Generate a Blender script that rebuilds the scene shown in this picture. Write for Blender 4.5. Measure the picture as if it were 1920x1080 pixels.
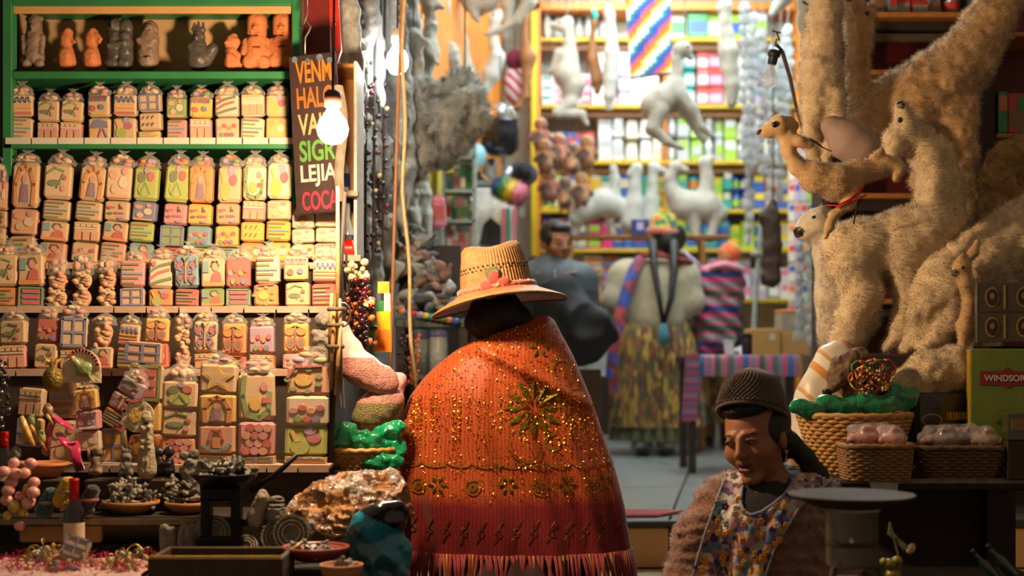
import bpy, math, random
import numpy as np
from mathutils import Vector, Matrix, Euler
from math import sin, cos, pi, radians as R
for _o in list(bpy.data.objects): bpy.data.objects.remove(_o)
SC = bpy.context.scene
COL = SC.collection
rng = random.Random(7)
NR = np.random.RandomState(11)

# ------------------------------------------------------------------ camera
F = 2667.0            # focal length in pixels of the 1920 wide frame (50 mm on 36 mm)
HZ = 655.0            # row of the eye level
ZC = 1.20             # eye height
cam = bpy.data.cameras.new('camera'); camo = bpy.data.objects.new('camera', cam); COL.objects.link(camo)
cam.lens = 50.0; cam.sensor_width = 36.0
camo.location = (0, 0, ZC); camo.rotation_euler = (R(90), 0, 0)
cam.shift_y = (HZ - 540) / 1920.0
cam.dof.use_dof = True; cam.dof.focus_distance = 4.25; cam.dof.aperture_fstop = 1.9
cam.clip_start = 0.05; cam.clip_end = 100
SC.camera = camo
# ------------------------------------------------------------------ world (night street, faint warm glow) and exposure
wd = bpy.data.worlds.new('night'); SC.world = wd; wd.use_nodes = True
wd.node_tree.nodes['Background'].inputs[0].default_value = (1.0, 0.74, 0.5, 1)
wd.node_tree.nodes['Background'].inputs[1].default_value = 0.13
SC.view_settings.view_transform = 'Standard'; SC.view_settings.look = 'None'
SC.view_settings.exposure = 0.62; SC.view_settings.gamma = 1.0; SC.view_settings.use_curve_mapping = False
# strengths of the lamps (each lamp is built further down, as the lamp itself)
BULB_WARM = 860.0      # bare bulb of the sweets stall
BULB_COOL = 62.0       # bulb hanging in front of the shop
TUBE_COOL = 52.0       # fluorescent tubes under the shop ceiling

# ------------------------------------------------------------------ placing: a picture position at a given distance becomes a point of the place
def W(px, py, d): return Vector(((px - 960) * d / F, d, ZC - (py - HZ) * d / F))
def Wn(px, py, d): return np.array([(px - 960) * d / F, d, ZC - (py - HZ) * d / F])
def U(n, d): return n * d / F

# ------------------------------------------------------------------ materials
MATS = {}
def srgb(h):
    h = h.lstrip('#'); c = [int(h[i:i+2], 16) / 255 for i in (0, 2, 4)]
    return tuple(x / 12.92 if x <= .04045 else ((x + .055) / 1.055) ** 2.4 for x in c)
def M(key, col=None, rough=.6, metal=0., var=.18, scale=30., bump=.0, bscale=None, coat=0., sheen=0., emit=0., trans=0., ior=1.45, cbump=0., spec=.5):
    if key in MATS: return MATS[key]
    if isinstance(col, str): col = srgb(col)
    m = bpy.data.materials.new(key); m.use_nodes = True
    nt = m.node_tree; N = nt.nodes; L = nt.links; b = N['Principled BSDF']
    tc = N.new('ShaderNodeTexCoord'); nz = N.new('ShaderNodeTexNoise'); nz.inputs['Scale'].default_value = scale; nz.inputs['Detail'].default_value = 4
    L.new(tc.outputs['Object'], nz.inputs['Vector'])
    cr = N.new('ShaderNodeValToRGB'); cr.color_ramp.elements[0].position = .3; cr.color_ramp.elements[1].position = .7
    cr.color_ramp.elements[0].color = tuple(max(0, c * (1 - var)) for c in col) + (1,)
    cr.color_ramp.elements[1].color = tuple(min(1, c * (1 + var)) for c in col) + (1,)
    L.new(nz.outputs['Fac'], cr.inputs[0]); L.new(cr.outputs[0], b.inputs['Base Color'])
    b.inputs['Roughness'].default_value = rough; b.inputs['Metallic'].default_value = metal
    b.inputs['Coat Weight'].default_value = coat; b.inputs['Coat Roughness'].default_value = .12
    b.inputs['Sheen Weight'].default_value = sheen; b.inputs['Sheen Roughness'].default_value = .5
    b.inputs['Transmission Weight'].default_value = trans; b.inputs['IOR'].default_value = ior
    b.inputs['Specular IOR Level'].default_value = spec
    if emit:
        b.inputs['Emission Color'].default_value = tuple(col) + (1,); b.inputs['Emission Strength'].default_value = emit
    if bump:
        n2 = N.new('ShaderNodeTexNoise'); n2.inputs['Scale'].default_value = bscale or scale * 2; n2.inputs['Detail'].default_value = 3
        L.new(tc.outputs['Object'], n2.inputs['Vector'])
        bp = N.new('ShaderNodeBump'); bp.inputs['Strength'].default_value = bump; bp.inputs['Distance'].default_value = .01
        L.new(n2.outputs['Fac'], bp.inputs['Height']); L.new(bp.outputs[0], b.inputs['Normal'])
    if cbump:
        n3 = N.new('ShaderNodeTexNoise'); n3.inputs['Scale'].default_value = 28; n3.inputs['Detail'].default_value = 2; L.new(tc.outputs['Object'], n3.inputs['Vector'])
        b3 = N.new('ShaderNodeBump'); b3.inputs['Strength'].default_value = cbump; b3.inputs['Distance'].default_value = .02
        L.new(n3.outputs['Fac'], b3.inputs['Height']); L.new(b3.outputs[0], b.inputs['Coat Normal'])
    MATS[key] = m; return m
def film(key, tint=(1, 1, 1), clear=.72, rough=.12, body=None, bscale=60.):
    """thin crinkled plastic: lets most light through, shines on its folds"""
    if key in MATS: return MATS[key]
    m = bpy.data.materials.new(key); m.use_nodes = True; nt = m.node_tree; N = nt.nodes; L = nt.links; N.clear()
    out = N.new('ShaderNodeOutputMaterial'); t = N.new('ShaderNodeBsdfTransparent'); t.inputs[0].default_value = tuple(tint) + (1,)
    tc = N.new('ShaderNodeTexCoord'); nz = N.new('ShaderNodeTexNoise'); nz.inputs['Scale'].default_value = bscale; nz.inputs['Detail'].default_value = 2
    L.new(tc.outputs['Object'], nz.inputs['Vector'])
    bp = N.new('ShaderNodeBump'); bp.inputs['Strength'].default_value = .9; bp.inputs['Distance'].default_value = .008
    L.new(nz.outputs['Fac'], bp.inputs['Height'])
    p = N.new('ShaderNodeBsdfPrincipled'); p.inputs['Base Color'].default_value = tuple(body or tint) + (1,)
    p.inputs['Roughness'].default_value = rough; p.inputs['Specular IOR Level'].default_value = 1.0; p.inputs['Coat Weight'].default_value = .6
    L.new(bp.outputs[0], p.inputs['Normal']); L.new(bp.outputs[0], p.inputs['Coat Normal'])
    mx = N.new('ShaderNodeMixShader'); mx.inputs[0].default_value = 1 - clear
    L.new(t.outputs[0], mx.inputs[1]); L.new(p.outputs[0], mx.inputs[2]); L.new(mx.outputs[0], out.inputs[0])
    MATS[key] = m; return m
def bands(key, stops, axis='Z', scale=1., rough=.8, noise=0., bump=.1, offset=0., sheen=.2, repeat=True):
    """woven stripes along one axis of the cloth"""
    if key in MATS: return MATS[key]
    m = bpy.data.materials.new(key); m.use_nodes = True; nt = m.node_tree; N = nt.nodes; L = nt.links; b = N['Principled BSDF']
    tc = N.new('ShaderNodeTexCoord'); sp = N.new('ShaderNodeSeparateXYZ'); L.new(tc.outputs['Object'], sp.inputs[0])
    mu = N.new('ShaderNodeMath'); mu.operation = 'MULTIPLY_ADD'; mu.inputs[1].default_value = scale; mu.inputs[2].default_value = offset
    src = sp.outputs['XYZ'.index(axis[0])]
    if len(axis) > 1:
        ad = N.new('ShaderNodeMath'); ad.operation = 'ADD'; L.new(src, ad.inputs[0]); L.new(sp.outputs['XYZ'.index(axis[1])], ad.inputs[1]); src = ad.outputs[0]
    L.new(src, mu.inputs[0]); v = mu.outputs[0]
    if noise:
        nz = N.new('ShaderNodeTexNoise'); nz.inputs['Scale'].default_value = 14; L.new(tc.outputs['Object'], nz.inputs['Vector'])
        a2 = N.new('ShaderNodeMath'); a2.operation = 'MULTIPLY_ADD'; a2.inputs[1].default_value = noise; L.new(nz.outputs['Fac'], a2.inputs[0]); L.new(v, a2.inputs[2]); v = a2.outputs[0]
    if repeat:
        fr = N.new('ShaderNodeMath'); fr.operation = 'FRACT'; L.new(v, fr.inputs[0]); v = fr.outputs[0]
    cr = N.new('ShaderNodeValToRGB'); cr.color_ramp.interpolation = 'CONSTANT'
    el = cr.color_ramp.elements
    while len(el) < len(stops): el.new(.5)
    for e, (p, c) in zip(el, stops):
        e.position = p; e.color = (srgb(c) if isinstance(c, str) else c) + (1,)
    L.new(v, cr.inputs[0]); L.new(cr.outputs[0], b.inputs['Base Color'])
    b.inputs['Roughness'].default_value = rough; b.inputs['Sheen Weight'].default_value = sheen
    if bump:
        n2 = N.new('ShaderNodeTexNoise'); n2.inputs['Scale'].default_value = 300; L.new(tc.outputs['Object'], n2.inputs['Vector'])
        bp = N.new('ShaderNodeBump'); bp.inputs['Strength'].default_value = bump; bp.inputs['Distance'].default_value = .004
        L.new(n2.outputs['Fac'], bp.inputs['Height']); L.new(bp.outputs[0], b.inputs['Normal'])
    MATS[key] = m; return m
def cells(key, cols, scale=40., rough=.8, bump=.3, sheen=.2, detail=None):
    """printed cloth: small irregular patches of several colours"""
    if key in MATS: return MATS[key]
    m = bpy.data.materials.new(key); m.use_nodes = True; nt = m.node_tree; N = nt.nodes; L = nt.links; b = N['Principled BSDF']
    tc = N.new('ShaderNodeTexCoord'); vo = N.new('ShaderNodeTexVoronoi'); vo.inputs['Scale'].default_value = scale; mp = N.new('ShaderNodeMapping'); mp.inputs['Scale'].default_value = detail or (1, 1, 1); L.new(tc.outputs['Object'], mp.inputs[0]); L.new(mp.outputs[0], vo.inputs['Vector'])
    sp = N.new('ShaderNodeSeparateColor'); L.new(vo.outputs['Color'], sp.inputs[0])
    cr = N.new('ShaderNodeValToRGB'); cr.color_ramp.interpolation = 'CONSTANT'; el = cr.color_ramp.elements
    while len(el) < len(cols): el.new(.5)
    for i, (e, c) in enumerate(zip(el, cols)): e.position = i / len(cols); e.color = (srgb(c) if isinstance(c, str) else c) + (1,)
    L.new(sp.outputs[0], cr.inputs[0]); L.new(cr.outputs[0], b.inputs['Base Color'])
    b.inputs['Roughness'].default_value = rough; b.inputs['Sheen Weight'].default_value = sheen
    n2 = N.new('ShaderNodeTexNoise'); n2.inputs['Scale'].default_value = scale * 4; L.new(tc.outputs['Object'], n2.inputs['Vector'])
    bp = N.new('ShaderNodeBump'); bp.inputs['Strength'].default_value = bump; bp.inputs['Distance'].default_value = .004
    L.new(n2.outputs['Fac'], bp.inputs['Height']); L.new(bp.outputs[0], b.inputs['Normal'])
    MATS[key] = m; return m

# ------------------------------------------------------------------ objects
def link(o, parent=None):
    COL.objects.link(o)
    if parent is not None: o.parent = parent
    return o
def tag(o, label=None, cat=None, group=None, kind=None):
    if label: o['label'] = label
    if cat: o['category'] = cat
    if group: o['group'] = group
    if kind: o['kind'] = kind
    return o
def thing(name, label, cat, loc=(0, 0, 0), rot=(0, 0, 0), group=None, scale=1.):
    o = bpy.data.objects.new(name, None); o.empty_display_size = .05; link(o)
    o.location = loc; o.rotation_euler = rot
    o.scale = (scale,) * 3 if not isinstance(scale, tuple) else scale
    return tag(o, label, cat, group)
def inst(name, mesh, parent=None, loc=(0, 0, 0), rot=(0, 0, 0), scale=(1, 1, 1)):
    o = bpy.data.objects.new(name, mesh); link(o, parent); o.location = loc; o.rotation_euler = rot
    o.scale = (scale,) * 3 if not isinstance(scale, (tuple, list)) else scale
    return o
def dup(root, loc, rot=None, label=None, group=None, scale=None):
    r = root.copy(); COL.objects.link(r); r.location = loc
    if rot is not None: r.rotation_euler = rot
    if scale is not None: r.scale = (scale,) * 3 if not isinstance(scale, tuple) else scale
    if label: r['label'] = label
    if group: r['group'] = group
    for ch in list(root.children):
        c = ch.copy(); COL.objects.link(c); c.parent = r
        for g in list(ch.children):
            e = g.copy(); COL.objects.link(e); e.parent = c
    return r

class MB:
    """collects shapes into one mesh"""
    def __init__(s): s.v = []; s.f = []; s.m = []
    def add(s, vs, fs, mi=0):
        n = len(s.v); s.v.extend([tuple(v) for v in vs]); s.f.extend([tuple(i + n for i in f) for f in fs]); s.m.extend([mi] * len(fs)); return s
    def box(s, c, size, mi=0, rot=None, taper=1., bev=0.):
        x, y, z = [k / 2 for k in size]; vs = []
        if bev:
            b = min(bev, x * .9, y * .9, z * .9)
            for zz, in_ in ((-z, b), (-z + b, 0), (z - b, 0), (z, b)):
                t = 1 if zz < 0 else taper
                X, Y = (x - in_) * t, (y - in_) * t
                q = b * .8
                vs += [(-X + q, -Y, zz), (X - q, -Y, zz), (X, -Y + q, zz), (X, Y - q, zz), (X - q, Y, zz), (-X + q, Y, zz), (-X, Y - q, zz), (-X, -Y + q, zz)]
            fs = [(7, 6, 5, 4, 3, 2, 1, 0), tuple(range(24, 32))]
            for r in range(3):
                for i in range(8): fs.append((r * 8 + i, r * 8 + (i + 1) % 8, r * 8 + 8 + (i + 1) % 8, r * 8 + 8 + i))
        else:
            t = taper
            vs = [(-x, -y, -z), (x, -y, -z), (x, y, -z), (-x, y, -z), (-x * t, -y * t, z), (x * t, -y * t, z), (x * t, y * t, z), (-x * t, y * t, z)]
            fs = [(3, 2, 1, 0), (4, 5, 6, 7), (0, 1, 5, 4), (1, 2, 6, 5), (2, 3, 7, 6), (3, 0, 4, 7)]
        mt = Euler(rot).to_matrix() if rot is not None else None
        c = Vector(c)
        return s.add([(mt @ Vector(v) if mt else Vector(v)) + c for v in vs], fs, mi)
    def prism(s, poly, y0, y1, mi=0):
        """polygon in x,z (counter-clockwise seen from -y) extruded along y"""
        n = len(poly); vs = [(p[0], y0, p[1]) for p in poly] + [(p[0], y1, p[1]) for p in poly]
        fs = [tuple(range(n)), tuple(range(2 * n - 1, n - 1, -1))] + [(i + n, (i + 1) % n + n, (i + 1) % n, i) for i in range(n)]
        return s.add(vs, fs, mi)
    def lathe(s, prof, c=(0, 0, 0), n=20, mi=0, sx=1., sy=1., caps=True):
        vs = []; fs = []; c = Vector(c)
        for r, z in prof:
            for i in range(n): vs.append((c.x + r * sx * cos(2 * pi * i / n), c.y + r * sy * sin(2 * pi * i / n), c.z + z))
        for k in range(len(prof) - 1):
            for i in range(n): fs.append((k * n + i, k * n + (i + 1) % n, (k + 1) * n + (i + 1) % n, (k + 1) * n + i))
        if caps:
            if prof[0][0] > 1e-5: fs.append(tuple(range(n - 1, -1, -1)))
            if prof[-1][0] > 1e-5: fs.append(tuple((len(prof) - 1) * n + i for i in range(n)))
        return s.add(vs, fs, mi)
    def tube(s, pts, r, n=8, mi=0, flat=1.):
        pts = [Vector(p) for p in pts]; m = len(pts); rs = r if isinstance(r, (list, tuple)) else [r] * m
        vs = []; fs = []; up = Vector((0, 0, 1)); prev = None
        for i, p in enumerate(pts):
            t = (pts[min(i + 1, m - 1)] - pts[max(i - 1, 0)])
            t = t.normalized() if t.length > 1e-9 else Vector((0, 0, 1))
            if prev is None:
                a = t.cross(up)
                if a.length < .1: a = t.cross(Vector((0, 1, 0)))
                a.normalize()
            else:
                a = prev - t * prev.dot(t)
                a = a.normalized() if a.length > 1e-6 else t.orthogonal().normalized()
            prev = a; b = t.cross(a)
            for k in range(n): vs.append(p + a * rs[i] * cos(2 * pi * k / n) + b * rs[i] * flat * sin(2 * pi * k / n))
        for i in range(m - 1):
            for k in range(n): fs.append((i * n + k, i * n + (k + 1) % n, (i + 1) * n + (k + 1) % n, (i + 1) * n + k))
        fs.append(tuple(range(n - 1, -1, -1))); fs.append(tuple((m - 1) * n + k for k in range(n)))
        return s.add(vs, fs, mi)
    def ell(s, c, r, n=10, m=7, mi=0, rot=None):
        if not isinstance(r, (tuple, list)): r = (r, r, r)
        mt = Euler(rot).to_matrix() if rot is not None else None; c = Vector(c)
        vs = [Vector((0, 0, -r[2]))]
        for j in range(1, m):
            a = -pi / 2 + pi * j / m
            for i in range(n): vs.append(Vector((r[0] * cos(a) * cos(2 * pi * i / n), r[1] * cos(a) * sin(2 * pi * i / n), r[2] * sin(a))))
        vs.append(Vector((0, 0, r[2]))); fs = []
        for i in range(n): fs.append((0, 1 + (i + 1) % n, 1 + i))
        for j in range(m - 2):
            for i in range(n): fs.append((1 + j * n + i, 1 + j * n + (i + 1) % n, 1 + (j + 1) * n + (i + 1) % n, 1 + (j + 1) * n + i))
        q = len(vs) - 1
        for i in range(n): fs.append((1 + (m - 2) * n + i, 1 + (m - 2) * n + (i + 1) % n, q))
        return s.add([(mt @ v if mt else v) + c for v in vs], fs, mi)
    def loft(s, rings, closed=True, caps=True, mi=0):
        n = len(rings[0]); vs = [p for r in rings for p in r]; fs = []
        for k in range(len(rings) - 1):
            for i in range(n if closed else n - 1):
                fs.append((k * n + i, k * n + (i + 1) % n, (k + 1) * n + (i + 1) % n, (k + 1) * n + i))
        if caps and closed: fs.append(tuple(range(n - 1, -1, -1))); fs.append(tuple((len(rings) - 1) * n + i for i in range(n)))
        return s.add(vs, fs, mi)
    def disc(s, c, r, y0, y1, mi=0, n=14, ry=None):
        return s.prism([(c[0] + r * cos(2 * pi * i / n), c[1] + (ry or r) * sin(2 * pi * i / n)) for i in range(n)], y0, y1, mi)
    def stroke(s, pts, w, y0, y1, mi=0):
        """a drawn line in x,z of width w, raised along y"""
        for (a, b) in zip(pts[:-1], pts[1:]):
            dx, dz = b[0] - a[0], b[1] - a[1]; l = math.hypot(dx, dz) or 1e-6; nx, nz = -dz / l * w / 2, dx / l * w / 2
            ex, ez = dx / l * w * .3, dz / l * w * .3
            s.prism([(a[0] - ex - nx, a[1] - ez - nz), (b[0] + ex - nx, b[1] + ez - nz), (b[0] + ex + nx, b[1] + ez + nz), (a[0] - ex + nx, a[1] - ez + nz)], y0, y1, mi)
        return s
    def mesh(s, name, mats, smooth=False):
        me = bpy.data.meshes.new(name); me.from_pydata(s.v, [], s.f)
        for m in (mats if isinstance(mats, (list, tuple)) else [mats]): me.materials.append(m)
        if any(s.m): me.polygons.foreach_set('material_index', s.m)
        if smooth: me.polygons.foreach_set('use_smooth', [True] * len(s.f))
        me.update(); return me
    def build(s, name, mats, parent=None, smooth=False, loc=(0, 0, 0), rot=(0, 0, 0), scale=1.):
        return inst(name, s.mesh(name, mats, smooth), parent, loc, rot, scale)

def autosmooth(o, ang=35):
    me = o.data
    me.polygons.foreach_set('use_smooth', [True] * len(me.polygons))
    try: me.set_sharp_from_angle(angle=R(ang))
    except Exception: pass
    return o

# ------------------------------------------------------------------ organic shapes: blended capsules and ellipsoids, turned into a surface
class Blob:
    def __init__(s, k=.02): s.p = []; s.k = k
    def cap(s, a, b, ra, rb=None, k=None, sub=False):
        s.p.append(('c', np.array(a, float), np.array(b, float), float(ra), float(ra if rb is None else rb), s.k if k is None else k, sub)); return s
    def chain(s, pts, rs, k=None):
        for i in range(len(pts) - 1): s.cap(pts[i], pts[i + 1], rs[i], rs[i + 1], k)
        return s
    def ell(s, c, r, rot=(0, 0, 0), k=None, sub=False):
        r = (r, r, r) if not isinstance(r, (tuple, list)) else r
        s.p.append(('e', np.array(c, float), np.array(r, float), np.array(rot if isinstance(rot, Matrix) else Euler(rot).to_matrix()), None, s.k if k is None else k, sub)); return s
    @staticmethod
    def _d(p, P):
        if p[0] == 'c':
            a, b, ra, rb = p[1], p[2], p[3], p[4]; ba = b - a; l2 = float(ba @ ba) + 1e-12
            q = P - a; t = np.clip((q @ ba) / l2, 0, 1); q = q - t[..., None] * ba
            return np.sqrt((q * q).sum(-1)) - (ra + (rb - ra) * t)
        q = (P - p[1]) @ p[3]; r = p[2]; u = q / r; k0 = np.sqrt((u * u).sum(-1)) + 1e-9; w = q / (r * r); k1 = np.sqrt((w * w).sum(-1)) + 1e-9
        return k0 * (k0 - 1) / k1
    @staticmethod
    def _mix(D, d, k, sub):
        if sub:
            d = -d; h = np.maximum(k - np.abs(D - d), 0) / max(k, 1e-6); return np.maximum(D, d) + h * h * k * .25
        h = np.maximum(k - np.abs(D - d), 0) / max(k, 1e-6); return np.minimum(D, d) - h * h * k * .25
    def val(s, P):
        D = np.full(P.shape[:-1], .5)
        for p in s.p: D = s._mix(D, s._d(p, P), p[5], p[6])
        return D
    def bbox(s):
        lo = np.full(3, 1e9); hi = -lo
        for p in s.p:
            if p[6]: continue
            if p[0] == 'c':
                for c, r in ((p[1], p[3]), (p[2], p[4])): lo = np.minimum(lo, c - r); hi = np.maximum(hi, c + r)
            else:
                e = np.abs(p[3]) @ p[2]
                lo = np.minimum(lo, p[1] - e); hi = np.maximum(hi, p[1] + e)
        return lo, hi
    def surf(s, h, disp=None):
        lo, hi = s.bbox(); mk = max(p[5] for p in s.p); lo = lo - h * 3 - mk * .3; hi = hi + h * 3 + mk * .3
        n = np.ceil((hi - lo) / h).astype(int) + 1
        ax = [lo[i] + h * np.arange(n[i]) for i in range(3)]
        G = np.stack(np.meshgrid(*ax, indexing='ij'), -1); D = np.full(tuple(n), .5)
        for p in s.p:
            if p[0] == 'c': l = np.minimum(p[1] - p[3], p[2] - p[4]); u = np.maximum(p[1] + p[3], p[2] + p[4])
            else:
                e = np.abs(p[3]) @ p[2]; l = p[1] - e; u = p[1] + e
            mg = p[5] * 1.2 + 3 * h
            i0 = np.clip(((l - mg - lo) / h).astype(int), 0, n); i1 = np.clip(((u + mg - lo) / h).astype(int) + 2, 0, n)
            sl = tuple(slice(a, b) for a, b in zip(i0, i1))
            if 0 in D[sl].shape: continue
            D[sl] = s._mix(D[sl], s._d(p, G[sl]), p[5], p[6])
        if disp is not None: D = D - disp(G)
        return nets(D, lo, h)
    def mesh(s, name, h, mats, disp=None, matfn=None, smooth=True, relax=1):
        v, f = s.surf(h, disp)
        v = relax_mesh(v, f, relax)
        return raw_mesh(name, v, f, mats, matfn, smooth)
    def build(s, name, h, mats, parent=None, disp=None, matfn=None, loc=(0, 0, 0), rot=(0, 0, 0), scale=1., relax=1):
        return inst(name, s.mesh(name, h, mats, disp, matfn, True, relax), parent, loc, rot, scale)
    def cast(s, o, d, t0, t1, steps=60):
        """march rays from o along d to the surface; returns distances (nan for a miss)"""
        t = np.full(len(o), t0)
        for _ in range(steps):
            t = np.minimum(t + np.clip(s.val(o + d * t[:, None]), -.05, .2) * .8, t1 + 1)
        t[t > t1] = np.nan
        return t

def nets(D, lo, h):
    S = D < 0; n = np.array(D.shape); c = n - 1
    cnt = np.zeros(tuple(c), np.int32); acc = np.zeros(tuple(c) + (3,))
    off = [(i, j, k) for i in (0, 1) for j in (0, 1) for k in (0, 1)]
    def sub(A, o): return A[o[0]:o[0] + c[0], o[1]:o[1] + c[1], o[2]:o[2] + c[2]]
    for a in off:
        for ax in range(3):
            if a[ax]: continue
            b = list(a); b[ax] = 1
            A, B = sub(D, a), sub(D, b); x = (A < 0) != (B < 0)
            if not x.any(): continue
            t = A[x] / (A[x] - B[x])
            pos = np.tile(np.array(a, float), (len(t), 1)); pos[:, ax] += t
            acc[x] += pos; cnt[x] += 1
    act = cnt > 0; idx = np.full(tuple(c), -1, np.int64); ii = np.argwhere(act); idx[act] = np.arange(len(ii))
    v = lo + h * (ii + acc[act] / cnt[act][:, None]); faces = []
    for ax in range(3):
        sl0 = [slice(1, -1)] * 3; sl1 = [slice(1, -1)] * 3; sl0[ax] = slice(0, -1); sl1[ax] = slice(1, None)
        A, B = S[tuple(sl0)], S[tuple(sl1)]; e = np.argwhere(A != B); inside = A[A != B]
        if not len(e): continue
        base = e + 1; base[:, ax] -= 1
        u, w = [(1, 2), (2, 0), (0, 1)][ax]
        def g(du, dw):
            q = base.copy(); q[:, u] -= du; q[:, w] -= dw; return idx[q[:, 0], q[:, 1], q[:, 2]]
        qd = np.stack([g(1, 1), g(0, 1), g(0, 0), g(1, 0)], 1)
        qd[~inside] = qd[~inside][:, ::-1]; faces.append(qd)
    f = np.concatenate(faces) if faces else np.zeros((0, 4), int)
    return v, f[(f >= 0).all(1)]
def relax_mesh(v, f, it=1):
    for _ in range(it):
        s = np.zeros_like(v); n = np.zeros(len(v))
        for i in range(4):
            np.add.at(s, f[:, i], v[f[:, (i + 1) % 4]] + v[f[:, (i + 3) % 4]]); np.add.at(n, f[:, i], 2)
        v = v * .5 + .5 * s / np.maximum(n, 1)[:, None]
    return v
def raw_mesh(name, v, f, mats, matfn=None, smooth=True):
    me = bpy.data.meshes.new(name); nf = len(f); k = f.shape[1]
    me.vertices.add(len(v)); me.vertices.foreach_set('co', np.ascontiguousarray(v, dtype=np.float32).ravel())
    me.loops.add(nf * k); me.loops.foreach_set('vertex_index', np.ascontiguousarray(f, dtype=np.int32).ravel())
    me.polygons.add(nf); me.polygons.foreach_set('loop_start', np.arange(0, nf * k, k, dtype=np.int32))
    for m in (mats if isinstance(mats, (list, tuple)) else [mats]): me.materials.append(m)
    if matfn is not None: me.polygons.foreach_set('material_index', np.asarray(matfn(v[f].mean(1)), dtype=np.int32))
    if smooth: me.polygons.foreach_set('use_smooth', np.ones(nf, bool))
    me.update(calc_edges=True); me.validate(); return me
def vnoise(P, s, seed=0):
    """smooth value noise, -1..1"""
    q = P * s + seed * 17.3; i = np.floor(q).astype(np.int64); f = q - i; f = f * f * (3 - 2 * f); out = 0
    for a in (0, 1):
        for b in (0, 1):
            for c in (0, 1):
                n = (i[..., 0] + a) * 73856093 ^ (i[..., 1] + b) * 19349663 ^ (i[..., 2] + c) * 83492791
                n = (n ^ (n >> 13)) * 1274126177; r = ((n ^ (n >> 16)) & 0xffff) / 32767.5 - 1
                w = (f[..., 0] if a else 1 - f[..., 0]) * (f[..., 1] if b else 1 - f[..., 1]) * (f[..., 2] if c else 1 - f[..., 2])
                out = out + r * w
    return out
def fur(name, me, n, length, width, mat, parent, lean=(0, 0, -.35), keep=None, curl=.4, seed=1, scale=None):
    """short coat: n thin blades standing on a mesh"""
    r = np.random.RandomState(seed); nv = len(me.vertices); v = np.empty(nv * 3, np.float32); me.vertices.foreach_get('co', v); v = v.reshape(-1, 3)
    lv = np.empty(len(me.loops), np.int32); me.loops.foreach_get('vertex_index', lv)
    f = lv.reshape(-1, 4); a, b, c, d = (v[f[:, i]] for i in range(4))
    nn = np.cross(c - a, d - b); ar = np.linalg.norm(nn, axis=1); nn = nn / (ar[:, None] + 1e-12)
    ctr = (a + b + c + d) / 4
    if keep is not None: ar = ar * keep(ctr)
    p = ar / ar.sum(); k = r.choice(len(f), n, p=p); s, t = r.rand(n, 1), r.rand(n, 1)
    P = (a[k] * (1 - s) + b[k] * s) * (1 - t) + (d[k] * (1 - s) + c[k] * s) * t; N_ = nn[k]
    clump = np.stack([vnoise(P, 45, 1 + seed), vnoise(P, 45, 2 + seed), vnoise(P, 45, 3 + seed)], -1)
    dr = N_ + np.array(lean) + clump * curl + r.randn(n, 3) * .3
    dr /= np.linalg.norm(dr, axis=1)[:, None]
    sd = np.cross(dr, N_ + r.randn(n, 3) * .12); sd /= np.linalg.norm(sd, axis=1)[:, None] + 1e-9
    L = length * (.5 + r.rand(n, 1)); P0 = P - N_ * length * .2
    gn = np.cross(sd, dr); sd = np.where(((gn * N_).sum(1) < 0)[:, None], -sd, sd)
    V = np.concatenate([P0 - sd * width, P0 + sd * width, P0 + dr * L], 1).reshape(-1, 3)
    Fc = np.arange(3 * n).reshape(-1, 3)
    me2 = raw_mesh(name, V, Fc, mat, smooth=True); nn3 = np.repeat((N_ * .8 + dr * .45 + r.randn(n, 3) * .12), 3, 0); nn3 /= np.linalg.norm(nn3, axis=1)[:, None]
    me2.normals_split_custom_set_from_vertices(nn3.astype(np.float32))
    o = inst(name, me2, parent); o['kind'] = 'stuff'; return o
ORD = ['first', 'second', 'third', 'fourth', 'fifth', 'sixth', 'seventh', 'eighth', 'ninth', 'tenth', 'eleventh', 'twelfth', 'thirteenth', 'fourteenth', 'fifteenth', 'sixteenth', 'seventeenth', 'eighteenth', 'nineteenth', 'twentieth']
# ------------------------------------------------------------------ the setting
PF = ZC - .67                      # shop floor, a step above the street
SL = .12                           # the shop runs back a little to the right
def wl(d): return -.62 + SL * (d - 5.0)     # left wall of the shop
def wr(d): return 1.62 + SL * (d - 6.0)     # right wall of the shop
def dwall(px): return 1.34 / (.12 + (960 - px) / F)   # where a sight line meets the left wall
BK = 10.7                          # back wall
CEIL = 3.95
def st(name, mb, mat, parent=None, smooth=False):
    o = mb.build(name, mat, parent, smooth)
    if parent is None: o['kind'] = 'structure'
    return o
m_plaster = M('grey plaster', '#6a645c', .9, bump=.3, scale=8); m_asph = M('dark street stone', '#3a342e', .85, bump=.5, scale=12)
m_tile = M('grey floor tile', '#8f9490', .22, var=.06, scale=4, bump=.02); m_grout = M('dark grout', '#2c2c2a', .9)
m_rise = M('sand riser tile', '#c89a62', .35, var=.06, scale=6); m_nose = M('dark step edge', '#3a3634', .5)
m_orange = M('orange painted board', '#d8862c', .45, var=.08, scale=6); m_yellow = M('yellow painted board', '#dcc012', .45, var=.08, scale=6)
st('ground', MB().box((0, 3, -.02), (9, 7.2, .04)), m_asph)
fl = st('floor', MB().add([(-1.7, 5.58, PF - .012), (3.2, 5.58, PF - .012), (3.6, 10.9, PF - .012), (-1.3, 10.9, PF - .012),
                           (-1.7, 5.58, .0), (3.2, 5.58, .0), (3.6, 10.9, .0), (-1.3, 10.9, .0)],
                          [(0, 1, 2, 3), (0, 4, 5, 1), (1, 5, 6, 2), (2, 6, 7, 3), (3, 7, 4, 0)]), m_grout)
tw, tl, sk = .86, 1.32, .158
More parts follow.
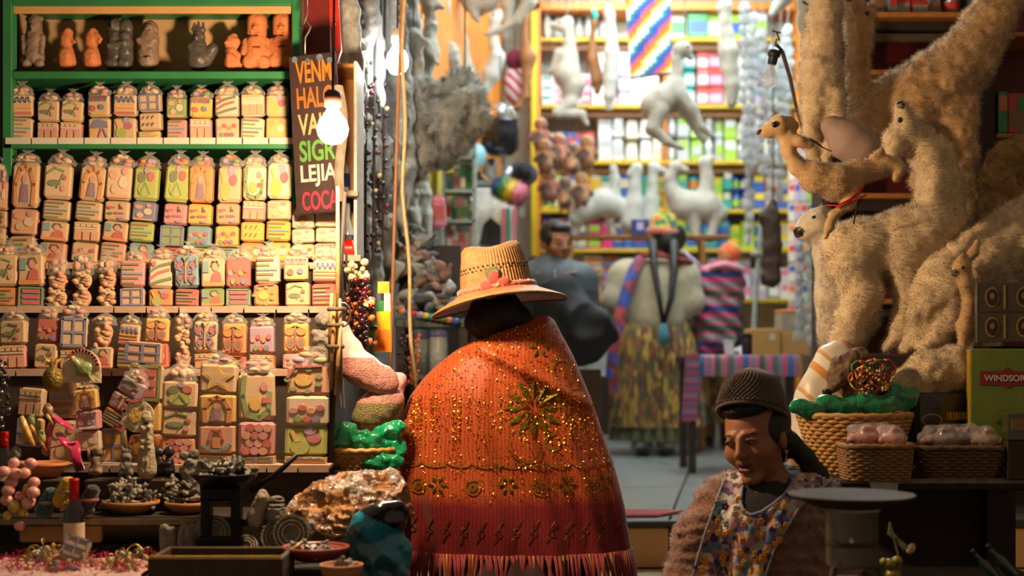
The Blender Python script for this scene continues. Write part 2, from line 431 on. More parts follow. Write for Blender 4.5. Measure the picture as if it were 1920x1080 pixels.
for i in range(-3, 3):
    for j in range(0, 4):
        x0 = .617 + i * tw; y0 = 5.575 + j * tl; g = .006
        def tp(x, y): return (x + sk * (y - 5.575), y)
        a, b, c, d_ = tp(x0 + g, y0 + g), tp(x0 + tw - g, y0 + g), tp(x0 + tw - g, min(y0 + tl - g, 10.85)), tp(x0 + g, min(y0 + tl - g, 10.85))
        t = .012 + .0006 * ((i * 7 + j * 3) % 3)
        MB().add([p + (PF - .012,) for p in (a, b, c, d_)] + [p + (PF - .012 + t,) for p in (a, b, c, d_)],
                 [(4, 5, 6, 7), (0, 1, 5, 4), (1, 2, 6, 5), (2, 3, 7, 6), (3, 0, 4, 7)]).build('tile', m_tile, fl)
# step edge and riser tiles
ed = st('trim_1', MB().box((.75, 5.565, PF - .012), (4.9, .05, .026), bev=.004), m_nose)
rw = .42
for i in range(-4, 6):
    MB().box((.617 + (i + .5) * rw, 5.57, PF - .105), (rw - .012, .03, .155), bev=.003).build('riser_tile', m_rise, ed)
st('floor_lower', MB().box((.75, 5.2, PF - .29), (4.9, .76, .2), bev=.004), M('pale lower step', '#b9a07c', .5, scale=5))
# walls and ceiling
def wallquad(name, x0, d0, x1, d1, z0, z1, mat, th=.05, side=-1):
    nx, ny = (d1 - d0), -(x1 - x0); l = math.hypot(nx, ny); nx, ny = nx / l * th * side, ny / l * th * side
    vs = [(x0, d0, z0), (x1, d1, z0), (x1, d1, z1), (x0, d0, z1), (x0 + nx, d0 + ny, z0), (x1 + nx, d1 + ny, z0), (x1 + nx, d1 + ny, z1), (x0 + nx, d0 + ny, z1)]
    return st(name, MB().add(vs, [(0, 1, 2, 3), (7, 6, 5, 4), (0, 4, 5, 1), (1, 5, 6, 2), (2, 6, 7, 3), (3, 7, 4, 0)]), mat)
wallquad('wall_left', wl(5.0) - .12, 5.0, wl(BK) - .12, BK, 0, CEIL, m_plaster)
wallquad('wall_right', wr(5.75) + .12, 5.75, wr(BK) + .12, BK, 0, CEIL, m_plaster, side=1)
wallquad('wall_back', wl(BK) - .3, BK, wr(BK) + .3, BK, 0, CEIL, M('cream back wall', '#cfc6ae', .8), side=-1)
m_street = M('dark street facade', '#4a4038', .9, bump=.4, scale=6)
wallquad('wall_street_left', -6.5, 5.08, wl(5.0) - .16, 5.08, 0, 4.8, m_street)
wallquad('wall_street_right', wr(5.75) + .18, 5.80, 6.5, 5.80, 0, 4.8, m_street)
wallquad('trim_2', wl(6.7) - .11, 6.7, wl(10.3) - .11, 10.3, 2.35, CEIL - .1, m_orange, th=.02, side=1)
wallquad('trim_3', wl(6.4) - .11, 6.4, wl(8.2) - .11, 8.2, 1.9, 2.34, m_yellow, th=.02, side=1)
st('ceiling', MB().box((.7, 8.1, CEIL + .04), (4.8, 5.6, .08)), M('white ceiling', '#d8d8d0', .8))
# fluorescent fittings under the shop ceiling
m_tube = bpy.data.materials.new('fluorescent tube'); m_tube.use_nodes = True
_n = m_tube.node_tree.nodes; _n.clear(); _e = _n.new('ShaderNodeEmission'); _e.inputs[0].default_value = (.83, .95, 1, 1); _e.inputs[1].default_value = TUBE_COOL
_o = _n.new('ShaderNodeOutputMaterial'); m_tube.node_tree.links.new(_e.outputs[0], _o.inputs[0])
for q, (x, d) in enumerate(((.45, 6.4), (1.2, 6.9), (.6, 8.1), (1.45, 8.4), (.9, 9.6))):
    t = thing('fluorescent_lamp', 'twin fluorescent tube lamp under the shop ceiling, ' + ORD[q] + ' from the street', 'lamp', (x, d, CEIL - .16), group='shop ceiling lamps')
    MB().box((0, 0, .13), (1.25, .16, .06), bev=.01).build('housing', M('white enamel', '#e8e8e4', .4), t)
    for s in (-1, 1):
        tb = MB().tube([(-.6, s * .045, .07), (.6, s * .045, .07)], .019, 10).build('tube', m_tube, t, True)
        for e in (-1, 1): MB().box((e * .61, s * .045, .08), (.02, .03, .06)).build('tube_holder', M('white enamel'), tb)
# ------------------------------------------------------------------ sweets stall on the left
m_green = M('green painted wood', '#26683a', .5, var=.12, scale=10, bump=.05); m_ply = M('warm plywood', '#b98a54', .6, var=.12, scale=6, bump=.05)
m_paper = M('white paper strip', '#b8ad9a', .7, var=.05); m_pinkpaper = M('pinkish shelf paper', '#b08e78', .75, var=.08)
m_dark = M('dark stained wood', '#2b211a', .6, var=.2, bump=.1); m_back = M('brown board', '#b08a60', .8, var=.15, scale=5)
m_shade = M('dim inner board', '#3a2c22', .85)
DS = 4.56
def zpx(y, d): return ZC - (y - HZ) * d / F
def xpx(x, d): return (x - 960) * d / F
cab = thing('display_cabinet', 'green framed wooden display cabinet holding clay idols and wrapped sugar tablets', 'cabinet', W(280, 700, DS + .15))
cb = cab.location
def cbox(name, x0, x1, y0, y1, d0, d1, mat, parent=cab, bev=.003):
    p, q = W(x0, y1, d0), W(x1, y0, d0)
    return MB().box(((p.x + q.x) / 2 - cb.x, (d0 + d1) / 2 - cb.y, (p.z + q.z) / 2 - cb.z), (q.x - p.x, d1 - d0, q.z - p.z), bev=bev).build(name, mat, parent)
cbox('post', 4, 22, -140, 330, DS - .02, DS + .03, m_green)
cbox('post', 547, 562, -140, 385, DS - .02, DS + .03, m_green)
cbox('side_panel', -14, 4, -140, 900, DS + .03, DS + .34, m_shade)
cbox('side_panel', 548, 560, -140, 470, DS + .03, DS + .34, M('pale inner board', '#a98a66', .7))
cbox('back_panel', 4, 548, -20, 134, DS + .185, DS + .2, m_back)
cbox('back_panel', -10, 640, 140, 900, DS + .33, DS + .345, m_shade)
cbox('top_board', 22, 548, -6, 9, DS - .02, DS + .33, m_green)
cbox('lining_board', 22, 548, 9, 24, DS + .0, DS + .02, m_ply)
cbox('shelf_board', 22, 548, 133, 147, DS - .02, DS + .33, m_green)
cbox('shelf_board', 5, 553, 268, 279, DS - .02, DS + .33, m_green)
for i in range(11):
    x = 10 + i * 49.5
    cbox('price_strip', x, x + 47, 258, 270, DS - .026, DS - .021, m_paper, bev=.0)
# stepped tiers covered with paper, in front of the cabinet
tiers = []
for nm, x0, x1, y, d0, d1, lab in (('display_tier', -30, 640, 492, 4.42, 4.53, 'highest paper covered display step under the long sugar stacks'),
                                   ('display_tier', -30, 640, 574, 4.29, 4.42, 'middle paper covered display step with white front strips'),
                                   ('display_tier', -30, 630, 692, 4.13, 4.29, 'low paper covered display step behind the big wrapped sweets'),
                                   ('display_tier', -30, 618, 872, 3.96, 4.13, 'lowest broad display step carrying the largest wrapped tablets')):
    p, q = W(x0, y, d0), W(x1, y, d0); zb = .62
    t = thing(nm, lab, 'shelf', ((p.x + q.x) / 2, (d0 + d1) / 2, zb)); tiers.append(t)
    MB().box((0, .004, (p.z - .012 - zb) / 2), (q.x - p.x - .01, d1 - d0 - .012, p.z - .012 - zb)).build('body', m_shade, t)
    MB().box((0, 0, p.z - .006 - zb), (q.x - p.x, d1 - d0, .012), bev=.002).build('top_board', m_pinkpaper, t)
    n = 11; w = (q.x - p.x) / n
    for i in range(n): MB().box((-(q.x - p.x) / 2 + (i + .5) * w, -(d1 - d0) / 2 - .003, p.z - .010 - zb), (w * .95, .003, .020), rot=(R(rng.uniform(-4, 4)), 0, R(rng.uniform(-1, 1)))).build('paper_strip', m_pinkpaper, t)
# ---- clay idols on the top shelf
m_terra = M('terracotta clay', '#b4683a', .75, var=.15, scale=25, bump=.25); m_greyc = M('dark grey clay', '#4a423c', .45, var=.3, scale=25, bump=.3)
m_brownc = M('brown grey clay', '#7a6250', .6, var=.25, scale=25, bump=.3); m_stone = M('grey carved stone', '#6e665a', .7, var=.3, scale=50, bump=.4, bscale=120); m_black = M('black clay', '#1e1a18', .4, var=.3, bump=.2)
m_sand = M('pale sandstone', '#9a8a72', .8, var=.2, scale=60, bump=.4, bscale=160)
def figurine(name, label, x, y, d, prims, mat, group=None, cat='statue', h=None, rz=0, k=3., grooves=(), thick=.8):
    s = d / F; b = Blob(k * s)
    for p in prims:
        if p[0] == 'c': b.cap((p[1] * s, (p[7] if len(p) > 7 else 0) * s, p[2] * s), (p[3] * s, (p[8] if len(p) > 8 else 0) * s, p[4] * s), p[5] * s, p[6] * s)
        else: b.ell((p[1] * s, (p[5] if len(p) > 5 else 0) * s, p[2] * s), (p[3] * s, min(p[3], p[4]) * thick * s if p[0] == 'e' else p[3] * s, p[4] * s), sub=p[0] == 'x', k=k * s * .5)
    me = b.mesh(name, (h or 1.6) * s, mat, disp=lambda G: 1.1 * s * vnoise(G, .16 / s, 4) + .7 * s * np.abs(vnoise(G, .33 / s, 6))); o = inst(name, me); lo = min(v.co.z for v in me.vertices)
    for v in me.vertices: v.co.z -= lo
    o.location = W(x, y, d); o.rotation_euler = (0, 0, R(rz)); tag(o, label, cat, group); return o
G1 = 'clay idols on the top shelf'
figurine('clay_idol', 'tall grey-brown clay idol with round feet at the far end of the top shelf', 63, 133, DS + .09, [('c', 0, 25, 2, 62, 19, 16), ('c', 2, 70, 2, 92, 15, 13), ('e', 2, 96, 17, 8), ('c', -12, 8, -12, 10, 9, 9, -8, -8), ('c', 14, 8, 14, 10, 9, 9, -8, -8), ('c', -17, 60, -16, 30, 6, 5, -6, -10), ('c', 19, 60, 18, 30, 6, 5, -6, -10), ('e', 2, 76, 4, 7, -16)], m_brownc, G1)
bird = [('c', 0, 10, 0, 28, 17, 13), ('c', -2, 36, 0, 48, 10, 12), ('c', 0, 54, 2, 64, 11, 9), ('c', 8, 50, 17, 44, 5, 3, -4, -8), ('e', -8, 58, 7, 9), ('c', 0, 12, 0, 20, 14, 14, -4, -6), ('x', 2, 20, 1.5, 12, -16)]
figurine('clay_idol', 'small orange clay bust with hooked nose, nearer the grey-brown idol', 125, 133, DS + .08, bird, m_terra, G1)
figurine('clay_idol', 'small orange clay bust with hooked nose, beside the dark twin idol', 172, 133, DS + .08, [p for p in bird] + [('c', 10, 58, 20, 50, 5, 3, -4, -8)], m_terra, G1)
figurine('clay_idol', 'dark glossy clay idol of two embracing figures', 224, 133, DS + .09, [('c', -9, 20, -9, 60, 15, 14), ('c', 11, 20, 11, 60, 15, 14), ('e', -10, 78, 14, 17), ('e', 12, 78, 13, 17), ('c', -16, 40, 12, 46, 6, 6, -12, -12), ('c', -14, 8, -8, 8, 12, 12, -6, -6), ('c', 14, 8, 8, 8, 12, 12, -6, -6), ('e', -10, 80, 4, 8, -14), ('x', 1, 78, 3, 16, -12)], m_greyc, G1)
figurine('clay_idol', 'grey-brown clay idol wrapped like a mummy with hooded head', 277, 133, DS + .09, [('c', 0, 16, 2, 55, 20, 19), ('e', 4, 72, 16, 18), ('e', 5, 70, 9, 12, -11), ('c', -14, 50, 8, 30, 5, 5, -14, -16), ('c', 16, 50, -4, 34, 5, 5, -14, -16), ('x', 4, 70, 7, 2, -20), ('x', 0, 20, 14, 1.5, -20)], m_brownc, G1)
figurine('clay_idol', 'dark clay seated king idol with small crown and bundle', 376, 133, DS + .06, [('c', -4, 12, -4, 36, 22, 15), ('e', -4, 54, 12, 13), ('c', 10, 14, 24, 32, 14, 10), ('c', -12, 68, -12, 80, 4, 2), ('c', -4, 68, -4, 82, 4, 2), ('c', 5, 68, 5, 79, 4, 2), ('c', -12, 66, 5, 66, 4, 4), ('e', -5, 50, 4, 5, -11), ('c', -18, 34, -14, 16, 6, 6, -8, -12)], m_greyc, G1)
figurine('clay_idol', 'little orange clay figure with round head beside the large idol', 436, 133, DS + .06, [('c', -2, 12, -2, 32, 14, 11), ('e', 0, 50, 15, 13), ('c', -4, 60, 4, 63, 5, 5), ('c', 12, 8, 14, 28, 8, 6), ('e', -8, 48, 5, 4, -10), ('c', -6, 24, 4, 20, 4, 4, -10, -11)], m_terra, G1)
big = [('c', -12, 10, -12, 14, 14, 12, -12, -8), ('c', 14, 10, 14, 14, 14, 12, -12, -8), ('c', 0, 24, 0, 48, 25, 20), ('c', -20, 50, -22, 28, 7, 7, -4, -12), ('c', 20, 50, 22, 28, 7, 7, -4, -12), ('c', 0, 68, 0, 88, 18, 19), ('c', 0, 94, 0, 101, 17, 12), ('e', 0, 104, 5, 6), ('c', 0, 76, 0, 72, 4, 5, -18, -20), ('x', -8, 80, 4, 2, -20), ('x', 8, 80, 4, 2, -20), ('x', 0, 66, 7, 1.6, -20), ('x', 0, 60, 26, 1.5, -22), ('x', 0, 38, 12, 1.5, -25)]
figurine('clay_idol', 'big orange clay seated idol with tall cap and thick legs', 482, 133, DS + .06, big, m_terra, G1)
figurine('clay_idol', 'orange clay seated idol half shaded by the green cabinet post', 530, 133, DS + .09, big, m_terra, G1)
# ---- wrapped sugar tablets
PAL = dict(cream='#e0ba8c', white='#ecd6b4', pink='#e58a94', red='#cf3440', orange='#ee8a34', yellow='#eebb36', green='#57963f', dkgreen='#2b6136', blue='#446aa6', teal='#479aa4', brown='#7b4a30', black='#281e20', lime='#a3bb3a', peach='#e8a27a', magenta='#c2356e', lilac='#a890b8', grey='#8b8880')
def pal(n): return M('sugar ' + n, tuple(.72 * (c * .72 + e * .28) for c, e in zip(srgb(PAL[n]), srgb('#e0b890'))), .45, var=.22, scale=45, bump=.4, bscale=70, coat=1., cbump=.8)
def circ(x, z, r, n=12, ry=None): return [(x + r * cos(2 * pi * i / n), z + (ry or r) * sin(2 * pi * i / n)) for i in range(n)]
def star(x, z, r, r2=.45, n=5): return [(x + (r if i % 2 == 0 else r * r2) * cos(pi / 2 + pi * i / n), z + (r if i % 2 == 0 else r * r2) * sin(pi / 2 + pi * i / n)) for i in range(2 * n)]
def rect(x0, z0, x1, z1): return [(x0, z0), (x1, z0), (x1, z1), (x0, z1)]
def squig(y, n, a): return [(-.4 + .8 * i / n, y + (a if i % 2 else -a)) for i in range(n + 1)]
def motif(name):
    """list of (polygon or line, colour, line width or None)"""
    P = []
    if name == 'house': P = [(rect(-.42, .62, .42, .7), 'white', 0), (rect(-.42, .86, .42, .95), 'yellow', 0)] + [(rect(-.4 + i * .21, .74, -.24 + i * .21, .85), 'white', 0) for i in range(4)] + [(rect(-.4 + i * .3, .08, -.16 + i * .3, .5), 'peach', 0) for i in range(3)]
    elif name == 'butterfly':
        for s in (-1, 1):
            P += [([(s * .04, .52), (s * .2, .8), (s * .4, .86), (s * .42, .64), (s * .22, .54), (s * .04, .52)], 'blue', .06), (circ(s * .27, .7, .1), 'red', 0), ([(s * .04, .46), (s * .24, .46), (s * .36, .3), (s * .26, .14), (s * .1, .28), (s * .04, .46)], 'blue', .06), (circ(s * .22, .32, .08), 'red', 0)]
        P += [(rect(-.04, .18, .04, .8), 'orange', 0), ([(-.12, .94), (0, .78), (.12, .94)], 'brown', .03)]
    elif name == 'wings':
        for s in (-1, 1): P += [(circ(s * .22, .7, .19, 10, .13), 'orange', 0), (circ(s * .2, .34, .17, 10, .2), 'red', 0), (circ(s * .2, .33, .1, 8, .12), 'dkgreen', 0), ([(s * .03, .9), (s * .3, .8)], 'lime', .04)]
        P += [(rect(-.035, .1, .035, .85), 'brown', 0)]
    elif name == 'star': P = [(star(0, .5, .46), 'yellow', 0), (star(0, .5, .3), 'cream', 0)]
    elif name == 'coins': P = [(circ(-.22 + .22 * i + (.1 if j % 2 else 0) - .04, .16 + j * .22, .12, 10), ('red', 'pink', 'peach')[(i + j) % 3], 0) for i in range(3) for j in range(4)]
    elif name == 'car': P = [(rect(-.36, .62, -.06, .7), 'red', 0), (circ(-.28, .6, .05), 'brown', 0), ([(.14, .82), (.14, .6), (.2, .7), (.24, .6)], 'black', .04), (rect(-.05, .34, .3, .44), 'magenta', 0), (circ(-.22, .36, .1, 10, .06), 'dkgreen', 0), (circ(.2, .16, .13, 10, .07), 'lilac', 0)]
    elif name == 'person': P = [(rect(-.42, .06, .42, .22), 'orange', 0), (circ(.1, .68, .14), 'peach', 0), ([(-.05, .7), (0, .84), (.16, .84), (.24, .7)], 'black', .07), ([(-.1, .2), (.34, .2), (.3, .48), (.14, .56), (.0, .46)], 'red', 0), (rect(-.4, .5, -.16, .86), 'teal', 0)]
    elif name == 'leaf': P = [(circ(-.1, .44, .24, 10, .1), 'dkgreen', 0), ([(-.36, .7), (-.1, .86), (.2, .78)], 'green', .06), (circ(.24, .6, .07), 'red', 0), (circ(.2, .3, .08), 'pink', 0), ([(.0, .3), (.2, .7)], 'green', .03)]
    elif name == 'stripes': P = [(rect(-.42, .1, .42, .2), 'red', 0), (rect(-.42, .3, .42, .38), 'orange', 0), (rect(-.42, .46, .42, .52), 'yellow', 0), (squig(.72, 8, .1), 'blue', .07)]
    elif name == 'arch': P = [([(-.3, .08), (-.32, .5), (-.18, .82), (0, .9), (.18, .82), (.32, .5), (.3, .08)], 'orange', .12), (circ(0, .6, .1), 'peach', 0), ([(-.16, .12), (.16, .12), (.1, .5), (-.1, .5)], 'blue', 0), (rect(-.05, .15, .05, .45), 'red', 0)]
    elif name == 'frame': P = [([(-.4, .1), (.4, .1), (.4, .9), (-.4, .9), (-.4, .1)], 'blue', .09), ([(0, .1), (0, .9)], 'blue', .08), ([(-.4, .5), (.4, .5)], 'blue', .08)]
    elif name == 'shutter': P = [([(-.43, .05), (.43, .05), (.43, .95), (-.43, .95), (-.43, .05)], 'green', .08)] + [(rect(-.32, .12 + .28 * i, .32, .3 + .28 * i), 'red', 0) for i in range(3)]
    elif name == 'lines': P = [(rect(-.4, .12 + .17 * i, .1 + .3 * ((i * 7) % 3) / 2, .2 + .17 * i), ('green', 'brown', 'teal')[i % 3], 0) for i in range(5)]
    elif name == 'letters': P = [([(-.38 + .16 * i, .68), (-.34 + .16 * i, .86), (-.26 + .16 * i, .86), (-.3 + .16 * i, .68)], ('blue', 'red')[i % 2], .045) for i in range(5)] + [(circ(-.22, .36, .13), 'red', 0), (circ(.16, .4, .12), 'blue', 0), (rect(-.3, .08, .34, .18), 'yellow', 0)]
    elif name == 'blue scene': P = [([(-.4, .5), (-.2, .86), (.05, .9), (.36, .8), (.42, .52)], 'blue', 0), (rect(-.38, .1, -.12, .44), 'yellow', 0), ([(.0, .12), (.12, .46)], 'red', .07), ([(.36, .1), (.22, .46)], 'blue', .07)]
    elif name == 'chili': P = [([(-.4, .3), (-.1, .5), (.3, .62)], 'red', .1), ([(-.4, .55), (-.05, .74), (.36, .84)], 'dkgreen', .1), ([(-.36, .12), (0, .24), (.4, .34)], 'dkgreen', .1), (circ(-.28, .8, .09), 'red', 0)]
    elif name == 'sprout': P = [(circ(0, .34, .3, 10, .22), 'lime', 0), (circ(-.16, .66, .16, 9), 'dkgreen', 0), (circ(.2, .7, .14, 9), 'red', 0), (circ(.02, .86, .1, 8), 'lilac', 0), ([(-.2, .2), (0, .5), (.2, .2)], 'green', .05)]
    elif name == 'radish': P = [(circ(.18, .6, .17, 9), 'magenta', 0), (circ(-.12, .3, .22, 10, .26), 'lime', 0), (circ(.1, .84, .14, 9), 'lilac', 0), ([(-.2, .5), (-.3, .8)], 'yellow', .1)]
    elif name == 'horseshoe': P = [([(-.3, .9), (-.36, .5), (-.26, .14), (.06, .06), (.3, .2), (.34, .56)], 'green', .13), (circ(.2, .7, .1), 'pink', 0), (rect(.14, .36, .36, .48), 'red', 0), (circ(-.04, .36, .16, 9), 'yellow', 0)]
    elif name == 'fruit': P = [(circ(-.1, .5, .2), 'yellow', 0)] + [(circ(-.1 + .36 * cos(a), .5 + .38 * sin(a), .08, 8), 'green', 0) for a in np.linspace(.3, 5.9, 7)] + [([(-.45, .6), (-.3, .94), (.3, .98)], 'red', .07)]
    elif name == 'moon': P = [([(-.34, .3), (-.16, .14), (.14, .14), (.34, .34)], 'teal', .1), ([(-.18, .5), (-.1, .8), (.1, .8), (.16, .5)], 'red', .08), (rect(-.1, .22, .1, .56), 'orange', 0)]
    elif name == 'ticks': P = [([(-.3 + .2 * i, .62), (-.22 + .2 * i, .78), (-.28 + .2 * i, .7)], 'brown', .04) for i in range(3)] + [([(-.3 + .2 * i, .24), (-.22 + .2 * i, .4), (-.28 + .2 * i, .32)], 'brown', .04) for i in range(3)]
    elif name == 'crowd': P = [(circ(-.3 + .2 * i, .5 + .1 * (i % 2), .1, 8), ('pink', 'red', 'orange', 'magenta')[i], 0) for i in range(4)] + [(circ(-.2 + .2 * i, .22, .1, 8), ('green', 'red', 'blue')[i], 0) for i in range(3)]
    elif name == '': P = [(circ(-.2, .7, .16, 9, .12), 'peach', 0), (circ(.18, .5, .17, 9), 'white', 0), (circ(-.12, .3, .14, 9), 'cream', 0), (circ(.2, .8, .1, 8), 'pink', 0), (rect(-.38, .06, .38, .14), 'peach', 0)]
    return P
TAB = {}
def tablet_mesh(base, mot):
    if (base, mot) in TAB: return TAB[base, mot]
    b = MB(); cols = [base]
    if mot == 'lumps':
        r_ = random.Random(len(TAB)); cols = [base, 'white', 'peach', 'cream']; b.ell((0, .2, .5), (.4, .17, .55), 10, 8)
        for i in range(16): b.ell((r_.uniform(-.3, .3), r_.uniform(.02, .16), i / 15), (r_.uniform(.1, .2), .1, r_.uniform(.08, .16)), 8, 6, r_.randint(0, 3))
        TAB[base, mot] = b.mesh('tablet', [pal(c) for c in cols], True); return TAB[base, mot]
    b.box((0, .2, .5), (.94, .4, .97), 0, bev=.085)
    for q, (pts, c, w) in enumerate(motif(mot)):
        if c not in cols: cols.append(c)
        mi = cols.index(c)
        if w: b.stroke(pts, w, -.03 - .004 * q, .02, mi)
        else:
            a = sum(pts[i][0] * pts[(i + 1) % len(pts)][1] - pts[(i + 1) % len(pts)][0] * pts[i][1] for i in range(len(pts)))
            b.prism(pts if a > 0 else pts[::-1], -.03 - .004 * q, .02, mi)
    TAB[base, mot] = b.mesh('tablet', [pal(c) for c in cols]); return TAB[base, mot]
m_film = film('clear wrapping film', (1, .97, .92), .8, .08)
CROWN = []; SWEET = []
for q in range(4):
    r_ = random.Random(q + 3); b = MB(); rings = []; n = 22
    for j, (rr, z) in enumerate(((.48, -.1), (.46, .1), (.42, .3), (.34, .5), (.2, .64), (.06, .72), (.05, .76), (.14, .88), (.22, .96))):
        rings.append([((rr * (1 + r_.uniform(-.22, .22) * (j > 0))) * cos(2 * pi * i / n), .2 + rr * .42 * (1 + r_.uniform(-.2, .2)) * sin(2 * pi * i / n), z + r_.uniform(-.05, .05)) for i in range(n)])
    b.loft(rings, caps=False); CROWN.append(b.mesh('wrapper', m_film))
    s = MB()
    for i in range(9):
        z_ = .05 + .55 * r_.random(); s.ell((r_.uniform(-.33, .33) * (1.05 - z_), .2 + r_.uniform(-.12, .08), z_), (r_.uniform(.1, .18), .12, r_.uniform(.12, .24)), 8, 6, r_.randint(0, 3))
    SWEET.append([s.mesh('sweets', [pal(c) for c in cs], True) for cs in (('white', 'cream', 'peach', 'pink'), ('cream', 'pink', 'white', 'red'), ('orange', 'red', 'lilac', 'green'))])
BAGN = [0]
def bag(x, yt, yb, w, d, tabs, lab, lean=0, back=0, sw=0, crown=.22, tx=0, grp=None, cat='sweet', nm='sugar_tablet_stack'):
    """a cellophane tube of sugar tablets standing on yb, tablets listed from the bottom"""
    q = BAGN[0]; BAGN[0] += 1
    s = d / F; t = thing(nm, lab, cat, W(x, yb, d), (R(-back), R(lean), R(tx)), grp)
    H = (yb - yt) * s; ch = H * crown if crown else 0; tot = sum(k[2] if len(k) > 2 else 1 for k in tabs); z = 0; dp = .034
    for k in tabs:
        hh = (H - ch) * (k[2] if len(k) > 2 else 1) / tot
        o = inst('tablet', tablet_mesh(k[0], k[1]), t, (rng.uniform(-1, 1) * s, rng.uniform(-2, 2) * s, z), (R(rng.uniform(-3, 3)), R(rng.uniform(-2.2, 2.2)), R(rng.uniform(-6, 6))), (w * s, dp / .4, hh * .985)); z += hh
    if crown:
        inst('sweets', SWEET[q % 4][sw], t, (0, 0, z - ch * .05), (0, 0, 0), (w * s, dp / .45, ch * .95))
        inst('wrapper', CROWN[(q * 3 + 1) % 4], t, (0, 0, z - ch * .02), (0, 0, 0), (w * s * 1.02, dp / .4, ch * 1.02))
    return t
def row(specs, yb, d, where, grp, back=0, ref='left'):
    for i, sp in enumerate(specs):
        x, yt, w, tabs = sp[:4]; o = sp[4] if len(sp) > 4 else {}
        lab = '%s %s %s sugar stack, %s from the left on the %s' % (o.pop('adj', 'wrapped'), tabs[-1][0], (tabs[-1][1] or 'plain'), ORD[i], where)
        bag(x, yt, o.pop('yb', yb), w, d, tabs, lab, back=back, grp=grp, **o)
T = lambda s: [tuple(x.split('/')[:2]) + ((float(x.split('/')[2]),) if x.count('/') > 1 else ()) for x in s.split(',')]
row([(38, 150, 47, T('cream/lines,cream/stripes')), (88, 164, 43, T('pink/house/.8,cream/leaf'), dict(lean=2)), (131, 164, 43, T('pink/house/.8,cream/leaf'), dict(lean=2)),
     (184, 151, 44, T('cream/blue scene,cream/letters')), (233, 150, 46, T('cream/radish,cream/stripes'), dict(lean=1)), (280, 150, 44, T('yellow/lines/.5,cream/ticks,cream/frame')),
     (329, 158, 40, T('pink/lines,green/')), (376, 157, 44, T('pink/house,yellow/letters'), dict(sw=2)), (425, 150, 46, T('cream/crowd,white/chili')), (472, 150, 46, T('white/lines,white/house')), (519, 150, 44, T('yellow/,cream/radish'))],
    262, DS, 'second shelf', 'sugar stacks on the second shelf')
row([(-2, 290, 22, T('peach/lines,cream/,cream/leaf,peach//1.75')), (38, 277, 54, T('cream/lines,peach/,cream/arch/1.75'), dict(crown=.1, lean=2)), (95, 274, 54, T('peach/person,cream/person,cream/lines,cream/leaf/1.75'), dict(crown=.13, lean=4.5)), (156, 279, 52, T('cream/crowd,cream/house,cream/lines,cream/arch/1.75'), dict(crown=.13, lean=5)),
     (208, 277, 50, T('peach/lines,cream/person,cream/car,cream//1.75'), dict(crown=.13, lean=5)), (260, 280, 48, T('teal/person,lime/lines,blue/,lime/sprout/1.75'), dict(crown=.13, lean=4.5, sw=2)), (318, 276, 47, T('red/lines/.7,green/frame,pink/car,lime/sprout/1.75'), dict(crown=.13, lean=4.5, sw=2)), (369, 279, 48, T('lime/lines/.7,teal/crowd,yellow/car,orange/arch/1.75'), dict(crown=.13, lean=2, sw=2)),
     (423, 278, 46, T('teal/lines/.7,yellow/crowd,peach/car,cream/radish/1.75'), dict(crown=.13, lean=2, sw=2)), (472, 278, 46, T('orange/,yellow/ticks,pink/house,white/horseshoe/1.75'), dict(crown=.13, lean=1)), (522, 277, 48, T('yellow/,yellow/lines,cream/,white/radish/1.75'), dict(crown=.12))],
    492, DS - .05, 'long row', 'long sugar stacks of the third row', back=3)
row([(568, 376, 44, T('cream/crowd,white/,white/moon')), (612, 372, 46, T('white/letters,white/,white/'))], 484, 4.47, 'pair below the sign', 'sugar stacks below the sign', back=2)
row([(8, 447, 48, T('orange/lines/.6,cream/leaf')), (56, 445, 50, T('blue/shutter/.6,cream/person')), (105, 466, 46, T('cream/lumps,peach/lumps'), dict(crown=.4)), (152, 464, 44, T('peach/lumps,cream/lumps'), dict(crown=.4)), (198, 468, 44, T('cream/lumps,peach/lumps'), dict(crown=.35)), (248, 461, 48, T('cream/frame/.7,pink/lines')),
     (300, 456, 47, T('orange/radish/.6,white/chili')), (350, 450, 47, T('red/lines/.55,teal/butterfly')), (399, 454, 47, T('green/person/.6,cream/person')), (447, 457, 48, T('blue/shutter/.6,red/crowd')), (500, 450, 48, T('orange/fruit/.8,white/lines')), (556, 452, 48, T('cream/leaf,cream/letters')), (608, 460, 48, T('red/lines,white/stripes'))],
    575, 4.33, 'middle step', 'sugar stacks on the middle step', back=2)
row([(22, 573, 54, T('pink/house,cream/leaf')), (83, 566, 46, T('cream/leaf,red/crowd'), dict(lean=3)), (135, 562, 52, T('cream/house/.6,cream/frame')), (188, 580, 46, T('cream/person,peach/lumps'), dict(lean=4)), (236, 582, 42, T('peach/lines,cream/stripes'), dict(lean=4)), (293, 567, 47, T('red/,yellow/wings')), (341, 575, 36, T('peach/lumps,cream/lumps'), dict(crown=.3)),
     (384, 574, 46, T('orange/house/.5,cream/butterfly')), (437, 580, 48, T('red/fruit/.4,orange/wings')), (490, 586, 50, T('orange/house/.5,lilac/crowd')), (554, 578, 50, T('pink/car/.5,yellow/wings'))],
    692, 4.17, 'low step', 'sugar stacks on the low step', back=2)
G6 = 'largest wrapped sweets at the front'
bag(331, 668, 872, 70, 4.0, T('orange/coins,cream/leaf,cream/sprout'), 'large wrapped sugar stack with orange coin tablet below green leaves', lean=3, sw=1, grp=G6)
bag(405, 655, 872, 74, 4.0, T('yellow/lines/.35,peach/moon,yellow/arch,cream/star'), 'large wrapped sugar stack with yellow star tablet on top', lean=1, sw=1, grp=G6, crown=.12)
bag(481, 663, 872, 72, 4.0, T('yellow/frame/.25,pink/coins,cream/horseshoe/1.4'), 'large wrapped sugar stack with green horseshoe over pink coins', grp=G6, crown=.16)
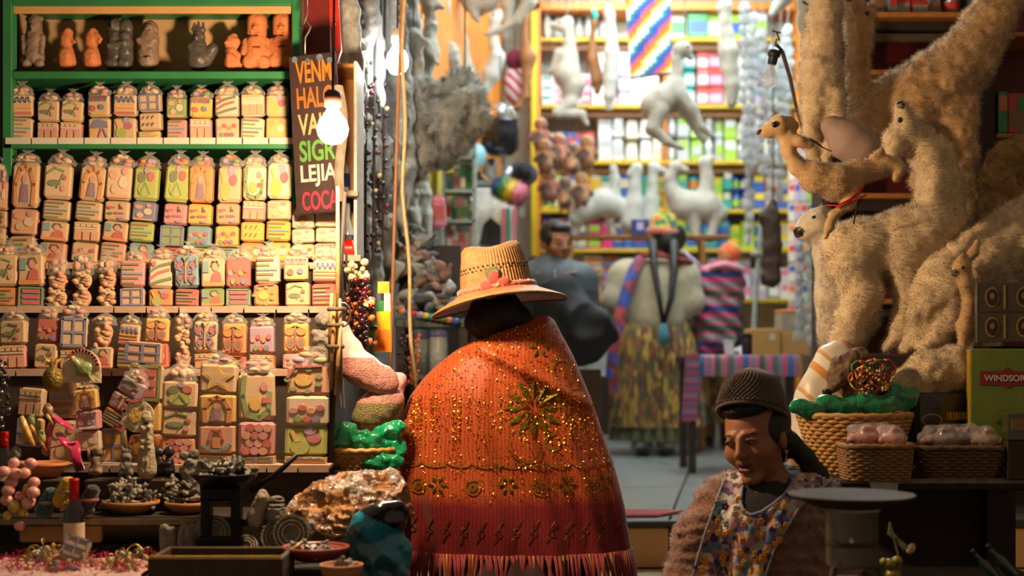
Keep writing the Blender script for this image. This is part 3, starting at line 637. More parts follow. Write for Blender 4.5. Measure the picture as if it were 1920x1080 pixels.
bag(572, 648, 872, 84, 4.0, T('yellow/stripes/.3,lime/radish,white/crowd,peach/fruit'), 'large wrapped sugar stack of mixed fruit next to the dark pole', lean=2, sw=2, grp=G6, crown=.16)
bag(166, 716, 846, 48, 3.95, T('white/,pink/letters,yellow/arch'), 'small wrapped sugar stack with yellow arch standing before the parrot sweet', lean=-3, grp=G6, crown=.1)
bag(205, 672, 800, 52, 4.02, T('red/lines,cream/butterfly,lilac/leaf'), 'tilted wrapped sugar stack leaning beside the parrot sweet', lean=28, sw=1, grp=G6)
bag(52, 726, 838, 50, 4.0, T('yellow/frame,cream/house'), 'yellow sugar house tablet with green outlines at the far end', grp=G6, crown=.0, lean=3)
bag(265, 640, 682, 74, 4.09, T('peach/frame'), 'single pink sugar tablet with blue window frame lying on others', grp=G6, crown=0, lean=3)
bag(270, 682, 752, 64, 4.07, T('cream/shutter'), 'single cream sugar tablet with red shutters outlined green', grp=G6, crown=0, lean=2)
bag(270, 752, 872, 64, 4.09, T('orange/fruit,yellow/leaf'), 'orange sugar tablet half hidden behind the stone owl tower', grp=G6, crown=0)
bag(215, 800, 872, 50, 4.07, T('yellow/frame'), 'yellow sugar tablet framed in blue behind the stone idols', grp=G6, crown=0, lean=-4)
bag(120, 700, 872, 60, 4.09, T('cream/,peach/lines'), 'pale sugar tablet stack standing behind the pineapple ornament', grp=G6, crown=0)
# round fruit plaque and parrot arch
pl = thing('sugar_plaque', 'round white sugar plaque with yellow fruit and green leaves', 'sweet', W(258, 812, 3.97)); s_ = 3.97 / F
b = MB().disc((0, 31 * s_), 30 * s_, 0, .012, 0, 24); b.build('plate', pal('white'), pl)
b = MB().disc((-4 * s_, 32 * s_), 12 * s_, -.005, .0, 0, 16); b.build('fruit', pal('yellow'), pl)
for a in range(7): MB().disc((-4 * s_ + 21 * s_ * cos(a * .9), 32 * s_ + 21 * s_ * sin(a * .9)), 5 * s_, -.004, 0, 0, 8, 3.4 * s_).build('leaf', pal('green'), pl)
MB().stroke([(-26 * s_, 40 * s_), (-20 * s_, 58 * s_), (10 * s_, 64 * s_)], 6 * s_, -.004, .0).build('ribbon', pal('red'), pl)
pr = thing('parrot_sweet', 'white sugar arch with rainbow edge sheltering a green parrot', 'sweet', W(152, 718, 4.05)); s_ = 4.05 / F
MB().prism([(-36 * s_, 0), (36 * s_, 0), (36 * s_, 20 * s_)] + [(36 * s_ * cos(a), 24 * s_ + 40 * s_ * sin(a)) for a in np.linspace(.3, pi - .05, 12)], 0, .014).build('plate', pal('white'), pr)
MB().stroke([(33 * s_ * cos(a), 24 * s_ + 37 * s_ * sin(a)) for a in np.linspace(.1, 2.2, 12)], 5 * s_, -.006, 0).build('rim', pal('red'), pr)
bb = Blob(.004); bb.ell((6 * s_, -.006, 26 * s_), (17 * s_, .012, 13 * s_), (0, R(-30), 0)).cap((-6 * s_, -.008, 36 * s_), (-14 * s_, -.008, 46 * s_), .011, .008).cap((14 * s_, -.006, 18 * s_), (20 * s_, -.006, 6 * s_), .008, .004)
bb.build('parrot', .002, [pal('green'), pal('yellow')], pr, matfn=lambda c: (c[:, 0] < -10 * s_).astype(int))
# ---- stone idols, pineapple, dolls among the sweets
G7 = 'small stone idols on the table'
tower = [('c', 0, 12, 0, 46, 18, 15), ('e', 0, 52, 15, 10), ('c', 0, 62, 0, 84, 12, 12), ('e', 0, 92, 13, 9), ('c', 0, 104, 0, 108, 10, 10), ('e', 0, 116, 8, 7), ('c', -6, 92, -6, 92, 4, 4, -10, -10), ('c', 6, 92, 6, 92, 4, 4, -10, -10), ('c', -6, 54, -6, 54, 4, 4, -12, -12), ('c', 6, 54, 6, 54, 4, 4, -12, -12), ('c', -8, 70, -6, 64, 4, 4, -9, -11), ('c', 8, 70, 6, 64, 4, 4, -9, -11), ('x', 0, 100, 16, 2, -8), ('x', 0, 28, 2, 16, -16), ('x', 8, 28, 1.5, 14, -14), ('x', -8, 28, 1.5, 14, -14)]
figurine('owl_tower', 'pale carved stone tower of stacked owl faces', 275, 900, 3.86, tower, m_sand, G7)
sit = [('c', 0, 8, 0, 20, 12, 9), ('e', 0, 34, 10, 10), ('c', -8, 4, -8, 6, 6, 6, -6, -6), ('c', 8, 4, 8, 6, 6, 6, -6, -6), ('c', -6, 46, -8, 54, 3, 2), ('c', 6, 46, 7, 55, 3, 2), ('e', 0, 47, 7, 5), ('c', -9, 22, -4, 14, 3, 3, -5, -9), ('c', 9, 22, 4, 14, 3, 3, -5, -9), ('x', -4, 36, 2, 2, -10), ('x', 4, 36, 2, 2, -10)]
figurine('stone_idol', 'small grey stone idol with horned cap beside the owl tower', 237, 897, 3.9, sit, m_stone, G7)
figurine('stone_idol', 'dark stone idol of two huddled figures beside the owl tower', 307, 893, 3.9, [('c', -8, 8, -8, 26, 11, 8), ('e', -10, 40, 10, 9), ('c', 9, 8, 10, 24, 12, 8), ('e', 10, 42, 10, 10), ('c', -12, 18, 12, 20, 4, 4, -8, -8), ('x', -12, 41, 2, 2, -10), ('x', 8, 42, 2, 2, -10)], m_black, G7)
figurine('stone_idol', 'grey stone idol of clustered heads behind the iron scale', 358, 950, 3.90, [('c', 0, 8, 0, 50, 16, 15), ('c', -8, 58, 4, 70, 14, 12), ('e', -12, 86, 10, 9), ('e', 6, 90, 10, 10), ('e', -2, 74, 9, 8, -8), ('x', -12, 86, 3, 3, -9), ('x', 6, 90, 3, 3, -9)], m_stone, G7)
figurine('stone_idol', 'brown stone idol with raised arms next to the pink ribbon', 180, 893, 3.9, [('c', 0, 8, 0, 26, 12, 9), ('e', 2, 42, 9, 9), ('c', -10, 26, -16, 44, 4, 3), ('c', 10, 26, 16, 42, 4, 3), ('c', -8, 4, 8, 4, 6, 6, -6, -6), ('x', 0, 42, 4, 2, -9)], m_brownc, G7)
figurine('swaddled_figure', 'grey clay baby figure huddled under the dark pole bundle', 606, 690, 4.2, [('c', 0, 20, 2, 50, 24, 20), ('e', 4, 84, 20, 18), ('c', -14, 60, 14, 40, 8, 8, -14, -18), ('c', 16, 62, -10, 46, 8, 7, -14, -18), ('c', -10, 12, 12, 10, 12, 12, -8, -8), ('e', 3, 80, 6, 7, -16)], m_stone, G7, h=2.)
pa = thing('pineapple_ornament', 'yellow and bronze beaded pineapple ornament hanging above pink ribbon', 'ornament', W(99, 735, 3.93)); s_ = 3.93 / F
Blob(.006).ell((0, 0, 24 * s_), (19 * s_, 19 * s_, 24 * s_)).build('body', .003, M('bronze beads', '#7a6424', .35, metal=.5, bump=.6, bscale=150), pa)
for a in range(9): MB().tube([(0, 0, 44 * s_), (8 * s_ * cos(a * .7), 8 * s_ * sin(a * .7), 56 * s_), (16 * s_ * cos(a * .7), 16 * s_ * sin(a * .7), (60 + a % 3 * 4) * s_)], [.005, .004, .001], 5).build('leaf', pal('yellow'), pa)
bk = thing('bead_string', 'string of black and silver beads hanging at the stall end', 'necklace', W(8, 800, 3.92)); s_ = 3.92 / F
for i in range(24):
    MB().ell((0, 0, 0), 4.4 * s_, 8, 6).build('bead', M('black glass bead', '#15131a', .15, coat=1) if i % 3 else M('silver bead', '#b0aca4', .25, metal=1), bk, True, ((rng.uniform(-9, 9)) * s_, rng.uniform(-6, 6) * s_, i * 5.4 * s_))
yf = thing('yellow_banana_sweet', 'curved yellow banana shaped sweet among dark foil ribbons', 'sweet', W(44, 800, 3.9)); s_ = 3.9 / F
MB().tube([(-4 * s_, 0, 20 * s_), (0, 0, 6 * s_), (8 * s_, 0, -14 * s_), (20 * s_, 0, -36 * s_)], [4 * s_, 7 * s_, 7 * s_, 3 * s_], 8).build('body', pal('yellow'), yf, True)
rb = thing('magenta_ribbon', 'shiny magenta satin ribbon bow behind the terracotta dish', 'ribbon', W(118, 872, 3.95)); s_ = 3.95 / F
m_mag = M('magenta satin', '#b8104e', .25, sheen=.6, bump=.2)
for a, b_ in (((-20, 96), (18, 70)), ((-8, 60), (24, 28)), ((-34, 30), (26, 44)), ((24, 44), (32, -10)), ((-20, 80), (-34, 20))):
    MB().tube([(a[0] * s_, 0, a[1] * s_), ((a[0] + b_[0]) / 2 * s_, -.02, (a[1] + b_[1]) / 2 * s_), (b_[0] * s_, 0, b_[1] * s_)], 9 * s_, 8, flat=.25).build('loop', m_mag, rb, True)
for q, (x, y, c1, c2) in enumerate(((60, 790, 'green', 'yellow'), (78, 820, 'lime', 'brown'), (30, 850, 'dkgreen', 'grey'), (90, 770, 'brown', 'yellow'))):
    t = thing('foil_charm', '%s and %s foil wrapped charm dangling at the stall end' % (c1, c2), 'charm', W(x, y + 16, 3.93)); s_ = 3.93 / F
    Blob(.004).ell((0, 0, 16 * s_), (10 * s_, 9 * s_, 15 * s_)).build('body', .0025, pal(c1), t, disp=lambda G: vnoise(G, 120) * .003)
    MB().tube([(0, -.012, 8 * s_), (6 * s_, -.016, 2 * s_), (12 * s_, -.012, -10 * s_)], [.006, .005, .002], 6).build('tail', pal(c2), t, True)
# ------------------------------------------------------------------ table in front of the sweets stall
TZ = zpx(958, 3.86)                # upper board
tb = thing('stall_table', 'dark wooden stall board carrying bowls of amulets', 'table', W(250, 958, 3.84))
def tbox(t, name, x0, x1, z0, z1, d0, d1, mat, bev=.004):
    l = t.location; return MB().box(((x0 + x1) / 2 - l.x, (d0 + d1) / 2 - l.y, (z0 + z1) / 2 - l.z), (x1 - x0, d1 - d0, z1 - z0), bev=bev).build(name, mat, t)
tbox(tb, 'board', -1.48, xpx(512, 3.72), TZ - .022, TZ, 3.70, 3.96, m_dark)
tbox(tb, 'edge_strip', -1.48, xpx(395, 3.70), TZ - .020, TZ + .002, 3.692, 3.70, M('worn tin edge', '#7d6a52', .35, metal=.6))
tbox(tb, 'front_board', xpx(36, 3.74), xpx(190, 3.74), zpx(1018, 3.74), zpx(972, 3.74), 3.74, 3.76, m_ply)
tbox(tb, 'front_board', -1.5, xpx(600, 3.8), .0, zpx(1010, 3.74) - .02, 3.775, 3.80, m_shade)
dk = thing('display_block', 'dark block on the stall board lifting the stone idols', 'block', (xpx(247, 3.89), 3.89, TZ)); hz_ = zpx(898, 3.87) - TZ
MB().box((0, 0, hz_ / 2), (.235, .08, hz_ - .002), bev=.003).build('body', m_shade, dk)
hc = thing('heap_crate', 'dark crate under the brown wrapped heap', 'crate', (xpx(628, 3.84), 3.84, 0)); hz_ = zpx(1024, 3.78)
MB().box((0, 0, hz_ / 2), (.3, .2, hz_ - .004), bev=.004).build('body', m_shade, hc)
for z in (.2, .4, .6): MB().box((0, -.104, z), (.3, .01, .09)).build('slat', m_dark, hc)
TL = zpx(1068, 3.52)
lt = thing('low_table', 'low front table under pink tinsel cloth at the street edge', 'table', W(200, 1068, 3.5))
tbox(lt, 'top', -1.42, xpx(640, 3.5), TL - .03, TL, 3.30, 3.735, m_dark)
for x in (-1.36, -.5):
    for d in (3.34, 3.66): tbox(lt, 'leg', x - .02, x + .02, .0, TL - .03, d - .02, d + .02, m_dark)
cl = thing('tinsel_cloth', 'pale cloth with magenta tinsel spread on the low front table', 'cloth', W(140, 1068, 3.5) + Vector((0, 0, .002)))
b = MB(); g = []; s_ = 3.5 / F
for j in range(9):
    g.append([((-170 + 29 * i) * s_, -.16 + .04 * j, .004 * sin(i * 1.7 + j) + .004 + (-.03 if j == 0 else 0)) for i in range(12)])
b.loft(g, closed=False); b.build('sheet', M('pale pink cloth', '#c9a298', .8, sheen=.3), cl, True)
V = []; Fc = []
for i in range(900):
    x, y = rng.uniform(-165, 150) * s_, rng.uniform(-.15, .14); a = rng.uniform(0, 6.3); l = rng.uniform(.008, .022); z = .008 + rng.random() * .02; n = len(V)
    V += [(x, y, z), (x + .003, y + .002, z), (x + l * cos(a), y + l * sin(a), z + rng.uniform(-.004, .012))]; Fc.append((n, n + 1, n + 2))
o = MB().add(V, Fc).build('tinsel', M('magenta tinsel', '#c01258', .2, metal=.4), cl); o['kind'] = 'stuff'
# ---- amulets: one little carved figure, copied into bowls
AM = []
for q in range(4):
    b = Blob(.004); b.cap((0, 0, 0), (0, 0, .012), .006, .005).ell((0, 0, .021), (.0055, .005, .006)).cap((-.005, -.003, .012), (.004, -.006, .008), .0025)
    if q % 2: b.cap((.003, 0, .024), (.007, 0, .03), .002, .001)
    AM.append(b.mesh('amulet', .0024, [m_stone, M('worn grey amulet', '#8d8374', .55, var=.3, scale=80, bump=.3), m_black, M('dull pewter', '#6f6a64', .35, metal=.6)][q]))
def amulets(n, c, r, h, label, grp, sc=1., kinds=(0, 1, 1, 3), ry=None):
    k = 0; tries = 0
    while k < n and tries < n * 30:
        tries += 1; a = rng.uniform(0, 2 * pi); rr = math.sqrt(rng.random())
        x, y = rr * cos(a), rr * sin(a); z = h * (1 - rr * rr)
        o = inst('amulet', AM[rng.choice(kinds)], None, (c[0] + x * r, c[1] + y * (ry or r * .8), c[2] + z + rng.uniform(0, .004)), (rng.uniform(-1.6, 1.6), rng.uniform(-1.6, 1.6), rng.uniform(0, 6)), sc * rng.uniform(.8, 1.2))
        tag(o, label, 'amulet', grp); k += 1
def dish(name, label, x, y, d, rpx, hpx, mat, z=None, cat='bowl', lip=.06):
    s = d / F; r = rpx * s; h = hpx * s; p = W(x, y, d)
    if z is not None: p.z = z
    t = thing(name, label, cat, p)
    o = MB().lathe([(r * .45, 0), (r * .62, .004), (r * .9, h * .62), (r, h), (r * .95, h * 1.0), (r * .84, h * .62), (r * .5, .010), (0.0001, .009)], n=28).build('body', mat, t, True)
    MB().lathe([(r * .93, h - .002), (r * .97, h + .004), (r * 1.03, h + .003), (r * 1.02, h - .004)], n=28, caps=False).build('rim', mat, t, True)
    return t
m_wood = M('pale carved wood', '#a8713a', .5, var=.15, bump=.1)
amb = dish('wooden_bowl', 'shallow wooden bowl heaped with pale grey amulets', 245, 962, 3.80, 52, 22, m_wood, TZ)
amulets(110, (xpx(245, 3.80), 3.80, TZ + .012), .066, .062, 'tiny grey carved amulet heaped in the wooden bowl', 'amulets in the heaped bowl', 1.05)
dish('wooden_bowl', 'shallow wooden bowl of dark amulets next to the iron scale', 352, 962, 3.80, 42, 20, m_wood, TZ)
amulets(50, (xpx(352, 3.80), 3.80, TZ + .012), .05, .05, 'tiny dark carved amulet in the bowl by the iron scale', 'amulets in the dark bowl', 1.15, (0, 2, 1, 2))
amulets(36, (xpx(330, 3.88), 3.88, TZ + .004), .05, .075, 'tiny pale amulet in the mound behind the bowls', 'amulets mounded behind', 1.1, (1, 0))
dish('terracotta_dish', 'empty terracotta dish at the end of the stall board', 84, 895, 3.86, 43, 26, M('smooth terracotta', '#b87240', .6, var=.1, bump=.05))
pk = thing('crate', 'dark crate propping the terracotta dish', 'box', (xpx(84, 3.86), 3.86, TZ))
MB().box((0, 0, (zpx(895, 3.86) - TZ) / 2 - .001), (.12, .1, zpx(895, 3.86) - TZ - .002), bev=.004).build('body', m_shade, pk)
# ---- iron scale
sc = thing('iron_scale', 'black cast iron balance with a shallow pan of amulets', 'scale', W(420, 1020, 3.66)); s_ = 3.66 / F; m_iron = M('black cast iron', '#17171a', .45, metal=.5, var=.3, bump=.2)
MB().lathe([(20 * s_, 108 * s_), (44 * s_, 112 * s_), (62 * s_, 128 * s_), (64 * s_, 134 * s_), (60 * s_, 133 * s_), (42 * s_, 118 * s_), (.0001, 116 * s_)], n=32).build('pan', m_iron, sc, True)
for x in (-32, 24): MB().box((x * s_, 0, 54 * s_), (17 * s_, .05, 108 * s_), bev=.004).build('post', m_iron, sc)
MB().box((-4 * s_, 0, 96 * s_), (74 * s_, .055, 26 * s_), bev=.005).build('head', m_iron, sc)
MB().box((-4 * s_, 0, 8 * s_), (90 * s_, .09, 16 * s_), bev=.005).build('base', m_iron, sc)
MB().tube([(52 * s_, -.02, 100 * s_), (96 * s_, -.03, 128 * s_), (140 * s_, -.03, 168 * s_)], [.009, .008, .006], 8).build('lever', m_iron, sc, True)
amulets(46, tuple(W(420, 894, 3.66)), .07, .03, 'small grey amulet lying in the pan of the iron scale', 'amulets in the scale pan', 1.2, (0, 1, 0, 3))
# black heads among them
for i, x in enumerate((398, 412, 425)):
    figurine('black_bead_head', 'round black clay head, %s from the lever, in the scale pan' % ORD[2 - i], x, 893, 3.63, [('e', 0, 8, 8, 8), ('c', -3, 8, -3, 8, 2.5, 2.5, -7, -7), ('c', 3, 8, 3, 8, 2.5, 2.5, -7, -7)], m_black, 'black heads in the scale pan', 'amulet')
# ---- carved stones by the scale
stn = figurine('carved_stone', 'oval grey stone carved with flowing lines leaning on the heap', 478, 992, 3.68, [('c', 0, 18, 14, 58, 17, 13), ('e', 14, 66, 9, 10), ('x', -4, 30, 1.5, 16, -18), ('x', 4, 40, 1.5, 18, -18), ('x', 10, 40, 1.3, 18, -17)], m_sand, 'carved stones')
figurine('carved_egg', 'grey stone egg carved with ridged cap, beside the oval stone', 518, 990, 3.68, [('c', 0, 18, 0, 30, 21, 18), ('e', 0, 44, 17, 13), ('x', 0, 36, 24, 1.6), ('x', 0, 44, 22, 1.4), ('x', 0, 50, 20, 1.3)], m_stone, 'carved stones', k=2.)
figurine('carved_stone', 'small pale rolled stone tilted beside the scale post', 372, 990, 3.72, [('c', -8, 10, 16, 26, 9, 8), ('x', 4, 18, 1.2, 12, -8)], m_sand, 'carved stones')
for q, (x, y, r, tl, lab) in enumerate(((545, 1036, 36, 12, 'largest ridged grey stone disc behind the others'), (520, 1040, 34, 20, 'ridged grey stone disc in the middle of the fan'), (497, 1042, 30, 26, 'ridged grey stone disc at the front of the fan'), (458, 1046, 24, 34, 'small grey stone disc carved with a comb pattern'), (395, 1040, 38, 20, 'broad dull stone disc lying behind the beaded box'), (332, 1042, 22, 30, 'dark small stone disc next to the tall slab'))):
    d = 3.62 + .02 * (q % 3); s = d / F; t = thing('stone_disc', lab, 'stone', W(x, y, d), (R(-tl), 0, 0), 'stone discs')
    b = MB(); b.disc((0, r * s), r * s, 0, .012, 0, 28); b.build('body', m_stone, t)
    for k in (.9, .68, .46):
        pts = [(r * s * k * cos(a), r * s + r * s * k * sin(a)) for a in np.linspace(0, 2 * pi, 25)]
        MB().stroke(pts, .004, -.005, .001).build('ridge', m_sand, t)
figurine('stone_slab', 'upright dark stone slab with scratched face by the scale', 318, 1046, 3.68, [('c', -6, 8, -10, 50, 12, 10), ('c', 8, 8, 4, 44, 12, 10), ('x', 0, 30, 1.5, 18, -12)], m_stone, 'carved stones')
figurine('stone_slab', 'broad grey slab carved with ray lines next to the scale foot', 360, 1030, 3.66, [('c', -18, 12, -16, 40, 10, 8), ('c', 18, 12, 16, 40, 10, 8), ('c', 0, 14, 0, 36, 12, 12), ('x', -8, 28, 1.3, 14, -11), ('x', 8, 28, 1.3, 14, -11), ('x', 0, 28, 1.3, 14, -12)], m_stone, 'carved stones')
# ---- beaded box, bottle, dishes
bx = thing('beaded_box', 'dark brown box with gold beaded rim at the front of the stall', 'box', W(417, 1100, 3.40)); s_ = 3.40 / F
for q, (x, y, w, dd) in enumerate(((0, -.08, 246, .012), (0, .10, 246, .012))): MB().box((x * s_, y, 32 * s_), (w * s_, dd, 64 * s_), bev=.003).build('side', M('brown cardboard', '#4a3522', .7, bump=.1), bx)
for x in (-118, 118): MB().box((x * s_, .01, 32 * s_), (.012, .17, 64 * s_), bev=.003).build('side', M('brown cardboard'), bx)
MB().box((0, .01, 3 * s_), (236 * s_, .17, .006)).build('floor_board', M('brown cardboard'), bx)
m_gold = M('gold beads', '#e0b020', .25, metal=.7, var=.3)
for i in range(60): MB().ell((0, 0, 0), (2.0 * s_, 2.6 * s_, 2.6 * s_), 6, 4).build('bead', m_gold, bx, True, ((-122 + i * 4.1) * s_, -.087, 66 * s_)) if i else None
btl = lambda lab, x, y, d, k: None
def bottle(lab, x, y, d, k, mat, cap, h=108, r=19):
    s = d / F * k; t = thing('bottle', lab, 'bottle', W(x, y, d)); t['group'] = 'dark bottles with red foil necks'
    MB().lathe([(r * .9 * s, 0), (r * s, 4 * s), (r * s, h * .5 * s), (r * .85 * s, h * .58 * s), (r * .45 * s, h * .7 * s), (r * .36 * s, h * .8 * s), (r * .4 * s, h * .82 * s)], n=24).build('body', mat, t, True)
    MB().lathe([(r * .48 * s, h * .68 * s), (r * .46 * s, h * .82 * s), (r * .5 * s, h * .96 * s), (r * .5 * s, h * s), (.0001, h * s)], n=16).build('foil_neck', cap, t, True)
    MB().lathe([(r * 1.02 * s, 10 * s), (r * 1.02 * s, h * .36 * s)], n=24, caps=False).build('label', M('cream label', '#cbb590', .6), t, True)
    return t
m_wine = M('dark wine glass', '#1a0a08', .08, coat=1.); m_foil = M('red foil', '#b8200e', .25, metal=.7, bump=.5, bscale=200)
bottle('dark bottle with red foil neck standing before the amulet bowl', 139, 1025, 3.64, 1., m_wine, m_foil, 128)
bottle('dark bottle with red foil neck cut by the stall end', 8, 910, 3.8, .9, m_wine, m_foil, 112)
dish('red_dish', 'red rimmed dish of mixed charms below the wrapped heap', 592, 1052, 3.5, 62, 26, M('red glazed clay', '#8a3a28', .4))
dish('clay_bowl', 'small orange clay bowl beside the teal carrier bag', 640, 1100, 3.32, 40, 40, M('smooth terracotta'))
amulets(30, (xpx(592, 3.5), 3.5, zpx(1046, 3.5)), .06, .02, 'tiny mixed charm lying in the red rimmed dish', 'charms in the red dish', 1.1, (0, 1, 3))
amulets(16, (xpx(640, 3.32), 3.32, zpx(1082, 3.32)), .03, .03, 'tiny charm in the small orange clay bowl', 'charms in the clay bowl', 1.1, (0, 1))
st_ = thing('yellow_stick', 'thin yellow stick lying across the rim of the red dish', 'stick', W(535, 1040, 3.45)); s_ = 3.45 / F
MB().tube([(0, 0, 0), (30 * s_, .02, 22 * s_)], .0045, 6).build('body', pal('yellow'), st_, True)
# heaps of tangled charms on the tinsel cloth: single bits
BIT = [Blob(.003).cap((0, 0, 0), (.016, .003, .004), .005, .003).mesh('charm', .0022, pal(c)) for c in ('yellow', 'peach', 'lime', 'teal', 'cream')] + [MB().tube([(.012 * cos(a), .012 * sin(a), .002 * sin(3 * a)) for a in np.linspace(0, 5.4, 14)], .0012, 5).mesh('charm', M('brass wire', '#a08848', .3, metal=.8), True)]
for (x, y, d, n, r, hh, lab, grp) in ((105, 1060, 3.5, 60, .105, .055, 'tiny trinket in the tangled heap before the bottle', 'trinkets heaped by the bottle'), (245, 1060, 3.48, 46, .07, .05, 'tiny trinket in the tangled heap beside the beaded box', 'trinkets heaped by the box')):
    for i in range(n):
        a = rng.uniform(0, 6.3); rr = math.sqrt(rng.random()); p = W(x, y, d)
        o = inst('trinket', BIT[5 if rng.random() < .55 else rng.randint(0, 4)], None, (p.x + r * rr * cos(a), p.y + r * .7 * rr * sin(a), TL + .012 + hh * (1 - rr * rr) * rng.uniform(.6, 1)), (rng.uniform(0, 3), rng.uniform(0, 3), rng.uniform(0, 6)), rng.uniform(.9, 1.7)); tag(o, lab, 'trinket', grp)
bag(133, 1000, 1046, 50, 3.46, T('cream/frame'), 'blue lattice sugar tablet lying on the trinket heap', grp=G6, crown=0, lean=20, back=25)
# candies in clear bags at the stall end
CANDY = [Blob(.004).ell((0, 0, .018), (.02, .018, .018)).mesh('candy', .003, M('pink candy', '#dd9a8c', .35, coat=.8)), Blob(.004).ell((0, 0, .016), (.018, .016, .02)).mesh('candy', .003, M('yellow candy', '#c8a848', .35, coat=.8))]
for i, (x, y) in enumerate(((28, 868), (46, 888), (22, 905), (52, 915), (36, 930), (60, 938), (14, 938), (44, 960), (26, 890), (66, 905), (40, 985), (12, 965), (58, 870), (10, 885), (50, 945), (28, 950), (62, 925), (18, 920))):
    o = inst('candy_bag', CANDY[i % 4 == 3], None, W(x, y + 10, 3.72 - .002 * i), (rng.uniform(-.3, .3), rng.uniform(-.3, .3), 0), rng.uniform(.7, .95)); tag(o, 'small %s candy twisted in clear film hanging at the stall end' % ('yellow' if i % 4 == 3 else 'pink'), 'candy', 'candies hanging at the stall end')
for q, (x, y, c, lab) in enumerate(((90, 960, '#274a48', 'dark teal yarn skein'), (122, 940, '#c89a1c', 'mustard yarn skein'), (168, 955, '#2a2a2e', 'black yarn skein banded with red'))):
    t = thing('yarn_skein', lab + ' leaning against the stall board', 'yarn', W(x, y + 12, 3.69)); s_ = 3.69 / F; my = M('yarn ' + c, c, .9, sheen=.4, bump=.8, bscale=120)
    Blob(.01).cap((-8 * s_, 0, 16 * s_), (6 * s_, 0, 46 * s_), 17 * s_, 13 * s_).build('body', .0035, my, t, disp=lambda G: .002 * np.sin((G[..., 0] * .8 - G[..., 2] * .5) * 900))
    MB().lathe([(16 * s_, -3 * s_), (18 * s_, 0), (16 * s_, 3 * s_)], (0, 0, 30 * s_), 18, caps=False).build('band', pal('red' if q == 2 else 'brown'), t, True)
# ---- heap of goods in crumpled brown film
hp = thing('wrapped_heap', 'heap of dried goods under crumpled brown cellophane', 'package', W(630, 1012, 3.78)); s_ = 3.78 / F
m_bwrap = M('brown crumpled wrap', '#7a5230', .38, var=.5, scale=22, bump=.8, bscale=60, coat=.6, cbump=.8)
b = Blob(.03)
for x, z, r, y in ((-70, 30, 40, 0), (-40, 62, 40, .02), (0, 70, 52, .02), (40, 84, 48, .04), (84, 92, 44, .05), (20, 30, 50, -.02), (70, 40, 52, 0), (-20, 20, 44, -.03), (104, 60, 40, .03)): b.ell((x * s_, y, z * s_), (r * s_, r * s_ * .8, r * s_ * .85))
def crum(G):
    n1 = np.abs(vnoise(G, 20, 3)); n2 = np.abs(vnoise(G, 46, 5)); n3 = np.abs(vnoise(G, 90, 7)); return .020 * (.35 - n1) + .012 * (.3 - n2) + .005 * (.3 - n3)
b.build('wrap', .0042, [m_bwrap, M('tan dried bark', '#a5713c', .6, var=.3, bump=.5), film('bright cellophane', (1, .93, .85), .3, .06, (.62, .5, .42))], hp, disp=crum, matfn=lambda c: np.where(vnoise(c, 26, 9) > .35, 1, np.where(vnoise(c, 20, 4) > .45, 2, 0)), relax=0)
# ------------------------------------------------------------------ sign, bulb and the little wooden wall box
sg = thing('goods_sign', 'tall dark sign with coloured condensed lettering hanging below the green post', 'sign', W(592, 250, 4.40), (0, R(-3.2), R(-14)))
s_ = 4.40 / F; m_sign = M('dark brown sign board', '#2c1c18', .4, var=.15, coat=.3)
MB().box((0, .006, 0), (94 * s_, .012, 300 * s_), bev=.003).build('board', m_sign, sg)
for x, z, r in ((-34, 142, 6), (-8, 138, 5), (16, 141, 7), (36, 134, 6)): MB().disc((x * s_, z * s_), r * s_, -.004, .001, 0, 9).build('worn_patch', M('flaked silver paint', '#4c545c', .5, metal=.2, var=.5, scale=60), sg)
def text3d(txt, parent, loc, sx, sz, mat, name='lettering', depth=.0015, rot=(R(90), 0, 0)):
    cu = bpy.data.curves.new(name, 'FONT'); cu.body = txt; cu.size = 1; cu.extrude = .02; cu.align_x = 'CENTER'; cu.offset = .025
    o = bpy.data.objects.new(name, cu); COL.objects.link(o); dg = bpy.context.evaluated_depsgraph_get(); me = bpy.data.meshes.new_from_object(o.evaluated_get(dg))
    COL.objects.unlink(o); bpy.data.objects.remove(o); xs = [v.co.x for v in me.vertices]; ys = [v.co.y for v in me.vertices]; w = max(xs) - min(xs); h = max(ys) - min(ys)
    cx = (max(xs) + min(xs)) / 2; y0 = min(ys)
    for v in me.vertices: v.co.x = (v.co.x - cx) / w; v.co.y = (v.co.y - y0) / h
    me.materials.clear(); me.materials.append(mat)
    return inst(name, me, parent, loc, rot, (sx, sz, depth / .02))
for txt, z, h, c in (('VENM', 96, 42, '#8a5210'), ('HALC', 48, 40, '#7a4410'), ('VAIN', -2, 40, '#7c7248'), ('SIGR', -52, 40, '#3e6a22'), ('LEJIA', -100, 42, '#8a8076'), ('COCA', -144, 36, '#7c1a30')):
    text3d(txt, sg, (2 * s_, -.001, z * s_), 72 * s_, h * s_, M('sign paint ' + c, c, .5, var=.08))
hk = thing('wire_hook', 'bent wire hook holding the sign beside the green post', 'hook', W(572, 110, 4.42)); s_ = 4.42 / F
MB().tube([(0, 0, 0), (0, 0, 40 * s_), (6 * s_, 0, 50 * s_), (10 * s_, 0, 60 * s_), (2 * s_, 0, 72 * s_), (-6 * s_, 0, 60 * s_), (4 * s_, 0, 84 * s_), (2 * s_, 0, 130 * s_)], .003, 7).build('body', M('steel wire', '#8a8478', .35, metal=.9), hk, True)
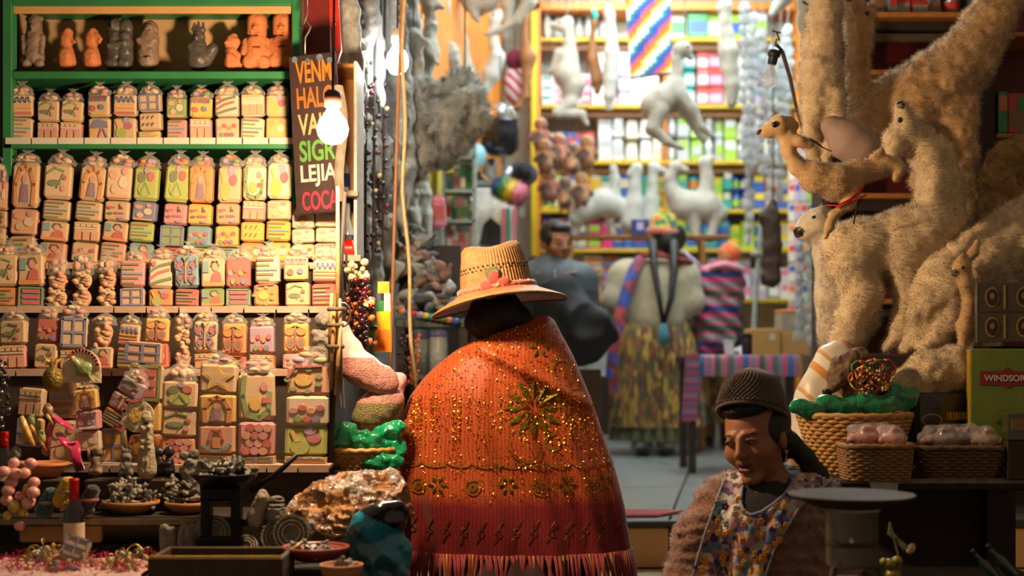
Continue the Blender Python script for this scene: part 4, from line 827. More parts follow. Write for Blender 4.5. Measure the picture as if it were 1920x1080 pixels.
def bulb(name, lab, x, y, d, rw, hh, col, strength, base):
    t = thing(name, lab, 'light bulb', W(x, y, d))
    m = bpy.data.materials.new(name + ' glow'); m.use_nodes = True; n = m.node_tree.nodes; n.clear(); e = n.new('ShaderNodeEmission'); e.inputs[0].default_value = col + (1,); e.inputs[1].default_value = strength
    ou = n.new('ShaderNodeOutputMaterial'); m.node_tree.links.new(e.outputs[0], ou.inputs[0])
    MB().lathe([(.0001, -hh), (rw * .55, -hh * .88), (rw * .92, -hh * .5), (rw, -hh * .1), (rw * .86, hh * .35), (rw * .5, hh * .75), (rw * .36, hh)], n=20).build('glass', m, t, True)
    MB().lathe([(rw * .38, hh), (rw * .4, hh * 1.1), (rw * .55, hh * 1.12), (rw * .55, hh * 1.9), (rw * .3, hh * 2.05), (.0001, hh * 2.06)], n=16).build('socket', base, t, True)
    MB().tube([(0, 0, hh * 2), (.004, .002, hh * 2 + .3), (0, .01, hh * 2 + .75)], .0035, 6).build('cord', m_dark, t)
    return t
bulb('glowing_bulb', 'glowing warm bare bulb hanging in front of the lettered sign', 624, 238, 3.82, .042, .048, (1., .71, .43), BULB_WARM, M('brown bakelite', '#4a2c22', .4))
pp = thing('curled_paper', 'strip of white paper, coloured dark, hanging behind the glowing bulb', 'paper', W(634, 160, 4.26)); s_ = 4.22 / F
b = MB(); g = []
for j in range(12):
    z = -j * 20 * s_; x = 6 * sin(j * .5) * s_ + j * .9 * s_; g.append([(x - 9 * s_, .01 * sin(j * .6), z), (x, -.012 + .01 * sin(j * .6), z), (x + 9 * s_, .01 * sin(j * .6), z)])
b.loft(g, closed=False); o = b.build('strip', M('thin darkened paper', '#4a3e30', .8, var=.4, scale=20), pp, True)  # white strip coloured dark to hold down the bulb's glare on it
wb = thing('wall_box', 'narrow plywood wall box with open shelves of bottles beside the sign', 'cabinet', W(648, 480, 4.62)); s_ = 4.62 / F; L_ = wb.location
m_wb = M('honey plywood', '#c98a4a', .5, var=.1, scale=8); m_wht = M('white painted edge', '#d8d2c2', .5)
def wbx(name, x, y, z, w, dd, h, mat): return MB().box((x * s_, y, z * s_), (w * s_, dd, h * s_), bev=.002).build(name, mat, wb)
wbx('back_panel', -4, .22, 178, 46, .012, 376, m_wb); wbx('side_panel', 18, .11, 178, 6, .22, 376, m_wht); wbx('side_panel', -30, .11, 178, 6, .22, 376, m_wb)
for z in (0, 120, 358): wbx('shelf_board', -6, .11, z, 50, .21, 8, m_wb)
wbx('ledge', 4, -.03, 114, 44, .05, 10, M('grey cardboard', '#9a8f7e', .8)); wbx('ledge', 8, -.03, -6, 48, .06, 12, M('grey cardboard'))
m_pgl = M('pale spirit glass', '#c4ccd2', .12, coat=.8); m_blue = M('blue label', '#2c48a0', .5)
for q, (x, z, k, lab) in enumerate(((640, 124, 1., 'clear bottle with blue label on the upper shelf of the wall box'), (648, 4, 1.1, 'clear bottle with blue label on the lower shelf of the wall box'))):
    t = thing('spirit_bottle', lab, 'bottle', W(x, 480 - z + (2 if z else -2), 4.62) + Vector((0, .06, .004))); r = 11 * s_ * k
    MB().lathe([(r * .9, 0), (r, .006), (r, 44 * s_ * k), (r * .4, 64 * s_ * k), (r * .36, 92 * s_ * k)], n=18).build('body', m_pgl, t, True)
    MB().lathe([(r * 1.03, 8 * s_ * k), (r * 1.03, 34 * s_ * k)], n=18, caps=False).build('label', m_blue, t, True)
    MB().lathe([(r * .42, 90 * s_ * k), (r * .42, 98 * s_ * k), (.0001, 98 * s_ * k)], n=12).build('cap', m_blue if q else m_foil, t, True)
for q in range(5):
    t = thing('red_chili', 'glossy red chili pod, %s from the pole, hung in the wall box' % ORD[q], 'chili', W(646 + q * 3, 450, 4.585)); t['group'] = 'chili pods in the wall box'
    MB().tube([(0, 0, 0), (2 * s_, -.004, -16 * s_), (4 * s_, -.004, -32 * s_), (1 * s_, 0, -44 * s_)], [.006, .007, .005, .001], 7).build('body', M('chili red', '#d0240e', .25, coat=.7), t, True)
    MB().tube([(0, 0, 0), (0, 0, 8 * s_)], .002, 5).build('stem', pal('dkgreen'), t)
rd = thing('red_board', 'red lacquered board with studs slanting down from above the sign', 'board', W(628, 124, 4.66)); s_ = 4.66 / F
m_redb = M('red lacquer', '#c22a1c', .3, coat=.5)
MB().prism([(-14 * s_, -4 * s_), (2 * s_, 0), (12 * s_, 30 * s_), (2 * s_, 200 * s_), (-14 * s_, 200 * s_), (-6 * s_, 24 * s_)], 0, .02).build('rail', m_redb, rd)
MB().prism([(-70 * s_, 30 * s_), (-10 * s_, 10 * s_), (-14 * s_, 200 * s_), (-70 * s_, 200 * s_)], .03, .045).build('panel', M('dark red board', '#6a1a16', .45, coat=.2), rd)
for z in (30, 80, 128): MB().ell((3 * s_ - z * .02 * s_, -.002, z * s_), (3 * s_, .004, 3 * s_), 8, 5).build('stud', M('silver bead'), rd, True)
# ------------------------------------------------------------------ pole with bamboo bundle, fruit cluster, glitter bags, green bags
po = thing('dark_pole', 'thin dark wooden pole at the edge of the sweets stall', 'pole', W(612, 1010, 4.05)); s_ = 4.05 / F
MB().tube([(0, 0, -.35), (8 * s_, 0, 200 * s_), (22 * s_, 0, 430 * s_), (34 * s_, 0, 650 * s_)], [.012, .011, .009, .006], 9).build('shaft', m_dark, po, True)
bm = thing('cane_bundle', 'bundle of dried canes tied to the dark pole', 'cane bundle', W(630, 740, 4.0)); s_ = 4.0 / F; m_cane = M('dried cane', '#9a7444', .5, var=.25, scale=40, bump=.2)
for i, (x0, x1, zb, zt) in enumerate(((-12, -8, 60, 190), (-4, 2, 30, 200), (4, 4, 40, 390), (10, 8, 20, 180), (-8, -2, 10, 160), (2, 10, 0, 130))):
    MB().tube([(x0 * s_, -.004 * i, zb * s_), ((x0 + x1) / 2 * s_, -.004 * i - .003, (zb + zt) / 2 * s_), (x1 * s_, -.004 * i, zt * s_)], [.006, .0065, .005], 7).build('cane', m_cane, bm, True)
for z in (130, 160, 90): MB().lathe([(15 * s_, -4 * s_), (17 * s_, 0), (15 * s_, 4 * s_)], (0, -.006, z * s_), 16, caps=False).build('tie', M('grey twine', '#6c5c48', .9), bm, True)
MB().tube([(14 * s_ + 14 * s_ * cos(a), -.012, 150 * s_ + 22 * s_ * sin(a)) for a in np.linspace(-1.6, 2.4, 12)], .0028, 6).build('wire_loop', M('steel wire'), bm, True)
for x in (2, 8, 14): MB().tube([(x * s_, -.01, 30 * s_), ((x + 3) * s_, -.01, -24 * s_)], .002, 5).build('twine_end', M('grey twine'), bm)
fc = thing('seed_garland', 'dark garland of seeds, beads and dried fruit hanging beside the pole', 'garland', W(682, 660, 4.3)); s_ = 4.3 / F
MB().tube([(-30 * s_, .02, 0), (-34 * s_, .02, 190 * s_)], .004, 5).build('cord', m_dark, fc)
SEED = [MB().ell((0, 0, 0), (.011, .010, .012), 9, 6).mesh('seed', m, True) for m in (M('ivory seed', '#d8c090', .4, coat=.4), M('dark seed', '#2a1412', .35, coat=.5), M('maroon seed', '#5c1420', .35, coat=.5), M('orange seed', '#c86a2a', .4, coat=.4))]
for i in range(150):
    z = rng.random(); x = -36 + 40 * rng.random() + (1 - z) * 26 * rng.random(); k = (0 if z > .8 else rng.choice((1, 1, 2, 2, 1, 3)))
    inst('seed', SEED[k], fc, (x * s_, rng.uniform(-.03, .04), (10 + z * 160) * s_), (rng.random() * 3, rng.random() * 3, 0), rng.uniform(.6, 1.15))
for i in range(14):
    a = i * 2.4; inst('berry', SEED[(0, 3, 2, 0)[i % 4]], fc, (12 * s_ + 9 * s_ * cos(a) * (i / 14) ** .5, -.035, 92 * s_ + 9 * s_ * sin(a) * (i / 14) ** .5), (0, 0, 0), .5)
fg = thing('paper_flag', 'yellow and orange paper flag with white and green squares hanging by the cords', 'flag', W(718, 660, 4.5)); s_ = 4.5 / F
for x0, x1, z0, z1, c in ((-14, 16, 0, 42, '#f08010'), (-12, 14, 42, 76, '#eeb81a'), (-12, 2, 76, 96, '#3a8a4a'), (2, 14, 76, 110, '#e8e0d0'), (-10, 12, 110, 132, '#e0a83a')):
    MB().add([(x0 * s_, 0, z0 * s_), (x1 * s_, .004, z0 * s_), (x1 * s_, -.004, z1 * s_), (x0 * s_, .002, z1 * s_), (x0 * s_, .003, z0 * s_), (x1 * s_, .007, z0 * s_), (x1 * s_, -.001, z1 * s_), (x0 * s_, .005, z1 * s_)], [(0, 1, 2, 3), (7, 6, 5, 4), (0, 4, 5, 1), (1, 5, 6, 2), (2, 6, 7, 3), (3, 7, 4, 0)]).build('panel', M('paper ' + c, c, .7, var=.06), fg)
m_pinkg = M('pink glitter filling', '#d08a7c', .35, var=.5, scale=220, bump=.8, bscale=260, coat=.8); m_pinkf = film('pink clear bag', (1, .86, .84), .45, .1, (.95, .6, .58), 30)
def pouch(name, lab, x, y, d, prims, mats, matfn, amp, cat='bag', grp=None, hh=.004, k=.02, fs=26):
    s = d / F; t = thing(name, lab, cat, W(x, y, d), group=grp); b = Blob(k)
    for px_, pz, rx, rz, dy in prims: b.ell((px_ * s, dy, pz * s), (rx * s, min(rx, rz) * .75 * s, rz * s))
    b.build('body', hh, mats, t, disp=lambda G: amp * (.3 - np.abs(vnoise(G, fs, 2))) + amp * .4 * vnoise(G, fs * 2.3, 5), matfn=matfn, relax=0); return t
pouch('glitter_bag', 'clear bag of pink glitter hanging from the cane bundle', 682, 715, 4.22, [(-38, 98, 7, 16, 0), (-34, 76, 14, 28, 0), (-24, 50, 24, 34, 0), (-6, 24, 36, 32, 0), (22, 8, 38, 26, 0), (40, -6, 26, 20, 0)], [m_pinkg, M('pale glossy plastic', '#ecd0c4', .15, coat=1)], lambda c: (c[:, 2] > .07).astype(int), .0035)
pouch('glitter_bag', 'clear bag of gold-green glitter below the pink one', 705, 800, 4.24, [(0, 30, 42, 36, 0), (20, 50, 34, 30, 0), (-16, 14, 30, 22, 0)], [M('gold green glitter', '#8a7a4a', .35, var=.6, scale=240, bump=.8, bscale=260, coat=.6), m_pinkg], lambda c: (c[:, 2] > .07).astype(int), .0035)
pouch('pink_pouch', 'pink cloth pouch with square top behind the glitter bags', 733, 760, 4.33, [(0, 24, 24, 26, 0), (-14, 48, 14, 14, 0), (14, 48, 14, 14, 0), (0, 44, 22, 14, 0)], [M('pink cotton', '#d79a94', .7, sheen=.3)], None, .005)
m_gpl = M('green plastic bag', '#0f8a58', .18, var=.35, scale=30, bump=.5, bscale=60, coat=1.)
GB = 'green plastic bags on the small basket'
pouch('green_bag', 'green plastic bag bulging on the small basket near the pole', 662, 845, 4.12, [(-20, 26, 34, 28, 0), (16, 16, 36, 22, 0), (-36, 10, 14, 14, 0)], [m_gpl], None, .014, grp=GB)
pouch('green_bag', 'green plastic bag twisted behind the orange shawl', 722, 850, 4.14, [(-10, 30, 30, 16, 0), (16, 44, 22, 18, 0), (10, 6, 30, 20, 0)], [m_gpl], None, .014, grp=GB)
pouch('green_bag', 'green plastic bag drooping lowest beside the orange shawl', 720, 880, 4.08, [(0, 14, 34, 20, 0), (-24, 2, 20, 14, 0)], [m_gpl], None, .014, grp=GB)
def basket(name, lab, x, y, d, rt, rb, h, mat, n=44, rows=14, sy=.8, sq=False, z=None):
    s = d / F; p = W(x, y, d)
    if z is not None: p.z = z
    t = thing(name, lab, 'basket', p); rings = 0
    def rad(a, r): return r * s * ((abs(cos(a)) ** 6 + abs(sin(a)) ** 6) ** (-1 / 6.) if sq else 1)
    for j in range(rows):
        f = j / (rows - 1); r = rb + (rt - rb) * f ** .8; z_ = h * s * f; pts = []
        for i in range(n * 2 + 1):
            a = pi * i / n; w = .0035 * (1 if (i // 2 + j) % 2 else -1)
            pts.append(((rad(a, r) + w) * cos(a), (rad(a, r) + w) * sin(a) * sy, z_))
        MB().tube(pts, h * s / rows * .62, 5).build('weave', mat, t, True)
    b = MB()
    for i in range(0, n, 2):
        a = 2 * pi * i / n; b = MB().tube([((rad(a, rb + (rt - rb) * f ** .8)) * cos(a), rad(a, rb + (rt - rb) * f ** .8) * sin(a) * sy, h * s * f) for f in (0, .33, .66, 1)], .003, 5); b.build('stake', mat, t)
    MB().tube([(rad(2 * pi * i / 40, rt + 1.5) * cos(2 * pi * i / 40), rad(2 * pi * i / 40, rt + 1.5) * sin(2 * pi * i / 40) * sy, h * s + .004 + .003 * (i % 2)) for i in range(41)], .008, 7).build('rim', mat, t, True)
    MB().lathe([(rb * s, .0), (rb * s, .008), (.0001, .008)], n=24, sy=sy).build('base', mat, t)
    return t
m_wick = M('straw wicker', '#b8894a', .55, var=.25, scale=30, bump=.2)
basket('round_basket', 'small flat wicker basket under the green plastic bags', 672, 878, 4.14, 66, 40, 32, m_wick, rows=7)
# ------------------------------------------------------------------ second bulb and its cords
b2 = bulb('glowing_bulb', 'glowing white bulb hanging on cords before the shop', 745, 112, 5.1, .040, .055, (.93, .97, 1.), BULB_COOL, M('pale plastic', '#c8bcae', .4))
c1 = thing('lamp_cord', 'straight brown cord hanging beside the white bulb', 'cord', W(752, 0, 5.0)); s_ = 5.0 / F
MB().tube([(0, 0, 150 * s_), (2 * s_, 0, 0), (-6 * s_, .0, -200 * s_), (-12 * s_, 0, -400 * s_), (-18 * s_, 0, -600 * s_), (-20 * s_, 0, -690 * s_)], .0065, 7).build('body', M('brown flex', '#a8704a', .5), c1, True)
c2 = thing('lamp_cord', 'wavy cream rope hanging beside the white bulb down to the shawl', 'cord', W(757, 0, 4.9)); s_ = 4.9 / F
MB().tube([((3 * sin(i * 1.1) + (0 if i < 10 else (i - 10) * 2.6)) * s_, 0, (100 - i * 46) * s_) for i in range(19)], .0065, 7).build('body', M('cream rope', '#cfae7c', .7, bump=.4), c2, True)
# ------------------------------------------------------------------ back wall shelving of the shop
SD = 10.30
def critter(name, lab, cat, d, anchor, chains, ells, mats, h=.006, k=.02, grp=None, matfn=None, furs=None, eyes=(), extra=(), amp=0., fr=40):
    """a dried animal traced as limbs: chains of (x, y, depth, radius) in picture units at distance d"""
    s = d / F; A = W(anchor[0], anchor[1], d); t = thing(name, lab, cat, A, group=grp); b = Blob(k)
    def P(q): return ((q[0] - anchor[0]) * s, q[2] * s, -(q[1] - anchor[1]) * s)
    for c in chains:
        for p, q in zip(c[:-1], c[1:]): b.cap(P(p), P(q), p[3] * s, q[3] * s)
    for e in ells: b.ell(P(e), (e[3] * s, e[4] * s, e[5] * s), (0, R(e[6]) if len(e) > 6 else 0, 0))
    me = b.mesh('body', h, mats, disp=(lambda G: amp * vnoise(G, fr, 3) + amp * .6 * vnoise(G, fr * 2.3, 6)) if amp else None, matfn=(lambda c: matfn(c, s, anchor)) if matfn else None)
    o = inst('body', me, t)
    if furs: fur('fur', me, furs[0], furs[1], furs[2], furs[3], t, seed=len(lab), **(furs[4] if len(furs) > 4 else {}))
    for e in eyes: MB().ell((0, 0, 0), e[3] * s, 10, 8).build('eye', M('dark glass eye', '#120a08', .1, coat=1), t, True, P(e))
    if name == 'hanging_llama' or name == 'fluffy_llama_skin':
        q = min((q for c in chains for q in c), key=lambda q: q[1]); a = P(q); MB().tube([a, (a[0], a[1], max(CEIL - A.z, a[2] + .05))], .004, 5).build('string', M('grey cord', '#7a746a', .8), t)
    for (nm, pts, r, mt) in extra: MB().tube([P(q) for q in pts], [q[3] * s for q in pts] if r is None else r, 8).build(nm, mt, t, True)
    return t
sh = thing('shop_shelving', 'orange and yellow shelving across the back wall of the shop', 'shelf', W(1230, 860, SD))
L_ = sh.location
def sbox(name, x0, x1, y0, y1, d0, d1, mat, t=sh):
    l = t.location; p, q = W(x0, y1, d0), W(x1, y0, d0); return MB().box(((p.x + q.x) / 2 - l.x, (d0 + d1) / 2 - l.y, (p.z + q.z) / 2 - l.z), (q.x - p.x, d1 - d0, q.z - p.z), bev=.004).build(name, mat, t)
m_brn = M('brown varnished wood', '#8a5a24', .5, var=.15)
for x, w in ((1003, 10), (1246, 4), (1494, 10)): sbox('upright', x, x + w, -60, 862, SD - .02, SD + .30, m_orange)
sbox('yellow_post', 996, 1006, 20, 480, SD - .06, SD - .025, m_yellow)
sbox('top_beam', 1003, 1500, 3, 18, SD - .02, SD + .3, m_orange)
for y in (70, 196, 301, 392, 466, 560, 680): sbox('shelf_board', 1013, 1496, y, y + 7, SD - .01, SD + .3, M('mustard shelf edge', '#cfae2e', .5, var=.2, scale=8)); 
for y in (80, 206, 311): sbox('under_rail', 1013, 1496, y, y + 14, SD + .05, SD + .07, m_brn)
sbox('back_panel', 1005, 1500, -60, 862, SD + .3, SD + .32, M('pale grey board', '#b8b8ae', .7))
PC = dict(white='#e4e6e4', cream='#dcd2b8', silver='#b4bab8', teal='#3a9a92', blue='#3a5ea8', navy='#28366e', red='#c23a34', pink='#de7f96', magenta='#cf2f72', orange='#dc7a2e', yellow='#e2c326', lime='#9ac23c', green='#3a8f4c', lilac='#b4a4c8', brown='#8a6242', grey='#8f948e')
def pm(c): return M('print ' + c, PC[c], .4, var=.12, scale=18, coat=.3)
PBX = {}
def pbox(c1, c2, kind):
    if (c1, c2, kind) in PBX: return PBX[c1, c2, kind]
    b = MB(); l = MB()
    if kind == 0: b.box((0, .5, .5), (1, 1, 1), bev=.03); l.box((0, -.01, .4), (.86, .02, .46))
    elif kind == 1: b.box((0, .5, .5), (1, 1, 1), bev=.03); l.box((0, -.01, .72), (.8, .02, .36))
    elif kind == 2: b.lathe([(.45, 0), (.48, .04), (.48, .7), (.3, .84), (.22, .86), (.22, .9), (.28, .9), (.28, 1.), (.0001, 1.)], (0, .5, 0), 14); l.lathe([(.49, .16), (.49, .56)], (0, .5, 0), 14, caps=False)
    else: b.box((0, .5, .46), (.96, .8, .92), taper=.82, bev=.08); b.box((0, .5, .96), (.6, .1, .08)); l.box((0, .06, .46), (.66, .02, .4))
    PBX[c1, c2, kind] = (b.mesh('product', pm(c1), kind == 2), l.mesh('label', pm(c2), kind == 2)); return PBX[c1, c2, kind]
def stock(x0, x1, yb, h0, h1, w0, w1, cols, where, d=SD + .05, kinds=(0, 1, 0, 2), depth=.12, lay=1, grp=None, skip=()):
    x = x0; i = 0; s = d / F
    while x < x1 - w0 * .5 and i < 20:
        w = rng.uniform(w0, w1); hh = rng.uniform(h0, h1); c1, c2 = rng.sample(cols, 2); k = rng.choice(kinds); bm_, lm = pbox(c1, c2, k)
        for v in range(lay):
            dd = d + rng.uniform(0, .05); o = inst(('product_box', 'product_box', 'product_jar', 'product_packet')[k], bm_, None, W(x + w / 2, yb - v * hh - (.5 if v else .0), d) + Vector((0, dd - d, .001)), (0, 0, R(rng.uniform(-4, 4))), (w * .94 * s, depth, hh * .985 * s))
            tag(o, '%s %s, %s print, %s%s from left, %s' % (c1, ('box', 'box', 'jar', 'packet')[k], c2, (('bottom', 'second', 'third', 'fourth')[v] + ' layer, ') if lay > 1 else '', ORD[i], where), ('box', 'box', 'jar', 'packet')[k], grp or 'goods on the ' + where)
            inst('label', lm, o)
        x += w; i += 1
stock(1018, 1160, 70, 30, 50, 13, 22, ['silver', 'white', 'grey', 'silver', 'cream'], 'top shelf', kinds=(2, 2, 3))
stock(1252, 1440, 70, 44, 54, 26, 46, ['white', 'blue', 'orange', 'white', 'green', 'cream', 'lime'], 'top shelf beyond the striped cloth', kinds=(0, 1))
stock(1016, 1110, 196, 17, 20, 15, 20, ['silver', 'teal', 'white', 'pink', 'cream'], 'second shelf near the yellow post', lay=3, kinds=(0, 1))
stock(1110, 1244, 196, 24, 30, 20, 30, ['white', 'cream', 'pink', 'white', 'lilac', 'silver'], 'second shelf below the striped cloth', kinds=(0, 1, 3), lay=4)
stock(1252, 1490, 196, 32, 38, 18, 30, ['white', 'white', 'cream', 'teal', 'silver', 'red', 'lilac'], 'second shelf beside the big pale llama', kinds=(0, 1, 3), lay=3)
stock(1016, 1120, 301, 26, 34, 14, 20, ['brown', 'yellow', 'red', 'blue', 'cream'], 'third shelf near the yellow post', lay=2, kinds=(0, 2))
stock(1122, 1244, 301, 40, 46, 18, 28, ['white', 'white', 'silver', 'cream'], 'third shelf middle', kinds=(1, 3, 3), lay=2)
stock(1252, 1490, 301, 40, 46, 18, 28, ['white', 'silver', 'cream', 'lime', 'white'], 'third shelf far end', kinds=(1, 3, 2), lay=2)
stock(1016, 1244, 392, 30, 38, 14, 22, ['lime', 'yellow', 'blue', 'teal', 'white', 'green', 'orange', 'cream'], 'fourth shelf middle', kinds=(0, 1, 2), lay=2)
stock(1252, 1490, 392, 30, 38, 16, 24, ['yellow', 'blue', 'orange', 'white', 'teal', 'lime', 'cream'], 'fourth shelf far end', kinds=(0, 1, 2), lay=2)
stock(1016, 1244, 466, 24, 32, 16, 30, ['pink', 'lime', 'magenta', 'blue', 'cream'], 'fifth shelf middle', lay=2, kinds=(0, 1))
stock(1252, 1490, 466, 22, 30, 20, 34, ['yellow', 'blue', 'lime', 'silver', 'teal'], 'fifth shelf far end', lay=2, kinds=(0, 1))
stock(1094, 1244, 560, 17, 21, 24, 40, ['pink', 'lilac', 'cream', 'orange', 'white', 'lime'], 'sixth shelf middle', lay=4, kinds=(0, 1))
stock(1252, 1490, 560, 24, 40, 20, 34, ['pink', 'white', 'grey', 'lilac', 'cream'], 'sixth shelf far end', lay=2, kinds=(0, 1))
# packets pinned on the right wall
for q, (x, d, c) in enumerate(((1488, 9.9, 'cream'), (1500, 9.5, 'lilac'), (1512, 9.1, 'silver'), (1524, 8.8, 'lime'))):
    for v in range(9):
        bm_, lm = pbox(*[(c, 'blue'), (c, 'orange'), (c, 'red')][(q + v) % 3], 1); s = d / F
        o = inst('wall_packet', bm_, None, W(x, 300 + v * 38, d), (0, 0, R(-50)), (26 * s, .02, 34 * s)); tag(o, '%s packet, %s from above, %s hanging strip on the right wall' % (c, ORD[v], ORD[q]), 'packet', 'packets hung on the right wall'); inst('label', lm, o)
# ------------------------------------------------------------------ striped cloth
m_zig = bpy.data.materials.new('diagonal woven stripes'); m_zig.use_nodes = True
def _zig():
    nt = m_zig.node_tree; N = nt.nodes; L = nt.links; b = N['Principled BSDF']; tc = N.new('ShaderNodeTexCoord')
    sn = N.new('ShaderNodeVectorMath'); sn.operation = 'SNAP'; sn.inputs[1].default_value = (.021, 1, .021); L.new(tc.outputs['Object'], sn.inputs[0])
    sp = N.new('ShaderNodeSeparateXYZ'); L.new(sn.outputs[0], sp.inputs[0]); m1 = N.new('ShaderNodeMath'); m1.operation = 'MULTIPLY_ADD'; m1.inputs[1].default_value = -1.25; L.new(sp.outputs[0], m1.inputs[0]); L.new(sp.outputs[2], m1.inputs[2])
    m2 = N.new('ShaderNodeMath'); m2.operation = 'MULTIPLY'; m2.inputs[1].default_value = 4.6; L.new(m1.outputs[0], m2.inputs[0]); fr = N.new('ShaderNodeMath'); fr.operation = 'FRACT'; L.new(m2.outputs[0], fr.inputs[0])
    cr = N.new('ShaderNodeValToRGB'); cr.color_ramp.interpolation = 'CONSTANT'; e = cr.color_ramp.elements
    for _ in range(6): e.new(.5)
    for k, (p, c) in zip(e, ((0, '#2d4fa0'), (.14, '#1d8a86'), (.26, '#dfe4da'), (.42, '#dfe4da'), (.52, '#e9c63e'), (.64, '#e2762c'), (.80, '#c9506a'), (.9, '#5a4aa0'))): k.position = p; k.color = srgb(c) + (1,)
    L.new(fr.outputs[0], cr.inputs[0]); L.new(cr.outputs[0], b.inputs['Base Color']); b.inputs['Roughness'].default_value = .85
_zig()
t = thing('yellow_flowers', 'bunch of yellow flowers beside the black nylon bag', 'flowers', W(1104, 600, 8.6)); s_ = 8.6 / F
MB().lathe([(9 * s_, 0), (12 * s_, 20 * s_), (11 * s_, 20 * s_), (.0001, 2 * s_)], n=14).build('pot', pm('white'), t, True)
for i in range(9): MB().ell((0, 0, 0), (6 * s_, 6 * s_, 5 * s_), 8, 6).build('blossom', M('marigold', '#d89a10', .7), t, True, (rng.uniform(-13, 13) * s_, rng.uniform(-.03, .03), rng.uniform(24, 42) * s_))
for i in range(5): MB().tube([(0, 0, 8 * s_), (rng.uniform(-9, 9) * s_, 0, 28 * s_)], .004, 5).build('stalk', pal('dkgreen'), t)
MB().box((0, 0, (PF - t.location.z) / 2), (24 * s_, .1, t.location.z - PF - .002)).build('stand', m_dark, t)
cz = thing('striped_cloth', 'cloth of diagonal rainbow stripes hanging from the shop ceiling', 'cloth', W(1215, 145, 8.3)); s_ = 8.3 / F
b = MB(); g0 = []; g1 = []
for j in range(13):
    f = j / 12; a, c = -46 - 4 * (1 - f) + 14 * (1 - f) * 0 + 12 * 0, 50
    x0 = -32 + (-14) * f; x1 = 46 - 6 * f; z0 = (-2 + 230 * f) * s_; z1 = (8 + 230 * f) * s_
    r0 = [((x0 + (x1 - x0) * i / 10) * s_, .02 * sin(i * .9 + f * 2), z0 + (z1 - z0) * i / 10) for i in range(11)]
    g0.append(r0)
b.loft(g0, closed=False); g1 = [[(p[0], p[1] + .006, p[2]) for p in r] for r in g0]; b.loft([r[::-1] for r in g1], closed=False)
b.build('sheet', m_zig, cz, True)
MB().tube([(g0[0][0][0], g0[0][0][1], g0[0][0][2]), (g0[0][5][0], g0[0][5][1], g0[0][5][2]), (g0[0][10][0], g0[0][10][1], g0[0][10][2])], .008, 6).build('hem', m_dark, cz)
# ------------------------------------------------------------------ hanging and standing dried llamas in the shop
m_pale = M('pale dried hide', '#a5a192', .8, var=.12, scale=25, bump=.3, bscale=60, sheen=.3); m_white = M('whitish dried hide', '#b6b8ae', .75, var=.1, scale=25, bump=.3, bscale=60, sheen=.3)
m_bhide = M('brown dried hide', '#8a5c34', .7, var=.2, scale=25, bump=.3); m_ghide = M('grey dried hide', '#a4a49c', .85, var=.3, scale=25, bump=.4, bscale=60, sheen=.2); m_blk = M('black cloth', '#141416', .9, var=.2, sheen=.1)
GH = 'dried llamas hanging in the shop'
critter('hanging_llama', 'pale dried llama with long neck hanging before the orange wall', 'dried llama', 8.6, (868, 232), [[(850, 60, 0, 8), (858, 46, 0, 13), (866, 80, 0, 12), (870, 120, 0, 14), (872, 160, 0, 20), (868, 200, 0, 14), (866, 228, 0, 6)], [(880, 130, 4, 9), (890, 170, 6, 10), (886, 205, 6, 7)], [(848, 55, 2, 4), (842, 66, 2, 4)]], [], m_pale, .0065, .016, GH, eyes=[(851, 52, -11, 3)])
critter('hanging_llama', 'grey bundled llama head wrapped above the fluffy mass', 'dried llama', 8.0, (820, 140), [[(818, -20, 0, 24), (820, 20, 0, 24), (824, 38, 0, 8), (813, 70, 0, 5), (812, 100, 0, 9), (815, 130, 0, 22)], [(815, 120, 0, 18), (845, 95, 0, 14), (850, 120, 4, 14)]], [], m_ghide, .0065, .016, GH, amp=.008)
critter('hanging_llama', 'white dried llama with bowed head hanging beside the orange upright', 'dried llama', 8.9, (905, 196), [[(940, 26, 0, 9), (928, 34, 0, 12), (924, 60, 0, 9), (926, 85, 0, 10), (932, 108, 0, 15), (920, 140, 0, 17), (908, 168, 0, 10), (898, 192, 0, 5)], [(922, 110, 6, 8), (912, 140, 8, 8), (918, 160, 8, 5)]], [], m_white, .0065, .016, GH, eyes=[(926, 30, -11, 3)])
critter('hanging_llama', 'pale llama legs dangling from the ceiling near the orange upright', 'dried llama', 8.2, (940, 74), [[(1000, -40, 0, 16), (992, 4, 0, 13), (968, 38, 0, 8), (935, 58, 0, 6), (912, 64, 0, 5)], [(955, -40, 6, 14), (952, 10, 6, 11), (952, 44, 6, 8), (946, 68, 6, 5)], [(1000, -44, 0, 20), (940, -50, 0, 20)]], [], m_pale, .0065, .016, GH)
critter('hanging_llama', 'pale dried llama curled just under the ceiling', 'dried llama', 8.3, (890, 44), [[(868, -20, 0, 18), (885, 6, 0, 18), (915, 4, 0, 18), (930, -10, 0, 14)], [(884, 10, -6, 9), (890, 30, -6, 7), (897, 42, -6, 4)], [(905, 10, 6, 8), (902, 24, 6, 6)]], [], m_pale, .0065, .016, GH)
critter('hanging_llama', 'slim brown dried llama hanging against the orange upright', 'dried llama', 8.9, (982, 206), [[(990, -10, 0, 4), (986, 30, 0, 6), (985, 80, 0, 7), (990, 108, 0, 15), (988, 140, 0, 9), (985, 180, 0, 7), (972, 200, 0, 6), (962, 206, 0, 4)]], [], m_bhide, .006, .016, GH)
